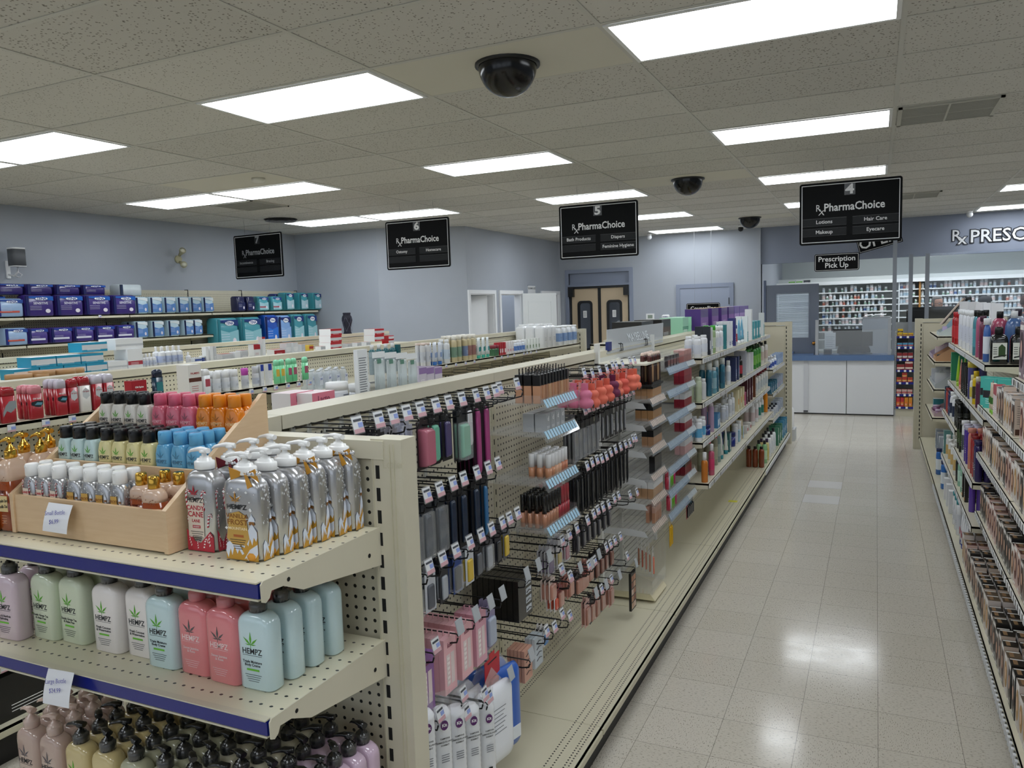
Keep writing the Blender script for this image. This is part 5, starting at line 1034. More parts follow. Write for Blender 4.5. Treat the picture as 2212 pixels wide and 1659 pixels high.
rowY([(bottle(.030,.24,'8f8f7c','c22038','a8a890',.8,.5,.14,.020),.05,'clear olive bottle with red cap','bottle',1530,1545,2,2),(bottle(.030,.24,'7c8f8c','c9c23a','9aa8a0',.8,.5,.14,.020),.05,'clear bottle with lime cap','bottle',1552,1552,1,2),(tube(.055,.20,'dfe0dc','2a8a98','7fae9a'),.045,'white tube with teal top','tube',1560,1571,2,1),(jar(.038,.12,'1c2c78','16225f'),.07,'tall navy blue jar','jar',1583,1583,1,2),(carton(.08,.05,.15,'2a6468','22545a'),.05,'dark teal carton','carton',1575,1575,1,1),(bottle(.03,.17,'dcdee2','eceef0','c6ccd8',.9,.8,.14,.026),.05,'white cylindrical bottle','bottle',1592,1600,2,1),(pumpb(.034,.23,'cbb794','5a5a2c','8a8a4a'),.05,'cream bottle with olive pump','pump bottle',1604,1604,1,2),(carton(.05,.06,.10,'8fb8cc','a8c8d8'),.06,'light blue carton','carton',1596,1603,2,1),(carton(.07,.07,.07,'d8d4d2','e6e3e1',(.3,.7),'a83a48'),.07,'low white and red tub carton','carton',1613,1620,2,1),
(bottle(.028,.22,'e0e1e4','eef0f2','c9b8bc',.9,.6,.14,.018),.05,'white body lotion bottle','bottle',1632,1640,2,2),(bottle(.028,.21,'dfe2e2','eceeef','2f7a6c',.9,.6,.14,.018),.05,'white bottle with green label','bottle',1646,1652,2,2),(bottle(.028,.25,'df8a1c','e0921f',None,.9,.5,.16,.018),.05,'bright orange sunscreen bottle','bottle',1661,1661,1,1)],-1.14,.592,1,'fourth right shelf',A4,rng=(1.81,5.41))
rowY([(bottle(.034,.205,'7a3414','1a1512',None,.8,.45,.12,.016),.055,'reddish brown bottle with dark cap','bottle',1645,1645,1,3),(bottle(.028,.23,'8fbf8c','16181c','b8d4b0',.9,.45,.16,.014),.05,'light green bottle, black cap','bottle',1652,1652,1,2),(bottle(.026,.22,'d8c98a','3a2a4a','c9b86a',.9,.45,.16,.014),.05,'yellow-labelled bottle','bottle',1657,1657,1,2),(bottle(.028,.24,'e3e5e8','23262c','d0d4da',.9,.45,.16,.014),.05,'white bottle with dark cap','bottle',1662,1672,3,2),(carton(.05,.06,.20,'3f7a62','2f6650',(.3,.6),'dfe6e2'),.06,'green carton','carton',1678,1686,3,2),(carton(.05,.06,.20,'3f86a8','2f7698',(.3,.6),'dfe6ee'),.06,'blue carton','carton',1690,1697,3,2)],-1.06,.17,1,'base deck',A4,rng=(1.81,6.62))
ge='small goods at the far end section'
SB_=bottle(.022,.13,'dfe4f0','eef1f6','3a55a8',.8,.4,.24,.010); SC_=carton(.04,.045,.12,'8fa4c8','b6c4de',(.2,.6),'dfe6f0')
rowY([(SB_,.04,'white and blue nozzle bottle','bottle',1661,1675,3,2),(SC_,.045,'grey-blue small carton','carton',1680,1693,4,2)],-1.11,1.045,1,'upper small shelf',ge,rng=(5.49,6.63))
rowY([(carton(.04,.045,.12,'2f6a86','3a7a96',(.2,.6),'dfe6f0'),.045,'teal-blue small carton','carton',1662,1677,4,2),(carton(.04,.045,.13,'a8b6cc','c0cade',(.2,.5),'b87a9a'),.045,'pale blue small carton','carton',1681,1694,4,2)],-1.11,.775,1,'middle small shelf',ge,rng=(5.49,6.63))
rowY([(bottle(.024,.12,'cfd4de','22283a','b8c0d0',.8,.5,.2,.012),.045,'silver-white bottle with dark drop','bottle',1668,1680,3,2),(carton(.04,.045,.12,'b8c2d4','ccd4e2',(.2,.6),'6a7aa0'),.045,'silver-blue small carton','carton',1684,1695,3,2)],-1.11,.487,1,'lower small shelf',ge,rng=(5.49,6.63))
# sweep hook with hangers at far end
g=B(); g.tube([(-1.47,5.50,1.16),(-1.12,5.50,1.175),(-1.10,5.50,1.19)],.003,WIRE); g.tube([(-1.47,5.56,1.16),(-1.14,5.56,1.15)],.003,WIRE); tag(link('wire_bracket',g.mesh('wire_bracket')),'black wire bracket sticking out below top right shelf end','wire bracket')
# ================= PEG HOOK SECTIONS =================
XP=-1.475
def tagplate(b,x,y,z,blank=False,h=.038,w=.038):      # slanted price holder hanging at hook tip, faces +x and the aisle
    c=M('b4b9be',.3) if blank else TAGW
    def q(a,bb,z0,z1,e,m): b.prism([(x+e+z0*-.25,y+a,z+z0),(x+e+z0*-.25,y+bb,z+z0),(x+e+z1*-.25,y+bb,z+z1),(x+e+z1*-.25,y+a,z+z1)],(.0008,0,0),m)
    q(-w/2-.002,w/2+.002,-h-.003,.003,0,PLASTIC if not blank else c); q(-w/2,w/2,-h,0,.0009,c)
    if not blank:
        q(-w/2+.004,w/2-.004,-h*.28,-h*.14,.0018,M('4a4d55',.5)); q(0,w/2-.002,-h*.66,-h*.38,.0018,TAGB); q(-w/2,w/2,-h,-h*.74,.0018,TAGP)
def hookspec(L_,blank=False,tag_=True):
    b=B(); b.tube([(0,0,-.028),(.004,0,-.028),(L_*.9,0,-.026),(L_,0,-.020),(L_+.004,0,-.006)],.0026,WIRE); P=[]
    b.tube([(0,0,0),(.01,0,.004),(L_,0,.006),(L_+.006,0,-.002)],.0022,WIRE); P.append(('wire',b.mesh('wire')))
    b=B(); b.box(0,.005,-.009,.009,-.034,.010,M('b9b9b0',.4)); P.append(('peg_clip',b.mesh('peg_clip')))
    if tag_: b=B(); tagplate(b,L_+.007,0,.050,blank); P.append(('price_tag',b.mesh('price_tag')))
    return ('display_hook',None,P)
HK={}; NH=[0]
def hook(y,ztip,x0=XP,L_=.262,blank=False,tag_=True,row='top',n=0,rev=False):
    k=(round(L_,3),blank,tag_)
    if k not in HK: HK[k]=hookspec(*k)
    NH[0]+=1
    return spawn(HK[k],(x0,y,ztip-.030),random.uniform(-.03,.03),'black wire display hook%s, %s from near end, %s'%(' with price tag' if tag_ and not blank else ' with blank clear tag' if blank else '',ordn(n),row),'display hook','wire display hooks')
@spec
def hang(w,h,t,card,blis,bh=.6,bw=.6,clearw=False,txt=None,tc='22252a',extra=None):
    """carded pack hanging from its top: local x across, z down from 0, faces -y"""
    b=B(); cm=M(card,.4); b.box(-w/2,w/2,-.0008,.0008,-h,-.012,cm); b.box(-w*.18,w*.18,-.0008,.0008,-.012,.004,cm)
    z0,z1=-h+h*.06,-h+h*(.06+bh); bm_=M(blis,.25,coat=.4)
    b.loft([[(p[0],-.0008-t*s_,(z0+z1)/2+p[1]*k) for p in rr(w*bw/2*k,(z1-z0)/2,.006,0,3)] for s_,k in ((0,1),(.7,.97),(1,.86))],bm_)
    if clearw: b.loft([[(p[0],-.001-t*1.25*s_,(z0+z1)/2+p[1]) for p in rr(w*.46,(z1-z0)/2+.004,.006,0,3)] for s_ in (0,1)],PLASTIC)
    if txt: b.text(txt,w*1.1/len(txt),0,-.0014,-.012-h*.10,M(tc,.4),bold=.02)
    else: b.box(-w*.3,w*.3,-.0012,-.0008,-.012-h*.12,-.012-h*.08,M(tc,.5))
    return ('hanging_pack',b.mesh('hanging_pack'))
def hangs(sp,y,z,n,desc,row,x0=-1.25,dx=.016,swing=.05,cat='hanging pack',i0=0):
    for i in range(n):
        place(sp,(x0-i*dx,y+random.uniform(-.002,.002),z),PI/2+random.uniform(-swing,swing),'%s%s, %s'%(desc,'' if n==1 else ', %s from hook tip'%ordn(i),row),cat,'carded goods on peg hooks')
# -- first section
ya=[-1.918,-1.834,-1.77,-1.70,-1.63,-1.55,-1.487,-1.40,-1.324,-1.248,-1.176]
for i,y in enumerate(ya): hook(y,1.545,n=i,row='top row, first section')
for i,y in enumerate((-1.10,-1.03,-.96,-.90)): hook(y,1.545,n=i,row='top row past razors',L_=.24,tag_=i%2==0)
ZA=1.513
hangs(hang(.06,.13,.008,'26282c','8e9094',.5,.6,txt='trim'),-1.90,ZA,4,'dark carded nail clippers','first top hook')
hangs(hang(.05,.16,.006,'1a1b1e','d9d2cc',.6,.15),-1.834,ZA,4,'black carded tweezers','second top hook')
hangs(hang(.05,.17,.006,'26262a','7a2034',.6,.15),-1.77,ZA,4,'black carded tool, crimson handle','third top hook')
hangs(hang(.035,.26,.006,'8d8a92','c02a5a',.3,.2,clearw=True),-1.70,ZA,3,'long grey stick with crimson band','fourth top hook')
hangs(hang(.055,.25,.004,'aeb0bd','8e92a6',.85,.5),-1.635,ZA,4,'long silver-grey nail file card','fifth top hook')
hangs(hang(.06,.15,.03,'2a2024','b86a7c',.72,.8),-1.555,ZA,1,'dark card holding pink teardrop sponge','sixth top hook')
hangs(hang(.055,.15,.010,'17181a','6fb59c',.72,.55),-1.49,ZA,3,'black card with mint green block','seventh top hook')
hangs(hang(.055,.15,.008,'17181a','4c4470',.72,.5),-1.42,ZA,4,'black card with dark violet block','eighth top hook')
hangs(hang(.062,.17,.018,'202428','7fc4a8',.62,.78,clearw=True),-1.325,ZA,2,'clear pack with mint green buffer block','ninth top hook')
hangs(hang(.05,.14,.004,'25272b','e6e6ea',.8,.6),-1.275,ZA,2,'dark card with white dot grid','tenth top hook')
hangs(hang(.058,.25,.010,'131416','a8447e',.86,.34),-1.225,ZA,5,'black card with magenta razor','hook before last top')
hangs(hang(.058,.25,.010,'131416','a8447e',.86,.34),-1.165,ZA,3,'black card with magenta razor','last top hook of section')
# -- second row
yb=[-1.862,-1.784,-1.706,-1.621,-1.554,-1.48,-1.409,-1.337,-1.254,-1.189]
for i,y in enumerate(yb): hook(y,1.308,n=i,row='second row, first section')
for i,y in enumerate(yb):
    sp=(hang(.05,.17,.006,'24262a','3c3e44',.7,.4),hang(.06,.18,.01,'1e242c','2b3a4c',.7,.5,clearw=True),hang(.055,.20,.008,'17181b','1d2d44',.75,.45),hang(.05,.22,.008,'1c1e22','2a6a9c',.75,.35))[min(i//3,3)]
    hangs(sp,y,1.276,4 if i>3 else 2,('dark grey carded comb','black and navy carded clips','black carded brush','black card with blue comb')[min(i//3,3)],'%s hook, second row'%ordn(i))
# -- third
yc=[-1.860,-1.782,-1.702,-1.624,-1.55,-1.472,-1.39,-1.312,-1.247,-1.171,-1.105,-1.042]
for i,y in enumerate(yc): hook(y,1.108,n=i,row='third row, first section')
for i,y in enumerate(yc):
    c=('4a4c52','3b3d44','8f939c','2c2e34','c9ccd4','26282e','2f4a8a','cfd4dc','1a1b1e','3a3c44','20222a','50545c')[i]
    hangs(hang(.055,.13,.006,c,('5a5e68','aab0ba','20222a','d9b83a')[i%4],.55,.6,clearw=i%3==0),y,1.076,3,'small carded hair accessory','%s hook, third row'%ordn(i))
# -- fourth: pink boxed nails, lash boxes
PK=carton(.068,.020,.175,'d79aa6','c98a98',None,'ffffff',None,'NAILS','9a5a6a',side='cf8f9d'); 
@spec
def windowbox(w,d,h,c,win,c2):
    b=B(); b.box(-w/2,w/2,-d/2,d/2,-h,0,M(c,.35)); b.box(-.004,.004,-d/2,-d/2+.002,0,.014,M(c,.4)); y=-d/2
    for k in range(2): b.box(-w*.32+k*w*.36,-w*.04+k*w*.36,y-.0004,y,-h*.86,-h*.30,M(win,.2)); 
    for k in range(6): b.box(-w*.28,-w*.08,y-.0012,y-.0004,-h*.82+k*h*.085,-h*.78+k*h*.085,M(c2,.4))
    b.text('kiss',w*.3,0,y-.0006,-h*.14,M('8a4a5c',.4),bold=.02); return ('boxed_nails',b.mesh('boxed_nails'))
yd=[-1.702,-1.608,-1.477,-1.372,-1.275]
for i,y in enumerate(yd): hook(y,.876,n=i,row='fourth row, first section',blank=i!=1)
for i,(y,n,c) in enumerate(zip(yd,(4,6,8,9,4),('e3aab4','c69ac0','ebb6bd','ebb6bd','dca4b4'))):
    for k in range(n): place(windowbox(.072,.0185,.17,c if k>1 or i!=1 else '8a5a9c','e8d6d6','f0e6e4'),(-1.245-k*.0195,y,.842),PI/2,'pink boxed artificial nails, %s from tip, %s hook of pink row'%(ordn(k),ordn(i)),'boxed nails','pink nail boxes')
for i,y in enumerate((-1.183,-.98,-.881,-.776)): hook(y,.874,n=i,row='fourth row, lash boxes',blank=True)
LSH=hang(.085,.12,.012,'3b3f48','a9b4bc',.6,.7,clearw=True)
hangs(hang(.075,.16,.012,'8f86a8','aab4c8',.6,.7),-1.183,.842,3,'lavender eyelash pack','fourth row')
g=B(); g.box(-.06,.06,-.011,.011,-.15,0,M('0b0b0c',.25,coat=.4)); 
for k in range(4): g.box(.005,.052,-.0116,-.011,-.135+.033*k,-.113+.033*k,M('c4cbd2',.3)); g.tube([(.010,-.013,-.128+.033*k),(.028,-.014,-.121+.033*k),(.046,-.013,-.128+.033*k)],.0014,BLACK,4)
LB_=('eyelash_box',g.mesh('eyelash_box'))
for k in range(8): place(LB_,(-1.245-k*.0235,-.93,.842),PI/2,'black eyelash box, %s from hook tip in thick black stack'%ordn(k),'eyelash box','black eyelash boxes')
# lower rows
for i,(y,z) in enumerate(((-.571,.727),(-.653,.787),(-.574,.567),(-.658,.606),(-.734,.585),(-.82,.60),(-.961,.571),(-1.145,.579),(-1.304,.579),(-1.45,.60))): hook(y,z,n=i,row='lower rows, first section',blank=i in(6,7))
PEA=carton(.07,.02,.12,'d9a893','c99580',None); 
@spec
def lashcard(w,h,c,w2):
    b=B(); b.box(-w/2,w/2,-.006,.006,-h,0,M(c,.4))
    for k in range(4): b.tube([(-w*.3,-.0075,-h*.2-k*h*.19),(0,-.008,-h*.14-k*h*.19),(w*.3,-.0075,-h*.2-k*h*.19)],.0012,M(w2,.4),4)
    return ('eyelash_pack',b.mesh('eyelash_pack'))
for k in range(5): place(lashcard(.07,.12,'d3a08c','28282c'),(-1.25-k*.0145,-.90,.56),PI/2,'peach eyelash pack, %s from tip, under black stack'%ordn(k),'eyelash pack','peach eyelash packs')
for k in range(3): place(lashcard(.075,.115,'c3ccd4','20222a'),(-1.25-k*.0145,-.80,.565),PI/2,'pale blue eyelash pack, %s from tip'%ordn(k),'eyelash pack','pale eyelash packs')
hangs(hang(.05,.08,.006,'e8e6e6','3a7ab8',.5,.7,txt='DUO'),-.72,.575,3,'small white and blue glue card','low hook')
hangs(hang(.05,.09,.006,'eceaea','d9543a',.5,.6),-.60,.68,3,'white card with orange triangle','low hook right of black stack')
hangs(hang(.11,.13,.012,'c4222e','a81824',.3,.5),-1.18,.66,1,'red cardboard tag behind the cotton bags','low hook')
# cotton pad sleeves and wipes bag
def sleeve():
    b=B(); CP=M('f2f4f8',.5); n=18; rg=[]
    for i in range(30):
        z=-.30+.24*i/29; rg.append([((.030+(.0012 if i%2 else 0))*math.cos(2*PI*j/n),(.030+(.0012 if i%2 else 0))*math.sin(2*PI*j/n),z) for j in range(n)])
    rg.append([(.02*math.cos(2*PI*j/n),.012*math.sin(2*PI*j/n),-.045) for j in range(n)])
    b.loft(rg,CP); body=b.mesh('pads'); b=B(); b.loft([[(.0325*math.cos(2*PI*j/n),.0325*math.sin(2*PI*j/n),z) for j in range(n)] for z in (-.302,-.06)]+[[(.030*math.cos(2*PI*j/n),.010*math.sin(2*PI*j/n),-.03) for j in range(n)],[(.034*math.cos(2*PI*j/n),.003*math.sin(2*PI*j/n),0) for j in range(n)]],SHRINK,cap=False); wr=b.mesh('wrapper')
    b=B(); PU_=M('5b2468',.4); b.prism([(.012*math.cos(q*PI/6),-.0335,-.085+.015*math.sin(q*PI/6)) for q in range(12)],(0,-.0004,0),PU_); b.text('Kit',.013,0,-.0342,-.085,WHITE,bold=.03)
    for k,t in enumerate(('TAMPONS','DEMAQUILLANTS','FORMAT')): b.text(t,.0065,0,-.0335,-.125-.010*k,DARK,bold=.02)
    for k in range(4): b.box(-.012,.012,-.0338,-.0330,-.175-.007*k,-.173-.007*k,M('7a7d84',.5))
    b.box(-.007,.007,-.0338,-.0330,-.262,-.248,DARK); return ('cotton_pad_sleeve',None,[('pads',body),('wrapper',wr),('printed_label',b.mesh('printed_label'))])
SV=sleeve()
for i,(u,v) in enumerate(((912,1500),(948,1495),(980,1492),(1012,1490),(1045,1488))):
    p=at(u,v,'x',-1.23+.0*i); place(SV,(-1.23,p.y,p.z-.0),R(52),'tall sleeve of white cotton pads in clear wrap, %s from the near end'%ordn(i),'cotton pads','cotton pad sleeves')
def puff(w,h,t,c,blue=False):
    b=B(); rg=[]; 
    for s_ in range(7):
        a=PI*s_/6; k=math.sin(a)**.35 if 0<s_<6 else .55; rg.append([(p[0]*1,-t*math.cos(a)*.5,-h/2-.02+p[1]) for p in rr(w/2*k+.002,h/2*k+.002,.03*k+.002,0,4)])
    b.loft(rg,M(c,.4,coat=.3)); 
    b.prism([(-w*.3,-.001,-.02),(w*.3,-.001,-.02),(0,-.001,.045)],(0,.002,0),PLASTIC)
    if not blue:
        for k in range(7): b.box(-w*.3,w*(.22-.04*(k%3)),-t*.52,-t*.50,-h*.35-k*h*.05,-h*.34-k*h*.05,M('8b9098',.5))
        b.box(-w*.34,-w*.2,-t*.52,-t*.5,-h*.22,-h*.16,M('7fb4e0',.4))
    else: b.box(-w*.4,w*.4,-t*.53,-t*.5,-h*.95,-h*.8,M('e8edf2',.4)); b.prism([(.02*math.cos(q*PI/6),-t*.55,-h*.8+.02*math.sin(q*PI/6)) for q in range(12)],(0,-.0004,0),WHITE)
    return ('cotton_bag',b.mesh('cotton_bag'))
P1=puff(.19,.27,.045,'f1f4fb'); P2=puff(.20,.30,.05,'2a62c0',True)
for k in range(4): p=at(1092-k*6,1432,'x',-1.235-k*.048); place(P1,(-1.235-k*.048,-1.215,.585),PI/2+R(-12+4*k),'puffy white cotton bag, %s from the hook tip'%ordn(k),'cotton bag','white cotton bags')
for k in range(2): place(P2,(-1.255-k*.055,-1.125+.012*k,.60),PI/2+R(-14),'blue and white cotton bag, %s, right of white bags'%(('front one','rear one')[k]),'cotton bag','blue cotton bags')
for i,(y,z) in enumerate(((-1.607,.672),(-1.47,.665),(-1.34,.60))): hook(y,z,n=i,row='hooks above cotton sleeves')
place(hang(.08,.19,.004,'e6e4e8','c98aa0',.35,.5),(-1.215,-1.70,.76),PI/2,'white nail-art card low beside near upright','hanging pack','carded goods on peg hooks')
for k in range(4): place(hang(.07,.16,.008,'c9808e','d8a0aa',.5,.6),(-1.25-k*.016,-1.80,.84),PI/2,'rose pink hanging card, %s from tip, by near upright'%ordn(k),'hanging pack','carded goods on peg hooks')
# -- second section hooks: photo rows of tag centres (crop at 1060,700 scale .3797)
K7=500/1317
rowsB=[('top row, sponge section',[(530,278),(570,280),(615,265),(655,255),(688,235),(708,233),(745,225),(790,208),(812,205)]),
('brush row left',[(528,490),(553,475),(577,468),(600,458),(625,450),(652,440)]),('brush row right',[(685,420),(710,412),(735,405),(762,395),(785,388),(806,380)]),
('black pencil row left',[(543,808),(570,788),(602,770),(628,765),(652,752)]),('black pencil row right',[(678,730),(706,712),(734,698),(762,684),(784,678),(803,652),(822,648)]),
('middle dark row',[(547,1115),(580,1082),(608,1055),(637,1040),(665,1028),(695,995),(722,978),(790,970),(828,955)]),
('lower dark row',[(651,1272),(678,1250),(703,1228),(733,1208)]),('kit row',[(488,1160),(445,1195),(400,1232)]),
('compact row left',[(405,1395),(450,1440),(505,1385),(550,1375),(570,1362),(588,1345),(614,1308)]),('compact row right',[(600,1525),(627,1505),(655,1480),(682,1450),(731,1425),(770,1322),(822,1360)])]
hb=[]
for nm,pts in rowsB:
    for i,(cx,cy) in enumerate(pts):
        p=at(1060+cx*K7,700+cy*K7,'x',-1.205); blank=nm.startswith('compact') and i%2==0
        hook(p.y,p.z,n=i,row=nm,blank=blank); hb.append((nm,i,p.y,p.z-.032))
for nm,i,y,z in hb:
    if nm.startswith('top row'): continue
    if nm=='brush row left': hangs(hang(.05,.20,.008,'1b1c1f','6a6c72',.6,.3,clearw=True),y,z,3,'black handled makeup brush card','%s hook, %s'%(ordn(i),nm),dx=.02)
    elif nm=='brush row right': hangs(hang(.05,.17,.006,'222326','9a9ca2',.6,.25),y,z,2 if i<3 else 1,'slim dark brush card','%s hook, %s'%(ordn(i),nm),dx=.02)
    elif 'pencil' in nm: hangs(hang(.032,.20,.006,'0f1012','26282c',.8,.3),y,z,4,'slim black pencil card','%s hook, %s'%(ordn(i),nm),dx=.016)
    elif nm=='middle dark row' and i<7: hangs(hang(.05,.12,.008,'2a2a2e','5c5a60',.6,.5),y,z,2,'small dark carded cosmetic','%s hook, %s'%(ordn(i),nm))
    elif nm=='lower dark row': hangs(hang(.06,.12,.010,'35302f','8a5c50',.6,.6),y,z,3,'dark eyeshadow card','%s hook, %s'%(ordn(i),nm))
    elif nm=='kit row': hangs(hang(.06,.11,.006,'cfcdd2',('b8506c','c9b04a','6a4a80')[i],.5,.6,clearw=True),y,z,4,'clear carded makeup tool','%s hook, %s'%(ordn(i),nm))
    elif nm=='compact row left': hangs(hang(.07,.10,.012,('e6d4cc','8a3a3a','c98f84','3a3436')[i%4],'c08a78',.6,.7),y,z,3,'small blush compact card','%s hook, %s'%(ordn(i),nm))
    elif nm=='compact row right' and i<5: hangs(hang(.065,.13,.010,('d9b0a8','1a1a1c')[i%2],'a87868',.6,.7),y,z,2,'makeup palette card','%s hook, %s'%(ordn(i),nm))
# blender sponges
@spec
def sponge(c,c2):
    b=B(); b.box(-.033,.033,-.001,.001,-.125,-.01,PLASTIC); b.box(-.033,.033,-.0018,-.001,-.03,-.008,M('d9a0a0',.4)); b.box(-.003,.003,-.03,.0,-.115,-.01,M(c,.4))
    pr=[(.003,-.118),(.024,-.113),(.033,-.098),(.031,-.085),(.021,-.075),(.026,-.064),(.027,-.053),(.018,-.041),(.003,-.038)]
    b.lathe(pr,M(c,.7),16,c=(0,-.02)); b.prism([(.010*math.cos(q*PI/6)+.018,-.046,-.108+.010*math.sin(q*PI/6)) for q in range(12)],(0,-.001,0),M(c2,.4)); return ('sponge_pack',b.mesh('sponge_pack'))
SC=[('d97a9a','orchid pink'),('e0705a','coral'),('e0705a','coral'),('dd6a56','coral'),('6b2248','plum purple'),('e2765e','coral'),('d85a4c','coral'),('e0705a','coral'),('e2765e','coral')]
for i,(nm,_,y,z) in enumerate([h for h in hb if h[0].startswith('top row')]):
    for k in range(3): place(sponge(SC[i][0],'2a2226'),(-1.215-k*.05,y-.01,z),PI/2,'%s makeup sponge pack, %s from tip, %s hook of sponge row'%(SC[i][1],ordn(k),ordn(i)),'sponge','makeup sponges')
# acrylic pusher trays
def tray(y0,y1,z,xb,xf,lb,tags=True,slant=True,grp='clear acrylic trays'):
    r=tag(link('acrylic_tray',None),lb,'tray',grp); g=B(); g.box(xb,xf,y0,y1,z-.003,z,ACRYL); g.box(xb,xf,y0,y0+.0025,z,z+.035,ACRYL); g.box(xb,xf,y1-.0025,y1,z,z+.035,ACRYL); link('tray_floor',g.mesh('tray_floor'),r)
    g=B(); g.prism([(xf,y0,z+.02),(xf+.022,y0,z-.022),(xf+.020,y0,z-.024),(xf-.002,y0,z+.018)],(0,y1-y0,0),ACRYL); g.box(xf-.002,xf,y0,y1,z,z+.022,ACRYL); link('front_lip',g.mesh('front_lip'),r)
    if tags:
        SM=M('a9d0e8',.4) if 'left acrylic' in lb else M('c9b8ae',.4) if 'foundation' in lb else M('c3ccd4',.4); g=B(); y=y0+.02
        while y<y1-.03: g.prism([(xf+.0025,y,z+.016),(xf+.0175,y,z-.012),(xf+.0185,y,z-.011),(xf+.0035,y,z+.017)],(0,.018,0),SM); y+=.027
        link('shade_stickers',g.mesh('shade_stickers'),r)
    g=B(); y=y0+.03
    while y<y1-.02: g.box(xb+.01,xf-.004,y,y+.0015,z+.0005,z+.012,ACRYL); y+=.035
    link('divider',g.mesh('divider'),r)
TY0,TY1=-.82,-.47
trz=[(1.452,'top tray of the left acrylic stack, full of boxed concealers'),(1.335,'second tray of left acrylic stack, holding grey cartons'),(1.150,'third tray of left acrylic stack, holding small bottles'),(.972,'lowest tray of left acrylic stack, holding black-capped tubes')]
for z,l in trz: tray(TY0,TY1,z,-1.44,-1.20,'clear acrylic '+l)
@spec
def conceal(c1,c2,w=.028,d=.028,h=.105,hang_=True):
    b=B(); b.box(-w/2,w/2,-d/2,d/2,0,h*.62,M(c1,.3)); b.box(-w/2,w/2,-d/2,d/2,h*.62,h,M(c2,.3))
    if hang_: b.box(-.007,.007,-.0008,.0008,h,h+.022,BLACK); b.box(-.003,.003,-.0012,.0012,h+.010,h+.016,M('9a8a78',.5))
    return ('cosmetic_box',b.mesh('cosmetic_box'))
g=B(); 
for i in range(10):
    for k in range(3):
        place(conceal(('b98a6c','c0906f','a87c60','c9a07c')[i%4],'121214'),(-1.225-k*.036,TY0+.035+i*.031,1.455),PI/2+R(8),'nude and black concealer box, %s from near end, top tray%s'%(ordn(i),(', front',', middle',', rear')[k]),'cosmetic box','concealer boxes')
for i in range(4):
    for k in range(2): place(carton(.045,.045,.07,'a9adb2','b9bcc2',None,txt='d'),(-1.235-k*.05,TY0+.10+i*.05,1.338),PI/2,'grey boxed sponge, %s from near end, second tray%s'%(ordn(i),(', front',', rear')[k]),'carton','grey cartons')
g.bm.free()
@spec
def glosst(c,cap,r=.010,h=.105,ratio=.55):
    b=B(); b.lathe([(r,0),(r,h*ratio)],M(c,.2,coat=.4),10); b.lathe([(r*.92,h*ratio),(r*.92,h*.99),(r*.8,h)],M(cap,.2,coat=.3),10); return ('cosmetic_tube',b.mesh('cosmetic_tube'))
for i in range(6):
    for k in range(3): place(glosst(('c98e6a','d9a888','c07a5c','8fb8c4')[min(i//2,3)],'e8e8ea',.013,.095,.45),(-1.225-k*.035,TY0+.12+i*.034,1.153),0,'small foundation bottle with white cap, %s from near end%s, third tray'%(ordn(i),(', front',', middle',', rear')[k]),'cosmetic bottle','small foundation bottles')
for i in range(9):
    for k in range(4): place(glosst('b98266' if i<5 else 'a8323e','101012' if i<6 else 'a8323e',.0095,.125,.45),(-1.222-k*.030,TY0+.06+i*.030,.975),0,'%s tube, %s from near end, %s row, lowest tray'%('nude black-capped' if i<5 else 'dark red gloss',ordn(i),ordn(k)),'cosmetic tube','tubes in the lowest tray')
# ================= WHITE MAKEUP DISPLAY =================
MY0,MY1,MXF=.575,1.755,-1.185; MWH=M('dfe0dc',.35)
r=tag(link('makeup_display',None),'white cosmetics display frame with clear acrylic trays in the middle of aisle four gondola','display stand')
for y in (MY0,.945,MY1-.03):
    g=B(); g.box(-1.472,-1.448,y,y+.03,.19,1.60 if y!=.945 else 1.50,MWH); 
    for z in range(12): g.box(-1.448,-1.4475,y+.012,y+.018,.25+z*.11,.27+z*.11,SLOT)
    link('upright',g.mesh('upright'),r)
g=B(); z=.2
while z<1.5: g.box(-1.472,-1.462,MY0+.03,MY1-.03,z,z+.028,M('cfd0cb',.4)); z+=.034
link('slat_panel',g.mesh('slat_panel'),r)
g=B(); g.box(-1.47,MXF+.0,MY0,.95,1.485,1.495,M('e3e0d0',.4)); g.box(-1.47,MXF,.95,MY1,1.475,1.483,ACRYL); g.box(-1.455,MXF-.01,.98,MY1-.02,1.50,1.504,ACRYL); link('canopy',g.mesh('canopy'),r)
TZ=[1.285,1.165,1.02,.87,.735,.585]
for i,z in enumerate(TZ):
    tray(MY0+.03,.935,z,-1.45,MXF,'clear acrylic foundation tray, %s from top, left column of white display'%ordn(i))
    g=B(); g.prism([(-1.45,MY0+.028,z-.03),(-1.45,MY0+.028,z+.004),(MXF-.10,MY0+.028,z+.004),(MXF-.03,MY0+.028,z-.006),(MXF-.012,MY0+.028,z-.035)],(0,.002,0),M('c9ccd0',.35)); link('side_bracket',g.mesh('side_bracket'),r)
BZ=[1.42,1.285,1.135,.985,.835,.70,.565]
for i,z in enumerate(BZ): tray(.965,1.73,z,-1.45,MXF+.005,'long clear acrylic tray with blue edge, %s from top, right column of white display'%ordn(i))
g=B()
for z in BZ: g.prism([(MXF+.008,.965,z+.018),(MXF+.028,.965,z-.022),(MXF+.030,.965,z-.020),(MXF+.010,.965,z+.020)],(0,.50,0),M('8fa8c0',.2,alpha=.35))
link('blue_edging',g.mesh('blue_edging'),r)
def stackboxes(z,y0,n,rows,sp,desc,wh,dy=.031,dx=.034,x0=MXF-.022):
    for i in range(n):
        for k in range(rows): place(sp,(x0-k*dx,y0+i*dy,z+.002),PI/2,'%s, %s from near end%s, %s'%(desc,ordn(i),'' if rows==1 else (', front',', second',', third')[k],wh),'cosmetic box','boxes in the white display')
FB=lambda c,c2:conceal(c,c2,.029,.032,.095,False)
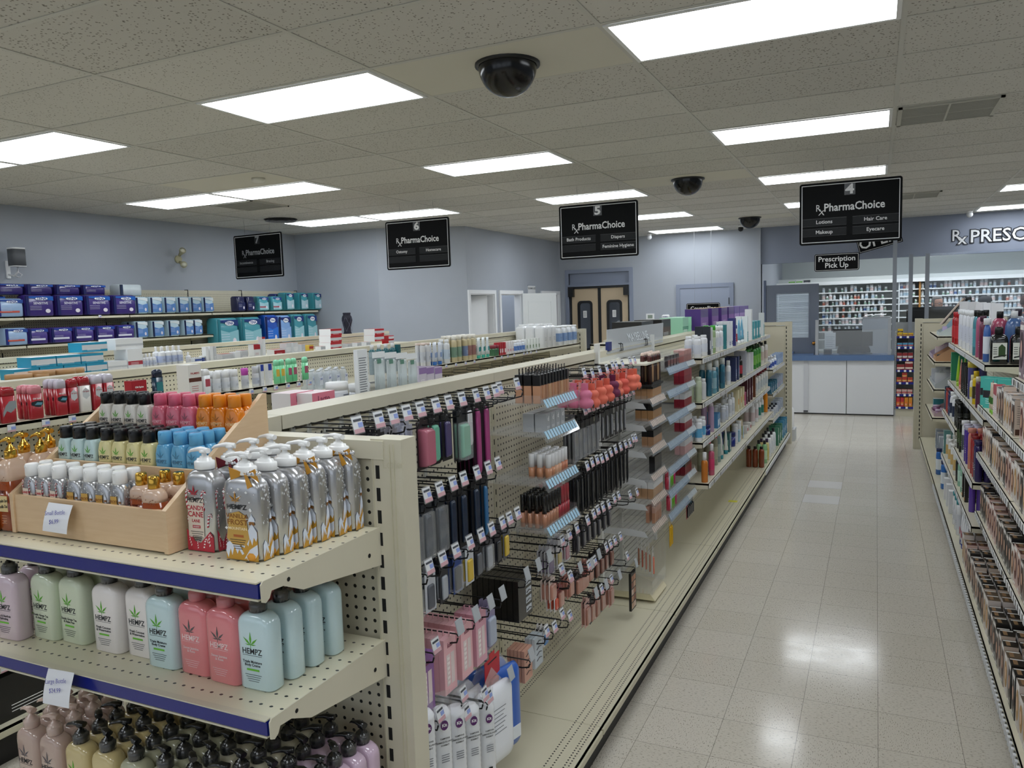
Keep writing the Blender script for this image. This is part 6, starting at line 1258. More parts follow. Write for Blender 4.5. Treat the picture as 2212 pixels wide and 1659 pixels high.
stackboxes(TZ[0],MY0+.16,6,3,FB('b48a64','101012'),'tan and black foundation box','first left tray')
stackboxes(TZ[1],MY0+.16,6,3,FB('a87f56','101012'),'tan and black foundation box','second left tray')
stackboxes(TZ[2],MY0+.16,6,2,FB('a88060','131316'),'black-topped foundation tube box','third left tray')
stackboxes(TZ[3],MY0+.18,5,1,FB('26262a','101012'),'black compact box','fourth left tray')
stackboxes(TZ[4],MY0+.14,7,3,FB('b08a68','dcdde0'),'tan and white foundation box','fifth left tray')
stackboxes(TZ[5],MY0+.19,5,2,conceal('b9876c','c4998a',.018,.018,.095,False),'nude lipstick tube box','sixth left tray')
@spec
def stickp(c1,c2): 
    b=B(); b.lathe([(.012,0),(.012,.09),(.011,.11)],M(c1,.25),10); b.lathe([(.0125,.11),(.0125,.145),(.010,.155)],M(c2,.3),10); b.lathe([(.010,.155),(.011,.165),(.003,.172)],M('d8c0b4',.5),10); return ('concealer_stick',b.mesh('concealer_stick'))
for i in range(6):
    for k in range(2): place(stickp(('3a2420','b99470','4a3a36')[i%3],('4a1c1c','3a2020')[i%2]),(MXF-.02-k*.04,MY0+.14+i*.038,1.372),0,'concealer stick with dark band, %s from near end%s, above the foundation boxes'%(ordn(i),(', front',', rear')[k]),'concealer stick','concealer sticks')
g=B(); g.box(-1.33,MXF,MY0+.10,.93,1.36,1.372,M('17181a',.4)); g.box(-1.33,-1.325,MY0+.10,.93,1.372,1.45,ACRYL); link('stick_rack',g.mesh('stick_rack'),r)
RD_=conceal('8e1f30','8e1f30',.03,.034,.10,False)
def fill(z,n,c,c2,desc,wh,y0=1.50,h=.095): stackboxes(z,y0,n,2,conceal(c,c2,.028,.032,h,False),desc,wh,dy=.032)
fill(BZ[0],7,'a8706c','c08a84','mauve eyeshadow palette box','first right tray',1.50,.085); fill(BZ[1],7,'8e1f30','a8303e','dark red lipstick box','second right tray'); fill(BZ[2],7,'8e1f30','d4d5d8','red box with white top','third right tray'); fill(BZ[3],7,'8e1f30','d4d5d8','red box with white top','fourth right tray'); fill(BZ[4],7,'c9a0a0','d4d5d8','pale nude lipstick box','fifth right tray'); fill(BZ[5],6,'7a1a28','26262a','dark red compact box','sixth right tray'); 
stackboxes(BZ[0],1.12,4,1,carton(.06,.02,.075,'3c3436','4a4244',(.3,.7),'8a5a58'),'dark eyeshadow palette','first right tray',dy=.075)
for i,(y,c) in enumerate(((1.10,'c92a4a'),(1.14,'d0d0d2'),(1.18,'6fc02c'),(1.22,'6fc02c'),(1.27,'c92a6a'))): 
    for j,z in enumerate((BZ[5],BZ[6])): place(glosst(c,'d9d9dc' if i%2 else c,.012,.11,.7),(MXF-.03,y+.03*j,z+.002),0,'%s mascara tube, %s from left, %s right tray'%('lime green' if c=='6fc02c' else 'crimson' if c!='d0d0d2' else 'pale',ordn(i),('sixth','seventh')[j]),'mascara','mascara tubes')
for i,y in enumerate((1.50,1.54,1.58,1.62,1.66)): place(hang(.035,.12,.01,('8e1f30','1a1a1c','1a1a1c','2a5a6a','1a1a1c')[i],'101012',.6,.5),(MXF-.0,y,.54),PI/2,'dark carded cosmetic hanging under lowest tray, %s from left'%ordn(i),'hanging pack','packs under the white display')
for i,y in enumerate((.985,1.02)): place(hang(.03,.15,.012,'d9b02a','c99f1c',.8,.7),(MXF+.01,y,.535),PI/2+.3,'yellow mascara card, %s one, hanging under lowest tray'%('left','right')[i],'hanging pack','yellow cards under the white display')
# lowest angled bin and palette
r=tag(link('acrylic_bin',None),'clear angled acrylic bin of brush packs at the foot of white display','bin'); g=B(); g.prism([(-1.46,MY0+.05,.23),(-1.46,MY0+.05,.40),(MXF,MY0+.05,.30),(MXF,MY0+.05,.23)],(0,.003,0),ACRYL); g.prism([(-1.46,.93,.23),(-1.46,.93,.50),(MXF,.93,.50),(MXF,.93,.23)],(0,.003,0),ACRYL)
g.box(-1.46,MXF,MY0+.05,.93,.225,.232,ACRYL); g.box(MXF-.003,MXF,MY0+.05,.93,.232,.30,ACRYL); link('bin_walls',g.mesh('bin_walls'),r); g=B(); g.prism([(-1.44,MY0+.07,.185),(MXF+.01,MY0+.07,.185),(MXF-.02,MY0+.07,.222),(-1.44,MY0+.07,.222)],(0,.26,0),M('d8cfae',.4)); link('bin_base',g.mesh('bin_base'),r)
for i in range(5): place(hang(.05,.17,.008,'dcdad8',('d8745a','c98a6a','e0907a')[i%3],.6,.3),(MXF-.03-.03*i,.76+.03*i,.455),PI/2+.2,'white card with coral brush, %s from front in the angled bin'%ordn(i),'hanging pack','brush cards in the bin')
g=B(); g.box(-.045,.045,-.006,.006,-.20,0,BLACK)
for a in range(2):
    for c_ in range(5): g.box(-.036+a*.038,-.004+a*.038,-.0072,-.006,-.19+c_*.036,-.162+c_*.036,M(('c9a68c','b98a70','d9c0b0','8a5a4a','a87860')[(a*2+c_)%5],.5))
tag(link('makeup_palette',g.mesh('makeup_palette'),None,(-1.235,.42,.42),),'black ten-pan makeup palette hanging low left of white display','palette').rotation_euler=(0,0,PI/2)
# slanted clear header board
o=tag(link('acrylic_header',None,None,(-1.462,0,0)),'slanted clear acrylic header board standing on the gondola rail above white display','header board'); g=B()
g.prism([(0,.76,1.535),(0,2.02,1.535),(-.05,2.24,1.665),(-.05,.92,1.665)],(.004,0,0),clear('frosted_header',(.75,.78,.8,1),.3,.35)); link('board',g.mesh('board'),o); g=B(); 
me=textmesh('MAYBELLINE',.0,'CENTER'); Mx=Matrix.Translation((-.018,1.48,1.60))@Matrix(((0,-.36,1,0),(1,0.0,0,0),(0,1,0,0),(0,0,0,1)))@Matrix.Diagonal((.075*1.1,.075,1,1)); g.add(me,Mx,M('d9dde2',.3)); link('etched_name',g.mesh('etched_name'),o)
g=B(); g.box(-.012,.006,.78,.84,1.55,1.60,M('1c2a6e',.4)); link('end_clip',g.mesh('end_clip'),o)
g=B()
for y in (1.0,1.55):
    for d_ in (0,.035): g.tube([(-.01,y+d_,1.535),(.012,y+d_,1.54),(.004,y+d_+.02,1.575),(-.01,y+d_+.02,1.58)],.003,DARK)
link('wire_clip',g.mesh('wire_clip'),o)
place(carton(.3,.12,.12,'dfe6ee','cfdbe6',(.2,.8),'2a7ac0'),(-3.05,6.3,1.36),PI/2,'white and blue pack standing beyond second gondola end','box')
tag(link('pack_stand',(lambda g:(g.box(-3.25,-2.9,6.1,6.5,0,1.36,STEEL),g.mesh('pack_stand'))[1])(B())),'beige stand behind second gondola end carrying white and blue pack','stand')
# ================= RIGHT HAND GONDOLA GOODS =================
gr='goods on right hand gondola'
@spec
def dye(c,hair,skin,top,sidec,w=.072,d=.052,h=.175):
    b=B(); m=M(c,.3,coat=.2); b.box(-w/2,w/2,-d/2,d/2,0,h,m,{'t':M(top,.3,coat=.3),'l':M(sidec,.35),'r':M(sidec,.35)}); y=-d/2
    b.prism([(w*.42*math.cos(2*PI*i/12),y-.0004,h*.5+h*.33*math.sin(2*PI*i/12)) for i in range(12)],(0,-.0003,0),M(hair,.5)); b.prism([(w*.2*math.cos(2*PI*i/10)-w*.05,y-.0008,h*.52+h*.16*math.sin(2*PI*i/10)) for i in range(10)],(0,-.0003,0),M(skin,.5))
    b.box(-w*.42,w*.42,y-.0005,y,h*.86,h*.95,M('e6e2de',.4)); b.box(-w*.4,w*.1,y-.0012,y-.0008,h*.05,h*.1,M('e6e2de',.4))
    for s in (-1,1):
        for i in range(9): b.box(*sorted((s*(w/2),s*(w/2+.0004))),-d*.3,d*(.05+.2*((i*7)%3)/2),h*(.82-.06*i),h*(.835-.06*i),M('6b6560' if int(sidec[:2],16)>110 else 'b8b2aa',.5))
        b.box(*sorted((s*(w/2),s*(w/2+.0005))),-d*.42,d*.42,h*.04,h*.2,M(hair,.4))
    b.box(-w*.42,w*.3,-d*.3,d*.0,h,h+.0004,M('8a6a48',.4)); b.box(-w*.42,-w*.30,-d*.45,d*.45,h+.0003,h+.0008,M('dfdcd8',.4)); return ('hair_colour_box',b.mesh('hair_colour_box'))
DY=[dye('3a2f2a','4a2a1c','d2a88c','17120f','c9b8aa'),dye('d8cdc4','7a5030','dcb496','3a2a22','dcd2ca'),dye('1c1a1a','2a1c18','cfa58a','141212','26221f'),dye('cfc6c0','b08a50','e0bc9c','5a4a3a','d9cdc6'),dye('c9a49a','5a2a20','dab094','4a221c','d6b8ae'),dye('20242a','33211a','cfa58a','0f1012','1c1e22')]
DN=['dark','pale blonde','black','golden','rosy','charcoal']
def dyes(y0,y1,z,xf,where,pat,rows=1,dy=.079):
    i=0; y=y1
    while y>y0:
        pass; i+=1; y-=dy
    n=i; y=y0+.045; i=0
    while y<y1-.03:
        k=pat[(i//2)%len(pat)] if i%3 else random.randrange(6)
        sz=random.uniform(.92,1.08)
        for r_ in range(rows): spawn(DY[k],(xf+.014+.028+r_*.062,y,z),-PI/2+random.uniform(-.02,.02),'%s hair colour box, %s from near end%s, %s'%(DN[k],ordn(i),'' if rows==1 else (', front',', middle',', rear')[r_ if rows>2 else r_*2],where),'hair colour box',gr,scale=(1,1,sz))
        y+=dy*random.choice((1,1,1,1.12)); i+=1
dyes(-.66,1.74,.89,.445,'shoulder-height right shelf',(1,3,4,1,0,3),2)
dyes(-.66,1.74,.54,.445,'knee-height right shelf',(0,4,1,2,0),2)
dyes(-.66,1.98,.17,.385,'right base deck',(2,0,3,5,2,0),3,.085)
dyes(.6,1.16,1.17,.445,'upper near right shelf',(1,3,0),2)
dyes(-.62,.5,1.17,.445,'nearest upper right shelf',(3,0,1),2)
PKB=dye('7a5a6a','3a2028','c99a90','2a1c24','9a8088',.10,.06,.24)
for i,y in enumerate((.50,.39,.28,.16)): spawn(PKB,(.445+.05,y,1.44),-PI/2,'tall floral mauve carton, %s behind the frame edge, top right shelf'%ordn(i),'hair colour box',gr)
TEAL=carton(.075,.04,.165,'4fb8ae','3fa89e',(.35,.6),'2a2a30'); 
for i,y in enumerate((1.72,1.66,1.60,1.54)): spawn(TEAL,(.49+.06*(i%2),y,1.17),-PI/2+.9,'turquoise hair product box, %s from far end, upper near right shelf'%ordn(i),'box',gr)
sp=tube(.045,.165,'2a2226','101012','5a4a52'); spawn(sp,(.48,1.47,1.17),-PI/2,'black hair tube with pointed tip beside turquoise boxes','tube',gr)
AV=tube(.05,.16,'cfc0a8','7fc02c','3a6a2a'); 
for i,y in enumerate((1.40,1.34)): spawn(AV,(.475,y,1.17),-PI/2+.5,'avocado-printed tube with lime cap, %s of two'%('farther','nearer')[i],'tube',gr)
for i,y in enumerate((1.26,1.20)): spawn(carton(.06,.05,.165,'d9c8c6','a83040',(.7,1),'a83040',side='dccfcc'),(.485,y,1.17),-PI/2,'white and red hair treatment carton, %s of two'%('farther','nearer')[i],'carton',gr)
# big black bottles at near end of shelf one
g=B(); g.loft(body_rings(.088,.07,.175,.016,.018,.24,.003),M('0c0d0e',.12,coat=.7)); g.lathe([(.019,.175),(.022,.178),(.022,.20),(.02,.215)],BLACK,16); bd=g.mesh('bottle_body'); g=B(); y=-.0355; g.box(-.036,.036,y-.0005,y,.03,.125,M('d9dad2',.5)); g.prism([(-.006,y-.001,.05),(.028,y-.001,.045),(.028,y-.001,.10),(.010,y-.001,.118),(-.006,y-.001,.10)],(0,-.0003,0),M('2f4a22',.5)); g.prism([(-.03,y-.0014,.038),(.034,y-.0014,.052),(.034,y-.0014,.058),(-.03,y-.0014,.046)],(0,-.0003,0),M('101210',.4))
for i in range(4): g.box(-.032,-.012,y-.001,y-.0005,.06+.012*i,.064+.012*i,M('4a4d48',.5))
BBK=('shampoo_bottle',None,[('bottle_body',bd),('printed_label',g.mesh('printed_label'))])
for i,x in enumerate((.545,.645,.745)): spawn(BBK,(x,1.84,1.395),.05,'glossy black bottle with white and green label, %s at near end, top right shelf'%('left','middle','right')[i],'shampoo bottle',gr)
PKL=bottle(.048,.30,'b0506a','101012',None,.8,.3,.13,.018,False,shoulder=.3); BLL=bottle(.048,.30,'4a6a9c','e4e6e8',None,.8,.3,.13,.018,shoulder=.3); SLV=bottle(.044,.31,'b8bfcc','2a2030',None,.8,.3,.13,.018,shoulder=.3)
for i,(sp,x,y,nm) in enumerate(((PKL,.80,2.02,'large pink bottle, black cap, at frame edge'),(PKL,.575,2.06,'large pink bottle, black cap, behind dark magenta one'),(BLL,.64,2.00,'large blue bottle, white cap, left of the pair'),(BLL,.72,2.00,'large blue bottle, white cap, right of the pair'),(SLV,.68,2.14,'silver bottle with dark cap behind blue pair'))): spawn(sp,(x,y,1.395),0,nm+', top right shelf','shampoo bottle',gr)
R1='top right shelf'
rowY([(bottle(.034,.26,'3f68b0','e9eaec','dfe4ee',.6,.3,.14,.02,shoulder=.3),.045,'blue and white slender bottle','shampoo bottle',2131,2131,1,1),(bottle(.030,.27,'6a2340','4a1a36',None,.7,.4,.12,.018,shoulder=.25),.045,'dark magenta bottle','shampoo bottle',2122,2122,1,1),(bottle(.038,.30,'b0587a','101012',None,.6,.35,.13,.018,shoulder=.25),.05,'dusty pink bottle with black cap','shampoo bottle',2115,2115,1,1),(bottle(.038,.30,'3f8494','101012','4a94a4',.6,.35,.13,.018,shoulder=.25),.05,'teal bottle with black cap','shampoo bottle',2108,2108,1,2),
(bottle(.034,.29,'dddfe6','eceef2','c6cad8',.6,.7,.12,.026),.045,'white shampoo bottle','shampoo bottle',2100,2075,4,1),(bottle(.032,.26,'a8141c','b81c24','c22a32',.8,.5,.16,.018),.05,'bright red bottle','shampoo bottle',2067,2062,2,2)],.472,1.395,-1,R1,gr,rng=(1.8,4.18))
CPW=carton(.075,.06,.335,'e4e5ea','eceef1')
for i,u in enumerate((2154,2136,2119,2101,2083)): spawn(CPW,(.69,ysolve(u,.69,1.73),1.395),0,'tall white square-capped bottle, %s from near end, behind the %s'%(ordn(i),R1),'shampoo bottle',gr)
R2='second right shelf'
rowY([(bottle(.024,.20,'5a2a4a','d8d2b8',None,.8,.6,.14,.018),.05,'plum bottle with cream cap','bottle',2114,2114,1,2),(bottle(.022,.22,'d9b81c','d9b81c','3a3420',1,.6,.2,.016),.045,'bright yellow spray bottle','spray bottle',2108,2108,1,1),(bottle(.022,.18,'dcdad2','e3d9a8','c9b84a',1,.6,.2,.016),.045,'white bottle with cream cap','bottle',2102,2102,1,1),(bottle(.030,.26,'4a4a80','cdbb48',None,.9,.95,.15,.029),.05,'violet can with wide yellow cap','can',2099,2099,1,2),
(carton(.02,.04,.22,'161618','101012',(.2,.6),'4a4238'),.04,'black slim hair accessory pack','carton',2092,2082,4,2),(tube(.05,.23,'cf7468','d8887a'),.04,'coral hair tube','tube',2076,2076,1,2),(tube(.05,.24,'9ac42c','a8cf3a'),.04,'lime green hair tube','tube',2070,2070,1,2),(carton(.05,.06,.24,'1f7a56','17664a',(.3,.6),'6fae4a'),.06,'green hair colour carton','carton',2062,2062,1,2)],.472,1.075,-1,R2,gr,rng=(1.8,4.18))
R3='third right shelf'
rowY([(bottle(.028,.20,'101214','0c0d0e','3a3c38',.7,.5,.1,.018),.05,'black conditioner bottle','bottle',2090,2080,3,2),(bottle(.034,.21,'dfe1e6','eceef0','28324a',.7,.5,.14,.02,shoulder=.3),.05,'white shampoo bottle with navy label','shampoo bottle',2072,2063,2,2),(bottle(.028,.20,'26305e','1e2850',None,.7,.5,.12,.018),.05,'navy shampoo bottle','shampoo bottle',2058,2055,2,2),(bottle(.026,.20,'a83a38','8a2424',None,.7,.5,.12,.018),.05,'red shampoo bottle','shampoo bottle',2051,2047,2,2),(bottle(.026,.20,'28506a','1e3a50',None,.7,.5,.12,.018),.05,'dark blue shampoo bottle','shampoo bottle',2043,2043,1,2)],.43,.822,-1,R3,gr,rng=(3.02,4.19))
R4='purple bottle shelf'
rowY([(bottle(.030,.24,'2a2058','241a4c',None,.7,.6,.1,.02),.05,'indigo bottle','bottle',2117,2114,2,2),(bottle(.030,.25,'9c2a2e','8a2024',None,.7,.6,.1,.02),.05,'crimson bottle','bottle',2110,2105,2,2),(bottle(.032,.26,'cf8270','d88f7e',None,.7,.6,.1,.024),.05,'salmon bottle','bottle',2099,2099,1,2),(bottle(.030,.25,'4a2a90','b8b4c8',None,.7,.6,.1,.024),.05,'purple bottle with silver cap','bottle',2092,2088,2,2),(bottle(.030,.25,'dfe0e4','e8e9ec','4a4e58',.7,.6,.1,.024),.05,'white bottle with black label','bottle',2082,2082,1,2),(bottle(.026,.23,'12140f','0e100c','3a4a2a',.7,.6,.1,.02),.05,'black and green bottle','bottle',2074,2069,2,2)],.425,.70,-1,R4,gr,rng=(1.81,2.97))
rowY([(bottle(.026,.2,'5a3aa0','4a2a90',None,.7,.5,.12,.018),.05,'bright purple bottle','bottle',2099,2099,1,2),(carton(.05,.05,.2,'16140f','c98a2c',(.05,.15),'c98a2c'),.05,'black carton with amber base','carton',2090,2084,2,2),(bottle(.028,.19,'8fc0a8','7fb03a','b8d8c8',.7,.5,.12,.018),.05,'pale green bottle with leaf print','bottle',2077,2070,2,2),(bottle(.026,.18,'26282a','6aa02a',None,.7,.5,.12,.018),.05,'dark bottle with lime label','bottle',2064,2064,1,2),(bottle(.028,.20,'dfe0de','e8e9e8','c9a86a',.7,.5,.12,.018),.05,'white bottle with tan print','bottle',2058,2040,4,2),(carton(.05,.05,.2,'5a8a8a','4a7a7a',(.3,.6),'dfe6e4'),.05,'grey-teal carton','carton',2036,2036,1,2)],.43,.44,-1,'low right shelf',gr,rng=(1.81,4.19))
rowY([(tube(.055,.21,'e0e2e8','22389a','b84a5a'),.05,'white tube with blue cap','tube',2098,2086,4,2),(bottle(.034,.24,'e0e2e6','2a8a94','c9ccd4',.7,.6,.12,.024),.05,'white bottle with teal cap','bottle',2079,2070,3,2),(carton(.07,.06,.17,'dfe1e6','eceef0'),.06,'white carton of bandages','carton',2062,2050,3,2),(bottle(.036,.24,'2a6ab8','1a2a5a','dfe6ee',.7,.6,.12,.024),.05,'royal blue bottle','bottle',2040,2028,2,2)],.40,.17,-1,'right base deck far',gr,rng=(2.02,5.6))
for i in range(3): spawn(carton(.10,.12,.20,'9aa4b4','c2c8d0',(.2,.7),'5a6678'),(.56+.0*i,6.0-.25*i,.17),-PI/2,'grey boxed item, %s from far end on right base deck'%ordn(i),'carton',gr)
# pastel cardboard trays on the far section
def ctray(x,y,z,w,l,h,c,lb,items,face=-1):
    r=tag(link('card_tray',None,None,(x,y,z)),lb,'display tray','cardboard trays on far right section'); g=B(); m=M(c,.6); 
    for yy in (0,l-.004): g.prism([(0,yy,0),(w,yy,0),(w,yy,h),(w*.55,yy,h),(0,yy,h*.28)],(0,.004,0),m)
    g.box(0,w,.004,l-.004,0,.004,m); g.box(0,.004,.004,l-.004,.004,h*.28,m); g.box(w-.004,w,.004,l-.004,.004,h,m); link('tray_body',g.mesh('tray_body'),r)
    for i,(sp,ds,n) in enumerate(items):
        for k in range(n): spawn(sp,(x+.05+.05*(k%3),y+.06+(l-.12)*(i*n+k)/max(1,len(items)*n-1),z+.006),-PI/2,'%s, %s inside %s'%(ds,ordn(k),' '.join(lb.split()[:3])),'carton',gr)
ctray(.49,5.62,1.385,.30,.42,.13,'b9c3c4','pale grey cardboard tray on the top far right shelf',[(carton(.06,.04,.09,'c9b8dc','b8a4d0'),'lilac small carton',3)])
ctray(.46,5.60,1.13,.30,.36,.15,'b58a66','tan cardboard tray on the second far right shelf',[(jar(.035,.06,'e3e4e6','1a1a1c'),'white jar with black lid',3)])
ctray(.455,6.05,1.13,.30,.5,.14,'a99aae','lavender cardboard tray on the second far right shelf',[(carton(.08,.04,.11,'d8c8cc','d9a8b0'),'pale pink carton',3)])
ctray(.46,5.60,.85,.30,.9,.15,'a6adb2','grey cardboard tray on the third far right shelf',[(carton(.03,.10,.15,'c9ccd2','d8dadd'),'grey card pack',5)])
ctray(.455,5.60,.56,.30,.5,.10,'b39aa0','dusty pink cardboard tray on the fourth far right shelf',[(jar(.035,.06,'8a5a80','c0a8c4'),'round purple hair tie pack',4)])
spawn(carton(.12,.10,.10,'2a7a88','dfe4e6'),(.54,6.35,.56),-PI/2,'teal and white box on the fourth far right shelf','carton',gr)
# slanted greeting board on top shelf
g=B(); g.prism([(.50,5.66,1.42),(.74,5.66,1.74),(.76,5.66,1.74),(.76,5.66,1.42)],(0,.006,0),M('8fb0c0',.4)); 
for i in range(5): g.prism([(.50+.012*i,5.70+.09*i,1.50),(.70+.012*i,5.70+.09*i,1.76),(.71+.012*i,5.70+.09*i,1.755),(.51+.012*i,5.70+.09*i,1.495)],(0,.10,0),M(('c9b8a8','2a2a30','b86a5a','dfe0dc','6a8a9a')[i],.4))
g.box(.76,.77,5.66,6.2,1.40,1.77,BLACK); g.box(.50,.76,5.66,5.664,1.391,1.42,M('8fb0c0',.4)); tag(link('card_display',g.mesh('card_display')),'slanted pale blue countertop display of cards on top far right shelf','display')
# ================= PHARMACY =================
CTY=9.98
CT=tag(link('service_counter',None),'white panelled pharmacy counter with speckled blue top at end of aisle','counter')
g=B()
for a,c in ((-1.30,-.50),(-.495,.16)): g.box(a+.002,c-.002,9.56,9.95,.02,.85,M('dcdee2',.35))
g.box(-1.30,.16,9.575,9.95,0,.02,BLACK); link('front_panel',g.mesh('front_panel'),CT)
g=B(); g.box(-1.115,-1.05,9.545,9.56,.06,.85,M('c8cad0',.35)); g.box(-1.115,-1.05,9.54,9.56,.03,.06,M('5a5c60',.4)); link('corner_trim',g.mesh('corner_trim'),CT)
mt,n,L,bs=nodes('blue_speckled_laminate'); t=n.new('ShaderNodeTexCoord'); z=n.new('ShaderNodeTexNoise'); z.inputs['Scale'].default_value=140; L.new(t.outputs['Object'],z.inputs['Vector']); L.new(mixc(n,L,z.outputs['Fac'],rgb('34507f'),rgb('7390ba')),bs.inputs['Base Color']); bs.inputs['Roughness'].default_value=.3
g=B(); g.box(-1.34,.155,9.50,9.98,.845,.925,mt); link('countertop',g.mesh('countertop'),CT)
g=B(); g.box(-1.9,-1.30,9.9,10.1,0,.93,M('dcdee2',.35)); g.box(-1.9,-1.3,9.85,10.2,.93,.96,mt); link('side_counter',g.mesh('side_counter'),CT)
PL=tag(link('plexiglass_barrier',None),'scuffed plexiglass barrier between grey posts standing on the blue counter','barrier'); PM=M('a9adb3',.35)
for x in (-.93,.09):
    g=B(); g.box(x-.022,x+.022,9.60,9.66,.926,1.47,PM); link('post',g.mesh('post'),PL)
g=B(); g.box(-.908,.068,9.63,9.636,.93,1.30,SMEAR); link('pane',g.mesh('pane'),PL); g=B(); g.box(-.908,.068,9.645,9.648,1.31,1.47,GLASS); link('upper_pane',g.mesh('upper_pane'),PL)
for i,(x0,x1,y,z0,z1) in enumerate(((.12,.175,9.62,0,2.62),(.345,.40,9.9,.9,2.42),(.565,.62,9.9,.9,2.42))):
    g=B(); g.box(x0,x1,y,y+.05,z0,CEIL-.005 if i==0 else z1,M('8a9099',.4)); tag(link('metal_post',g.mesh('metal_post')),('tall grey steel post beside the blue counter, floor to ceiling','left grey window post above the medicine rack','right grey window post above the medicine rack')[i],'post')
g=B(); g.box(.62,2.6,9.92,9.926,1.45,2.42,GLASS); g.box(.18,.345,9.92,9.926,1.45,2.42,GLASS); tag(link('glass_screen',g.mesh('glass_screen')),'clear glass screen across the dispensary opening at right','glass screen')
# things behind the barrier
def monitor(x,y,z,w,h,rz,lb,c='1b1c1f'):
    r=tag(link('monitor',None,None,(x,y,z),rz),lb,'monitor'); g=B(); g.box(-w/2,w/2,-.012,.012,.12,.12+h,M(c,.4)); g.box(-w/2+.012,w/2-.012,.0125,.0135,.13,.11+h,M('2a2f38',.15)); link('screen',g.mesh('screen'),r)
    g=B(); g.box(-.03,.03,.0,.03,.01,.2,M(c,.4)); g.box(-.12,.12,-.08,.08,0,.012,M(c,.4)); link('stand',g.mesh('stand'),r)
DKm=M('b9bcc2',.4); g=B(); g.box(-1.2,3.4,10.5,10.92,.70,.74,DKm); 
for x in (-1.15,1.0,3.3): g.box(x,x+.05,10.52,10.9,0,.70,DKm)
tag(link('work_desk',g.mesh('work_desk')),'pale work desk behind the pharmacy counter','desk')
g=B(); g.box(.45,3.2,10.5,10.85,.741,1.25,M('d3d6d9',.5)); tag(link('desk_shelf',g.mesh('desk_shelf')),'pale raised desk unit behind the dispensary glass at right','desk unit')
monitor(-.50,9.86,.926,.42,.27,0,'dark monitor back seen through scuffed plexiglass on counter','0c0d0f'); monitor(-.27,9.88,.926,.26,.22,.1,'smaller dark monitor right behind the plexiglass monitor')
for i,(x,w_,z) in enumerate(((.62,.42,1.35),(.98,.50,1.42))): monitor(x,10.64+.1*i,1.251,w_,at(2000,663,'y',10.7).z-1.251-.12,0,('black monitor back, left of two, behind the medicine rack','larger black monitor back, right of two, in front of pharmacist')[i],'101113')
g=B(); g.box(.33,.90,10.2,10.24,0,at(1970,670,'y',10.2).z,M('151618',.5)); tag(link('black_divider',g.mesh('black_divider')),'black panel behind the yellow boxes atop medicine rack','divider')
g=B(); g.box(-.82,-.66,9.66,9.665,1.02,1.27,WHITE); 
for i in range(6): g.box(-.80,-.70+.02*(i%2),9.6585,9.66,1.05+.03*i,1.054+.03*i,M('8a8d92',.5))
tag(link('paper_notice',g.mesh('paper_notice')),'white printed notice behind left end of plexiglass barrier','notice')
g=B(); g.loft([rr(.06,.03,.02,.926),rr(.06,.03,.02,1.0)],BLACK); tag(link('card_terminal',g.mesh('card_terminal'),None,(-.78,9.80,0)),'black card terminal on counter behind the plexiglass','card terminal')
# chair behind the counter
g=B(); ch=tag(link('office_chair',None,None,(-.42,10.30,0)),'black office chair with armrests blurred behind the plexiglass','chair')
g.loft([rr(.24,.03,.03,.80),rr(.25,.03,.03,.95),rr(.20,.03,.03,1.08)],M('1a1b1e',.6)); link('backrest',g.mesh('backrest'),ch); g=B(); g.loft([rr(.25,.22,.08,.44),rr(.25,.22,.08,.50)],M('1a1b1e',.6)); link('seat',g.mesh('seat'),ch)
g=B(); g.tube([(0,0,.05),(0,0,.44)],.03,BLACK,8); g.box(-.02,.02,.0,.03,.44,.82,BLACK)
for k in range(5): a=2*PI*k/5; g.tube([(0,0,.10),(.26*math.cos(a),.26*math.sin(a),.05),(.28*math.cos(a),.28*math.sin(a),.0)],.018,BLACK)
link('base',g.mesh('base'),ch)
for s in (-1,1): g=B(); g.tube([(s*.27,.15,.48),(s*.30,.12,.66),(s*.28,-.15,.68)],.018,BLACK); link('armrest',g.mesh('armrest'),ch)
# half door with blinds
r=tag(link('door_7',None,None,(-1.73,10.0,0),R(0)),kind='structure'); g=B(); GD_=M('6a7282',.4)
for a in ((0,.15,0,2.04),(.65,.80,0,2.04),(.15,.65,0,1.18),(.15,.65,1.90,2.04)): g.box(a[0],a[1],0,.04,a[2],a[3],GD_)
for a in ((.13,.15,1.16,1.92),(.65,.67,1.16,1.92),(.15,.65,1.16,1.18),(.15,.65,1.90,1.92)): g.box(a[0],a[1],-.008,0,a[2],a[3],GD_)
link('door_leaf',g.mesh('door_leaf'),r); g=B()
for i in range(38): z=1.185+i*.0188; g.prism([(.152,.012,z),(.648,.012,z),(.648,.026,z+.014),(.152,.026,z+.014)],(0,.001,0),M('e9eff5',.4))
link('blinds',g.mesh('blinds'),r); g=B(); g.box(.15,.65,.004,.007,1.18,1.90,GLASS); link('pane',g.mesh('pane'),r)
g=B(); g.lathe([(.028,0),(.028,.006),(.012,.012),(.012,.035),(.027,.045),(.03,.058),(.022,.07),(.002,.073)],M('b07a3a',.2,metal=1),16); k=link('door_handle',g.mesh('door_handle'),r,(.735,0,1.09)); k.rotation_euler=(PI/2,0,0)
g=B(); g.box(-1.77,-1.735,9.98,10.06,0,2.12,M('55607a',.4)); struct('trim_9',g)
g=B(); g.prism([(-.98,9.62,.93),(-.90,9.62,.93),(-.93,9.62,1.16)],(0,.01,0),M('4a5260',.5)); tag(link('card_holder',g.mesh('card_holder')),'small dark leaning card holder at left end of barrier','card holder')
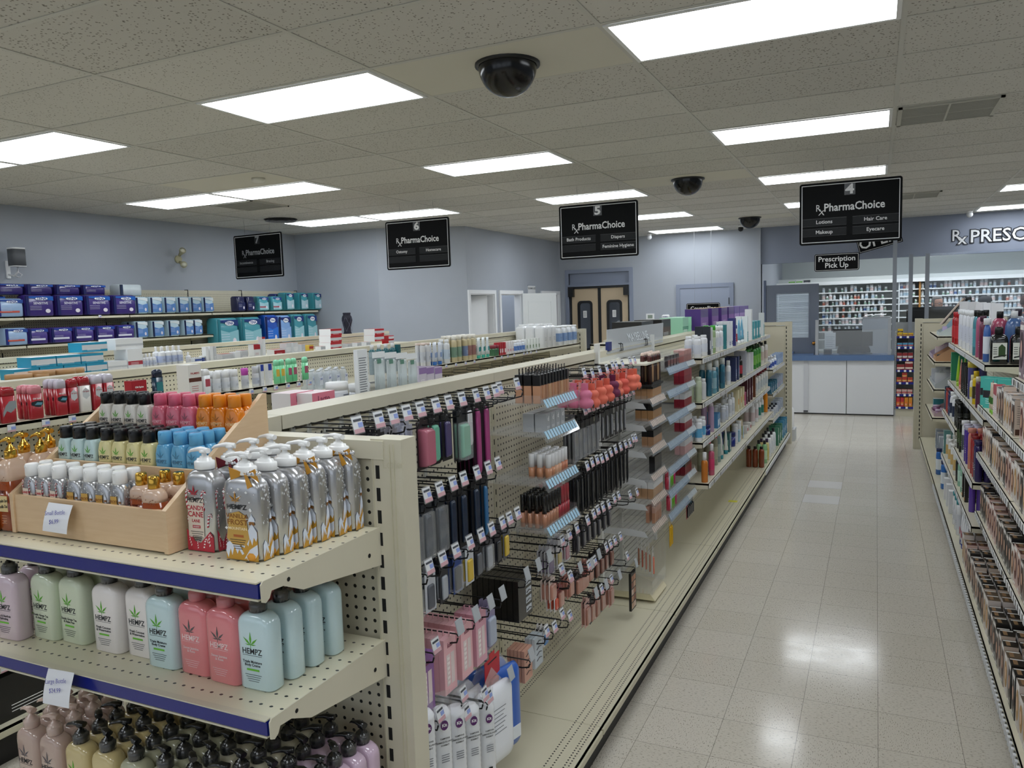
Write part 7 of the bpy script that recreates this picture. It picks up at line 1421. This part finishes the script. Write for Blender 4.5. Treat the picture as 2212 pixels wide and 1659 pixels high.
# dispensary shelving with pill bottles
DS=tag(link('dispensary_shelving',None),'white dispensary shelving full of medicine bottles across the pharmacy back','shelving'); SW=M('e6e9e8',.4)
g=B(); g.box(-1.9,4.6,13.32,13.36,.1,2.2,M('c9cecc',.6)); link('back_panel',g.mesh('back_panel'),DS)
g=B(); g.box(-1.9,4.6,12.96,13.32,2.06,2.11,SW); g.box(-1.9,4.6,12.94,12.96,2.055,2.12,SW); link('top_valance',g.mesh('top_valance'),DS)
zl=[1.905,1.765,1.655,1.53,1.405,1.285,1.15,1.0,.8]; zr=[1.925,1.79,1.655,1.53,1.405,1.28,1.1,.9]
for (x0,x1,zs) in ((-1.85,.28,zl),(.30,.62,zr),(.64,4.5,zr)):
    for z in zs: g=B(); g.box(x0,x1,13.02,13.32,z-.012,z,SW); g.box(x0,x1,13.005,13.02,z-.018,z+.004,SW); link('shelf',g.mesh('shelf'),DS)
for x in (-1.88,.28,.62,2.5,4.5): g=B(); g.box(x,x+.02 if x!=.62 else x+.03,12.98,13.32,.1,2.06,SW if x!=.62 else M('a8793f',.5)); link('divider',g.mesh('divider'),DS)
@spec
def pill(r,h,c,cc,lab):
    b=B(); b.lathe([(r,0),(r,h*.66),(r*.72,h*.76)],M(c,.35),8); b.lathe([(r*.85,h*.76),(r*.85,h)],M(cc,.35),8); b.lathe([(r+.0008,h*.15),(r+.0008,h*.55)],M(lab,.4),8,cap=False); return ('medicine_bottle',b.mesh('medicine_bottle'))
PLS=[pill(.019,.075,'e9edf0','f3f5f6','c8d6dc'),pill(.023,.09,'e6eaec','eef1f2','9fb6c4'),pill(.017,.06,'e9edef','eef2f3','7fa08c'),pill(.025,.10,'edf0f1','f2f4f4','d8c4c0'),pill(.021,.08,'dfe6ee','dfe6ee','4a6496'),pill(.018,.07,'d9b8a8','eef0f0','b86a5a')]
rn=random.Random(3); cnt=0
ZN=['top','second','third','fourth','fifth','sixth','seventh','lowest']
for (x0,x1,zs,nm) in ((-1.05,.10,zl[:7],'left bay behind plexiglass'),(.31,.60,zr[:3],'narrow bay between posts'),(.66,2.30,zr[:5],'wide bay at right')):
    for zi,z in enumerate(zs):
        x=x0+.02
        while x<x1-.02 and cnt<290:
            k=rn.choices(range(6),(5,4,3,3,1,1))[0]
            if nm=='wide bay at right' and zi==4 and x<1.3: x+=.1; continue
            spawn(PLS[k],(x,13.05+rn.uniform(0,.03),z),rn.uniform(0,6),'small white medicine bottle on the %s shelf, %s'%(ZN[zi],nm),'medicine bottle','medicine bottles, %s shelf, %s'%(ZN[zi],nm),scale=1.3); cnt+=1
            x+=rn.choice((.048,.052,.056,.06,.085)) if x1>.2 and nm!='wide bay at right' else rn.choice((.058,.066,.07,.11))
for i,x in enumerate((-1.62,-1.48,-1.34)): spawn(carton(.12,.08,.05,('dfe6dc','dfe6dc','22262c')[i],('e6ebe6','e6ebe6','2a2e34')[i],(.2,.7),('6fae4a','6fae4a','4a4e55')[i]),(x,13.1,2.115),0,'small %s box on dispensary shelf top, %s above grey door'%(('white and green','white and green','dark')[i],('left','middle','right')[i]),'box')
g=B()
for i in range(7): 
    a=rn.uniform(-.4,.4); x=-.22+i*.035; g.prism([(x-.05,11.0,1.48+.01*(i%3)),(x+.06,11.0,1.49+a*.04),(x+.07,11.08,1.50+a*.04),(x-.04,11.08,1.50)],(0,0,.004),WHITE)
tag(link('paper_stack',g.mesh('paper_stack')),'loose white papers heaped behind right end of plexiglass','papers',kind='stuff'); g=B(); g.box(-.30,.12,10.96,11.1,.0,1.47,M('c2c6ca',.5)); tag(link('filing_cabinet',g.mesh('filing_cabinet')),'pale cabinet under the loose white papers behind barrier','cabinet')
# medicine rack at the right of the counter
MR=tag(link('medicine_rack',None),'grey medicine rack with navy shelf edges right of the blue counter','shelving')
g=B(); g.box(.185,.95,10.0,10.02,.05,1.40,M('a8abac',.5)); link('back_panel',g.mesh('back_panel'),MR); g=B(); g.box(.165,.185,9.60,10.02,0,1.28,M('b8babb',.4)); slots_on(g,.175,9.60,.1,1.25,(0,-1),w=.003,h=.02,pitch=.03); link('upright',g.mesh('upright'),MR)
g=B(); g.box(.185,.95,9.60,10.0,0,.13,STEEL); link('base_deck',g.mesh('base_deck'),MR)
mz=[1.205,1.045,.865,.70,.515,.335,.145]
for i,z in enumerate(mz):
    g=B(); g.box(.187,.95,9.58,10.0,z-.012,z,M('c6c8c8',.4)); g.box(.187,.95,9.572,9.58,z-.032,z+.002,NAVY); sh=link('shelf',g.mesh('shelf'),MR); g=B(); 
    for x in (.205,.29,.36) if i%2 else (.225,.32): g.box(x,x+.03,9.569,9.572,z-.03,z,WHITE)
    link('label_strip',g.mesh('label_strip'),sh)
RX=[('d9b41c','8a2a1c','yellow cold medicine box',.045,3),('4a94b8','b83a3a','blue and red flat box',.06,3),('8a2024','c9c2be','dark red medicine box',.09,3),('8c2226','e0c8b8','dark red and white box',.08,2),('b0362c','d8a04a','red and orange box',.07,3),('c9a8a0','b83a3a','white and red box',.07,3),('c22a30','e07a2a','bright red fruit-print box',.14,4)]
for i,((c,c2,nm,h,n_),z) in enumerate(zip(RX,mz)):
    for k in range(n_):
        cc=c if not(i==6 and k>1) else 'd98a24'; w_=(.22/n_)-.008
        spawn(carton(w_,.10,h,cc,c2,(.2,.5),c2),(.195+w_/2+k*.22/n_,9.64,z),0,'%s, %s from left, %s shelf of medicine rack'%(nm if cc==c else 'orange fruit-print box',ordn(k),ZN[i] if i<6 else 'lowest'),'medicine box','boxes in the medicine rack')
        if i in (3,4) and k==1: spawn(carton(w_,.10,h,cc,c2,(.2,.5),c2),(.195+w_/2+k*.22/n_,9.64,z+h+.001),0,'%s stacked upon another, %s shelf of medicine rack'%(nm,ZN[i]),'medicine box','boxes in the medicine rack')
spawn(carton(.07,.08,.06,'d9b41c','8a2a1c',(.2,.5),'2a2420'),(.235,9.64,1.252),0,'yellow and dark box stacked above the yellow row','medicine box','boxes in the medicine rack')
# bucket of wipes on the floor behind the gondola end
g=B(); g.lathe([(.07,0),(.075,.02),(.075,.24),(.06,.27)],WHITE,18); g.lathe([(.05,.27),(.052,.33),(.03,.35)],WHITE,14); g.box(-.03,.03,-.078,-.074,.03,.2,M('7fb84a',.4)); tag(link('wipes_tub',g.mesh('wipes_tub'),None,(-1.115,7.12,.15)),'white and green wipes canister standing beyond the gondola end','canister')
g=B(); g.box(-1.25,-1.02,7.0,7.24,0,.15,M('c2c4c6',.5)); tag(link('low_stand',g.mesh('low_stand')),'low grey stand under the white and green canister','stand')
# ================= PEOPLE BEHIND THE GLASS =================
def person(x,y,hz,face,skin,shirt,hair,lb,cap=False,glasses=False,lean=0):
    """standing figure; hz = height of the head top; one skinned body surface, hair and clothes as children"""
    r=link('person',None,None,(x,y,0),face); tag(r,lb,'person'); H=hz; hs=.225
    J={'pelvis':(0,0,H*.53),'waist':(0,.01,H*.62),'chest':(0,0,H*.74),'neckb':(0,-.01,H*.815),'neck':(0,-.02,H*.85),
       'shL':(-.17,0,H*.80),'elL':(-.23,-.03,H*.63),'wrL':(-.18,-.24,H*.60),'shR':(.17,0,H*.80),'elR':(.23,-.03,H*.63),'wrR':(.18,-.24,H*.60),
       'hipL':(-.09,0,H*.50),'knL':(-.10,-.02,H*.28),'anL':(-.10,.02,.06),'toL':(-.10,-.12,.03),'hipR':(.09,0,H*.50),'knR':(.10,-.02,H*.28),'anR':(.10,.02,.06),'toR':(.10,-.12,.03)}
    rad={'pelvis':.15,'waist':.14,'chest':.155,'neckb':.075,'neck':.058,'shL':.07,'elL':.045,'wrL':.03,'shR':.07,'elR':.045,'wrR':.03,'hipL':.09,'knL':.06,'anL':.042,'toL':.035,'hipR':.09,'knR':.06,'anR':.042,'toR':.035}
    ed=[('pelvis','waist'),('waist','chest'),('chest','neckb'),('neckb','neck'),('chest','shL'),('shL','elL'),('elL','wrL'),('chest','shR'),('shR','elR'),('elR','wrR'),('pelvis','hipL'),('hipL','knL'),('knL','anL'),('anL','toL'),('pelvis','hipR'),('hipR','knR'),('knR','anR'),('anR','toR')]
    names=list(J); me=bpy.data.meshes.new('body'); 
    vs_=[J[k] for k in names]; E_=[(names.index(a),names.index(b)) for a,b in ed]; rd=[rad[k] for k in names]
    for sgn,k in ((-1,'wrL'),(1,'wrR')):      # palm, four fingers and a thumb
        w_=Vector(J[k]); pi=len(vs_); vs_.append(w_+Vector((0,-.07,-.005))); rd.append(.03); E_.append((names.index(k),pi))
        for f,(dx,l) in enumerate(((-.027,.062),(-.009,.072),(.009,.068),(.027,.052))):
            a=len(vs_); vs_.append(w_+Vector((dx,-.105,-.008))); vs_.append(w_+Vector((dx*1.1,-.105-l*.6,-.018))); vs_.append(w_+Vector((dx*1.1,-.105-l,-.04))); rd+= [.0095,.0088,.008]; E_+=[(pi,a),(a,a+1),(a+1,a+2)]
        a=len(vs_); vs_.append(w_+Vector((-sgn*.04,-.05,-.01))); vs_.append(w_+Vector((-sgn*.05,-.09,-.02))); rd+=[.012,.010]; E_+=[(names.index(k),a),(a,a+1)]
    me.from_pydata([tuple(v) for v in vs_],E_,[]); o=link('body',me,r); sk=o.modifiers.new('skin','SKIN'); sk.use_smooth_shade=True
    for i,sv in enumerate(me.skin_vertices[0].data): sv.radius=(rd[i],rd[i]*(.72 if i<3 else 1)); sv.use_root=(i==0)
    ss=o.modifiers.new('s','SUBSURF'); ss.levels=1; ss.render_levels=1; me.materials.append(M(skin,.55))
    # clothes: a slightly larger copy of trunk, arms and legs
    cm=bpy.data.meshes.new('clothing'); keep=[k for k in names if k not in('neck','toL','toR')]
    cm.from_pydata([tuple(J[k]) for k in keep],[(keep.index(a),keep.index(b)) for a,b in ed if a in keep and b in keep],[]); c=link('clothing',cm,r); sk=c.modifiers.new('skin','SKIN'); sk.use_smooth_shade=True
    for i,sv in enumerate(cm.skin_vertices[0].data): q=rad[keep[i]]+.012; sv.radius=(q,q*(.75 if i<3 else 1)); sv.use_root=(i==0)
    ss=c.modifiers.new('s','SUBSURF'); ss.levels=1; ss.render_levels=1; cm.materials.append(M(shirt,.8))
    # head
    b=B(); sm=M(skin,.55); cz=H-hs*.52; rg=[]
    for i in range(13):
        a=PI*i/12; z=-math.cos(a); k=math.sin(a)**.75 if 0<i<12 else .03; jaw=1 if z>-.1 else 1-.32*(-z-.1)
        rg.append([(.077*k*jaw*math.cos(2*PI*j/20),.095*k*(jaw*.5+.5)*math.sin(2*PI*j/20)-.01-(.012 if z<-.2 else 0),cz+hs*.52*z) for j in range(20)])
    b.loft(rg,sm); b.loft([[(s_*.011*k,-.098-.0*k-.012*(1-k)-.006*(1-abs(s_)),cz+dz) for s_ in (-1,0,1)] for k,dz in ((.4,.022),(.8,-.005),(1.2,-.030))],sm,cap=False); b.prism([(-.012,-.100,cz-.030),(.012,-.100,cz-.030),(0,-.122,cz-.026),(0,-.106,cz+.02)],(0,.004,0),sm)
    for s_ in (-1,1): b.loft([[(s_*(.074+.010*q),.0+.017*math.cos(2*PI*j/8),cz-.005+.028*math.sin(2*PI*j/8)) for j in range(8)] for q in (0,1)],sm); 
    hd=link('head',b.mesh('head'),r); b=B()
    for s_ in (-1,1): b.loft([[(s_*.030+.013*k*math.cos(2*PI*j/10),-.098-.004*(1-k),cz+.004+.006*k*math.sin(2*PI*j/10)) for j in range(10)] for k in (1,.5)],WHITE); b.box(s_*.030-.004,s_*.030+.004,-.1035,-.101,cz+.0,cz+.008,DARK); b.box(s_*.030-.017,s_*.030+.017,-.103,-.099,cz+.017,cz+.021,M(hair,.8))
    link('eyes',b.mesh('eyes'),hd); b=B(); b.box(-.022,.022,-.101,-.094,cz-.052,cz-.046,M('8a4a44',.6)); link('mouth',b.mesh('mouth'),hd)
    b=B(); rg=[]
    for i in range(8):
        a=PI*(.38+.62*i/7); z=-math.cos(a); k=math.sin(a)**.75 if i<7 else .03
        rg.append([(.083*k*math.cos(t:=2*PI*j/20),.103*k*math.sin(t)-.004+(.0 if math.sin(t)>-.4 or z>.55 else .030),cz+hs*.545*z+.002) for j in range(20)])
    b.loft(rg,M(hair,.8)); link('hair',b.mesh('hair'),r)
    if cap:
        b=B(); b.lathe([(.098,cz+.045),(.104,cz+.06),(.098,cz+.10),(.065,cz+.135),(.002,cz+.142)],M('0e0f11',.8),20,c=(0,.0)); b.loft([[(.09*math.cos(PI+PI*j/10),-.02+k*.075*math.sin(PI+PI*j/10)*1-.02*k,cz+.052-.004*k) for j in range(11)] for k in (1,1.9)],M('0e0f11',.8),cap=False); link('cap',b.mesh('cap'),r)
    if glasses:
        b=B()
        for s_ in (-1,1): b.tube([(s_*.032+.023*math.cos(2*PI*j/12),-.112,cz+.004+.016*math.sin(2*PI*j/12)) for j in range(13)],.0022,DARK,5); b.tube([(s_*.055,-.110,cz+.008),(s_*.083,.0,cz+.006)],.002,DARK,4)
        b.tube([(-.009,-.113,cz+.006),(.009,-.113,cz+.006)],.002,DARK,4); link('glasses',b.mesh('glasses'),r)
p=at(2024,641,'y',11.45); person(p.x,11.45,p.z,R(35),'b98a72','23262c','5a5450','bald-browed man with dark-rimmed glasses, head above the monitors in the pharmacy',glasses=True)
p=at(2128,645,'y',11.6); person(p.x,11.6,p.z+.02,R(150),'8a6650','1c1e22','0d0d0e','person in a black cap facing away in the dispensary, right of the glasses wearer',cap=True)
p=at(2214,640,'y',11.5); person(p.x+.02,11.5,p.z+.03,R(170),'8a5a48','3a3c42','3a2018','brown-haired person cut off by the right edge of the photo')
hr=tag(link('chair_headrest',None,None,(1.23,11.0,0)),'rounded black high-backed chair top between the two heads','chair'); g=B(); g.loft([rr(.10,.04,.03,1.35),rr(.15,.05,.04,1.50),rr(.145,.05,.05,1.60),rr(.09,.04,.04,1.69),rr(.03,.02,.02,1.71)],M('17181b',.7)); link('backrest',g.mesh('backrest'),hr); g=B(); g.box(-.03,.03,0,.03,.3,1.36,BLACK); g.box(-.25,.25,.0,.45,.60,.66,M('17181b',.7)); g.tube([(0,.2,0),(0,.2,.6)],.03,BLACK,8); g.lathe([(.25,0),(.25,.02),(.03,.06)],BLACK,16,c=(0,.2)); link('seat_and_base',g.mesh('seat_and_base'),hr)
# ================= THINGS LOW BEHIND THE NEAR END UNIT =================
gl='boxes on low shelf of the second gondola'
NB=M('0e2a52',.4); g=B(); g.box(-.09,.09,-.05,.05,0,.235,NB,{'l':M('0a1c38',.4)}); g.box(-.07,-.01,-.0506,-.05,.20,.215,M('b9c93a',.4)); 
for i in range(4): g.box(-.07,.01-.01*i,-.0506,-.05,.175-.02*i,.182-.02*i,M('c8d2e0',.5))
g.prism([(.03,-.0505,.21),(.058,-.0505,.20),(.066,-.0505,.10),(.05,-.0505,.03),(.038,-.0505,.11),(.02,-.0505,.19)],(0,-.0004,0),M('4f86b8',.3)); NBX=('trimmer_box',g.mesh('trimmer_box'))
# low goods seen through the gap left of the near end unit
def gap(u,v,z,sp,lb,cat,x=-3.44,rz=PI/2): 
    y=ysolve(u,x,z); return spawn(sp,(x,y,z),rz,lb,cat,gl)
gap(140,1500,.17,NBX,'tall navy trimmer box with yellow flash, low behind the end unit','box'); gap(222,1480,.17,carton(.12,.08,.13,'1f4f9c','173c7c',(.3,.5),'7fa8d8'),'bright blue carton right of the navy trimmer box','carton'); gap(35,1500,.17,carton(.26,.2,.19,'08090a','0c0d0e'),'large black box at lower left frame edge','box'); 
# lighter replaced floor tiles and the small yellow tab on the bare deck
g=B()
for u,v in ((1778,1043),(1770,1074)):
    p=at(u,v,'z',0); T=.3048; a=(math.floor((p.x+.0693)/T))*T-.0693; c=math.floor((p.y-.799)/T)*T+.799
    g.box(a+.002,a+T-.002,c+.002,c+T-.002,0,.0008,M('d9d6d2',.18))
struct('trim_10',g)
p=at(1583,1083,'z',.17); g=B(); g.box(-.035,.035,-.03,.03,0,.001,M('d9d23a',.5)); tag(link('yellow_tab',g.mesh('yellow_tab'),None,(p.x,p.y,.1705)),'small yellow paper tab stuck on the bare base deck','tab')
# hooks with white cards under the bath bottles of the second gondola
for i in range(12):
    y=1.95+.27*i; hook(y,1.27,x0=-3.724,L_=.30,tag_=False,row='under bath bottles, second gondola',n=i)
    if i%4!=3: hangs(hang(.05,.07,.004,'17181a','dfdfe2',.5,.7),y,1.236,2,'small white and black card, %s set'%ordn(i),'under bath bottles',x0=-3.47,dx=.03)
for i in range(5): hangs(hang(.14,.16,.012,'2a2c34','b9bec6',.6,.8,clearw=True),4.45+.2*i,1.25,1,'silver and black pouch, %s from near end'%ordn(i),'under white jugs',x0=-3.40)
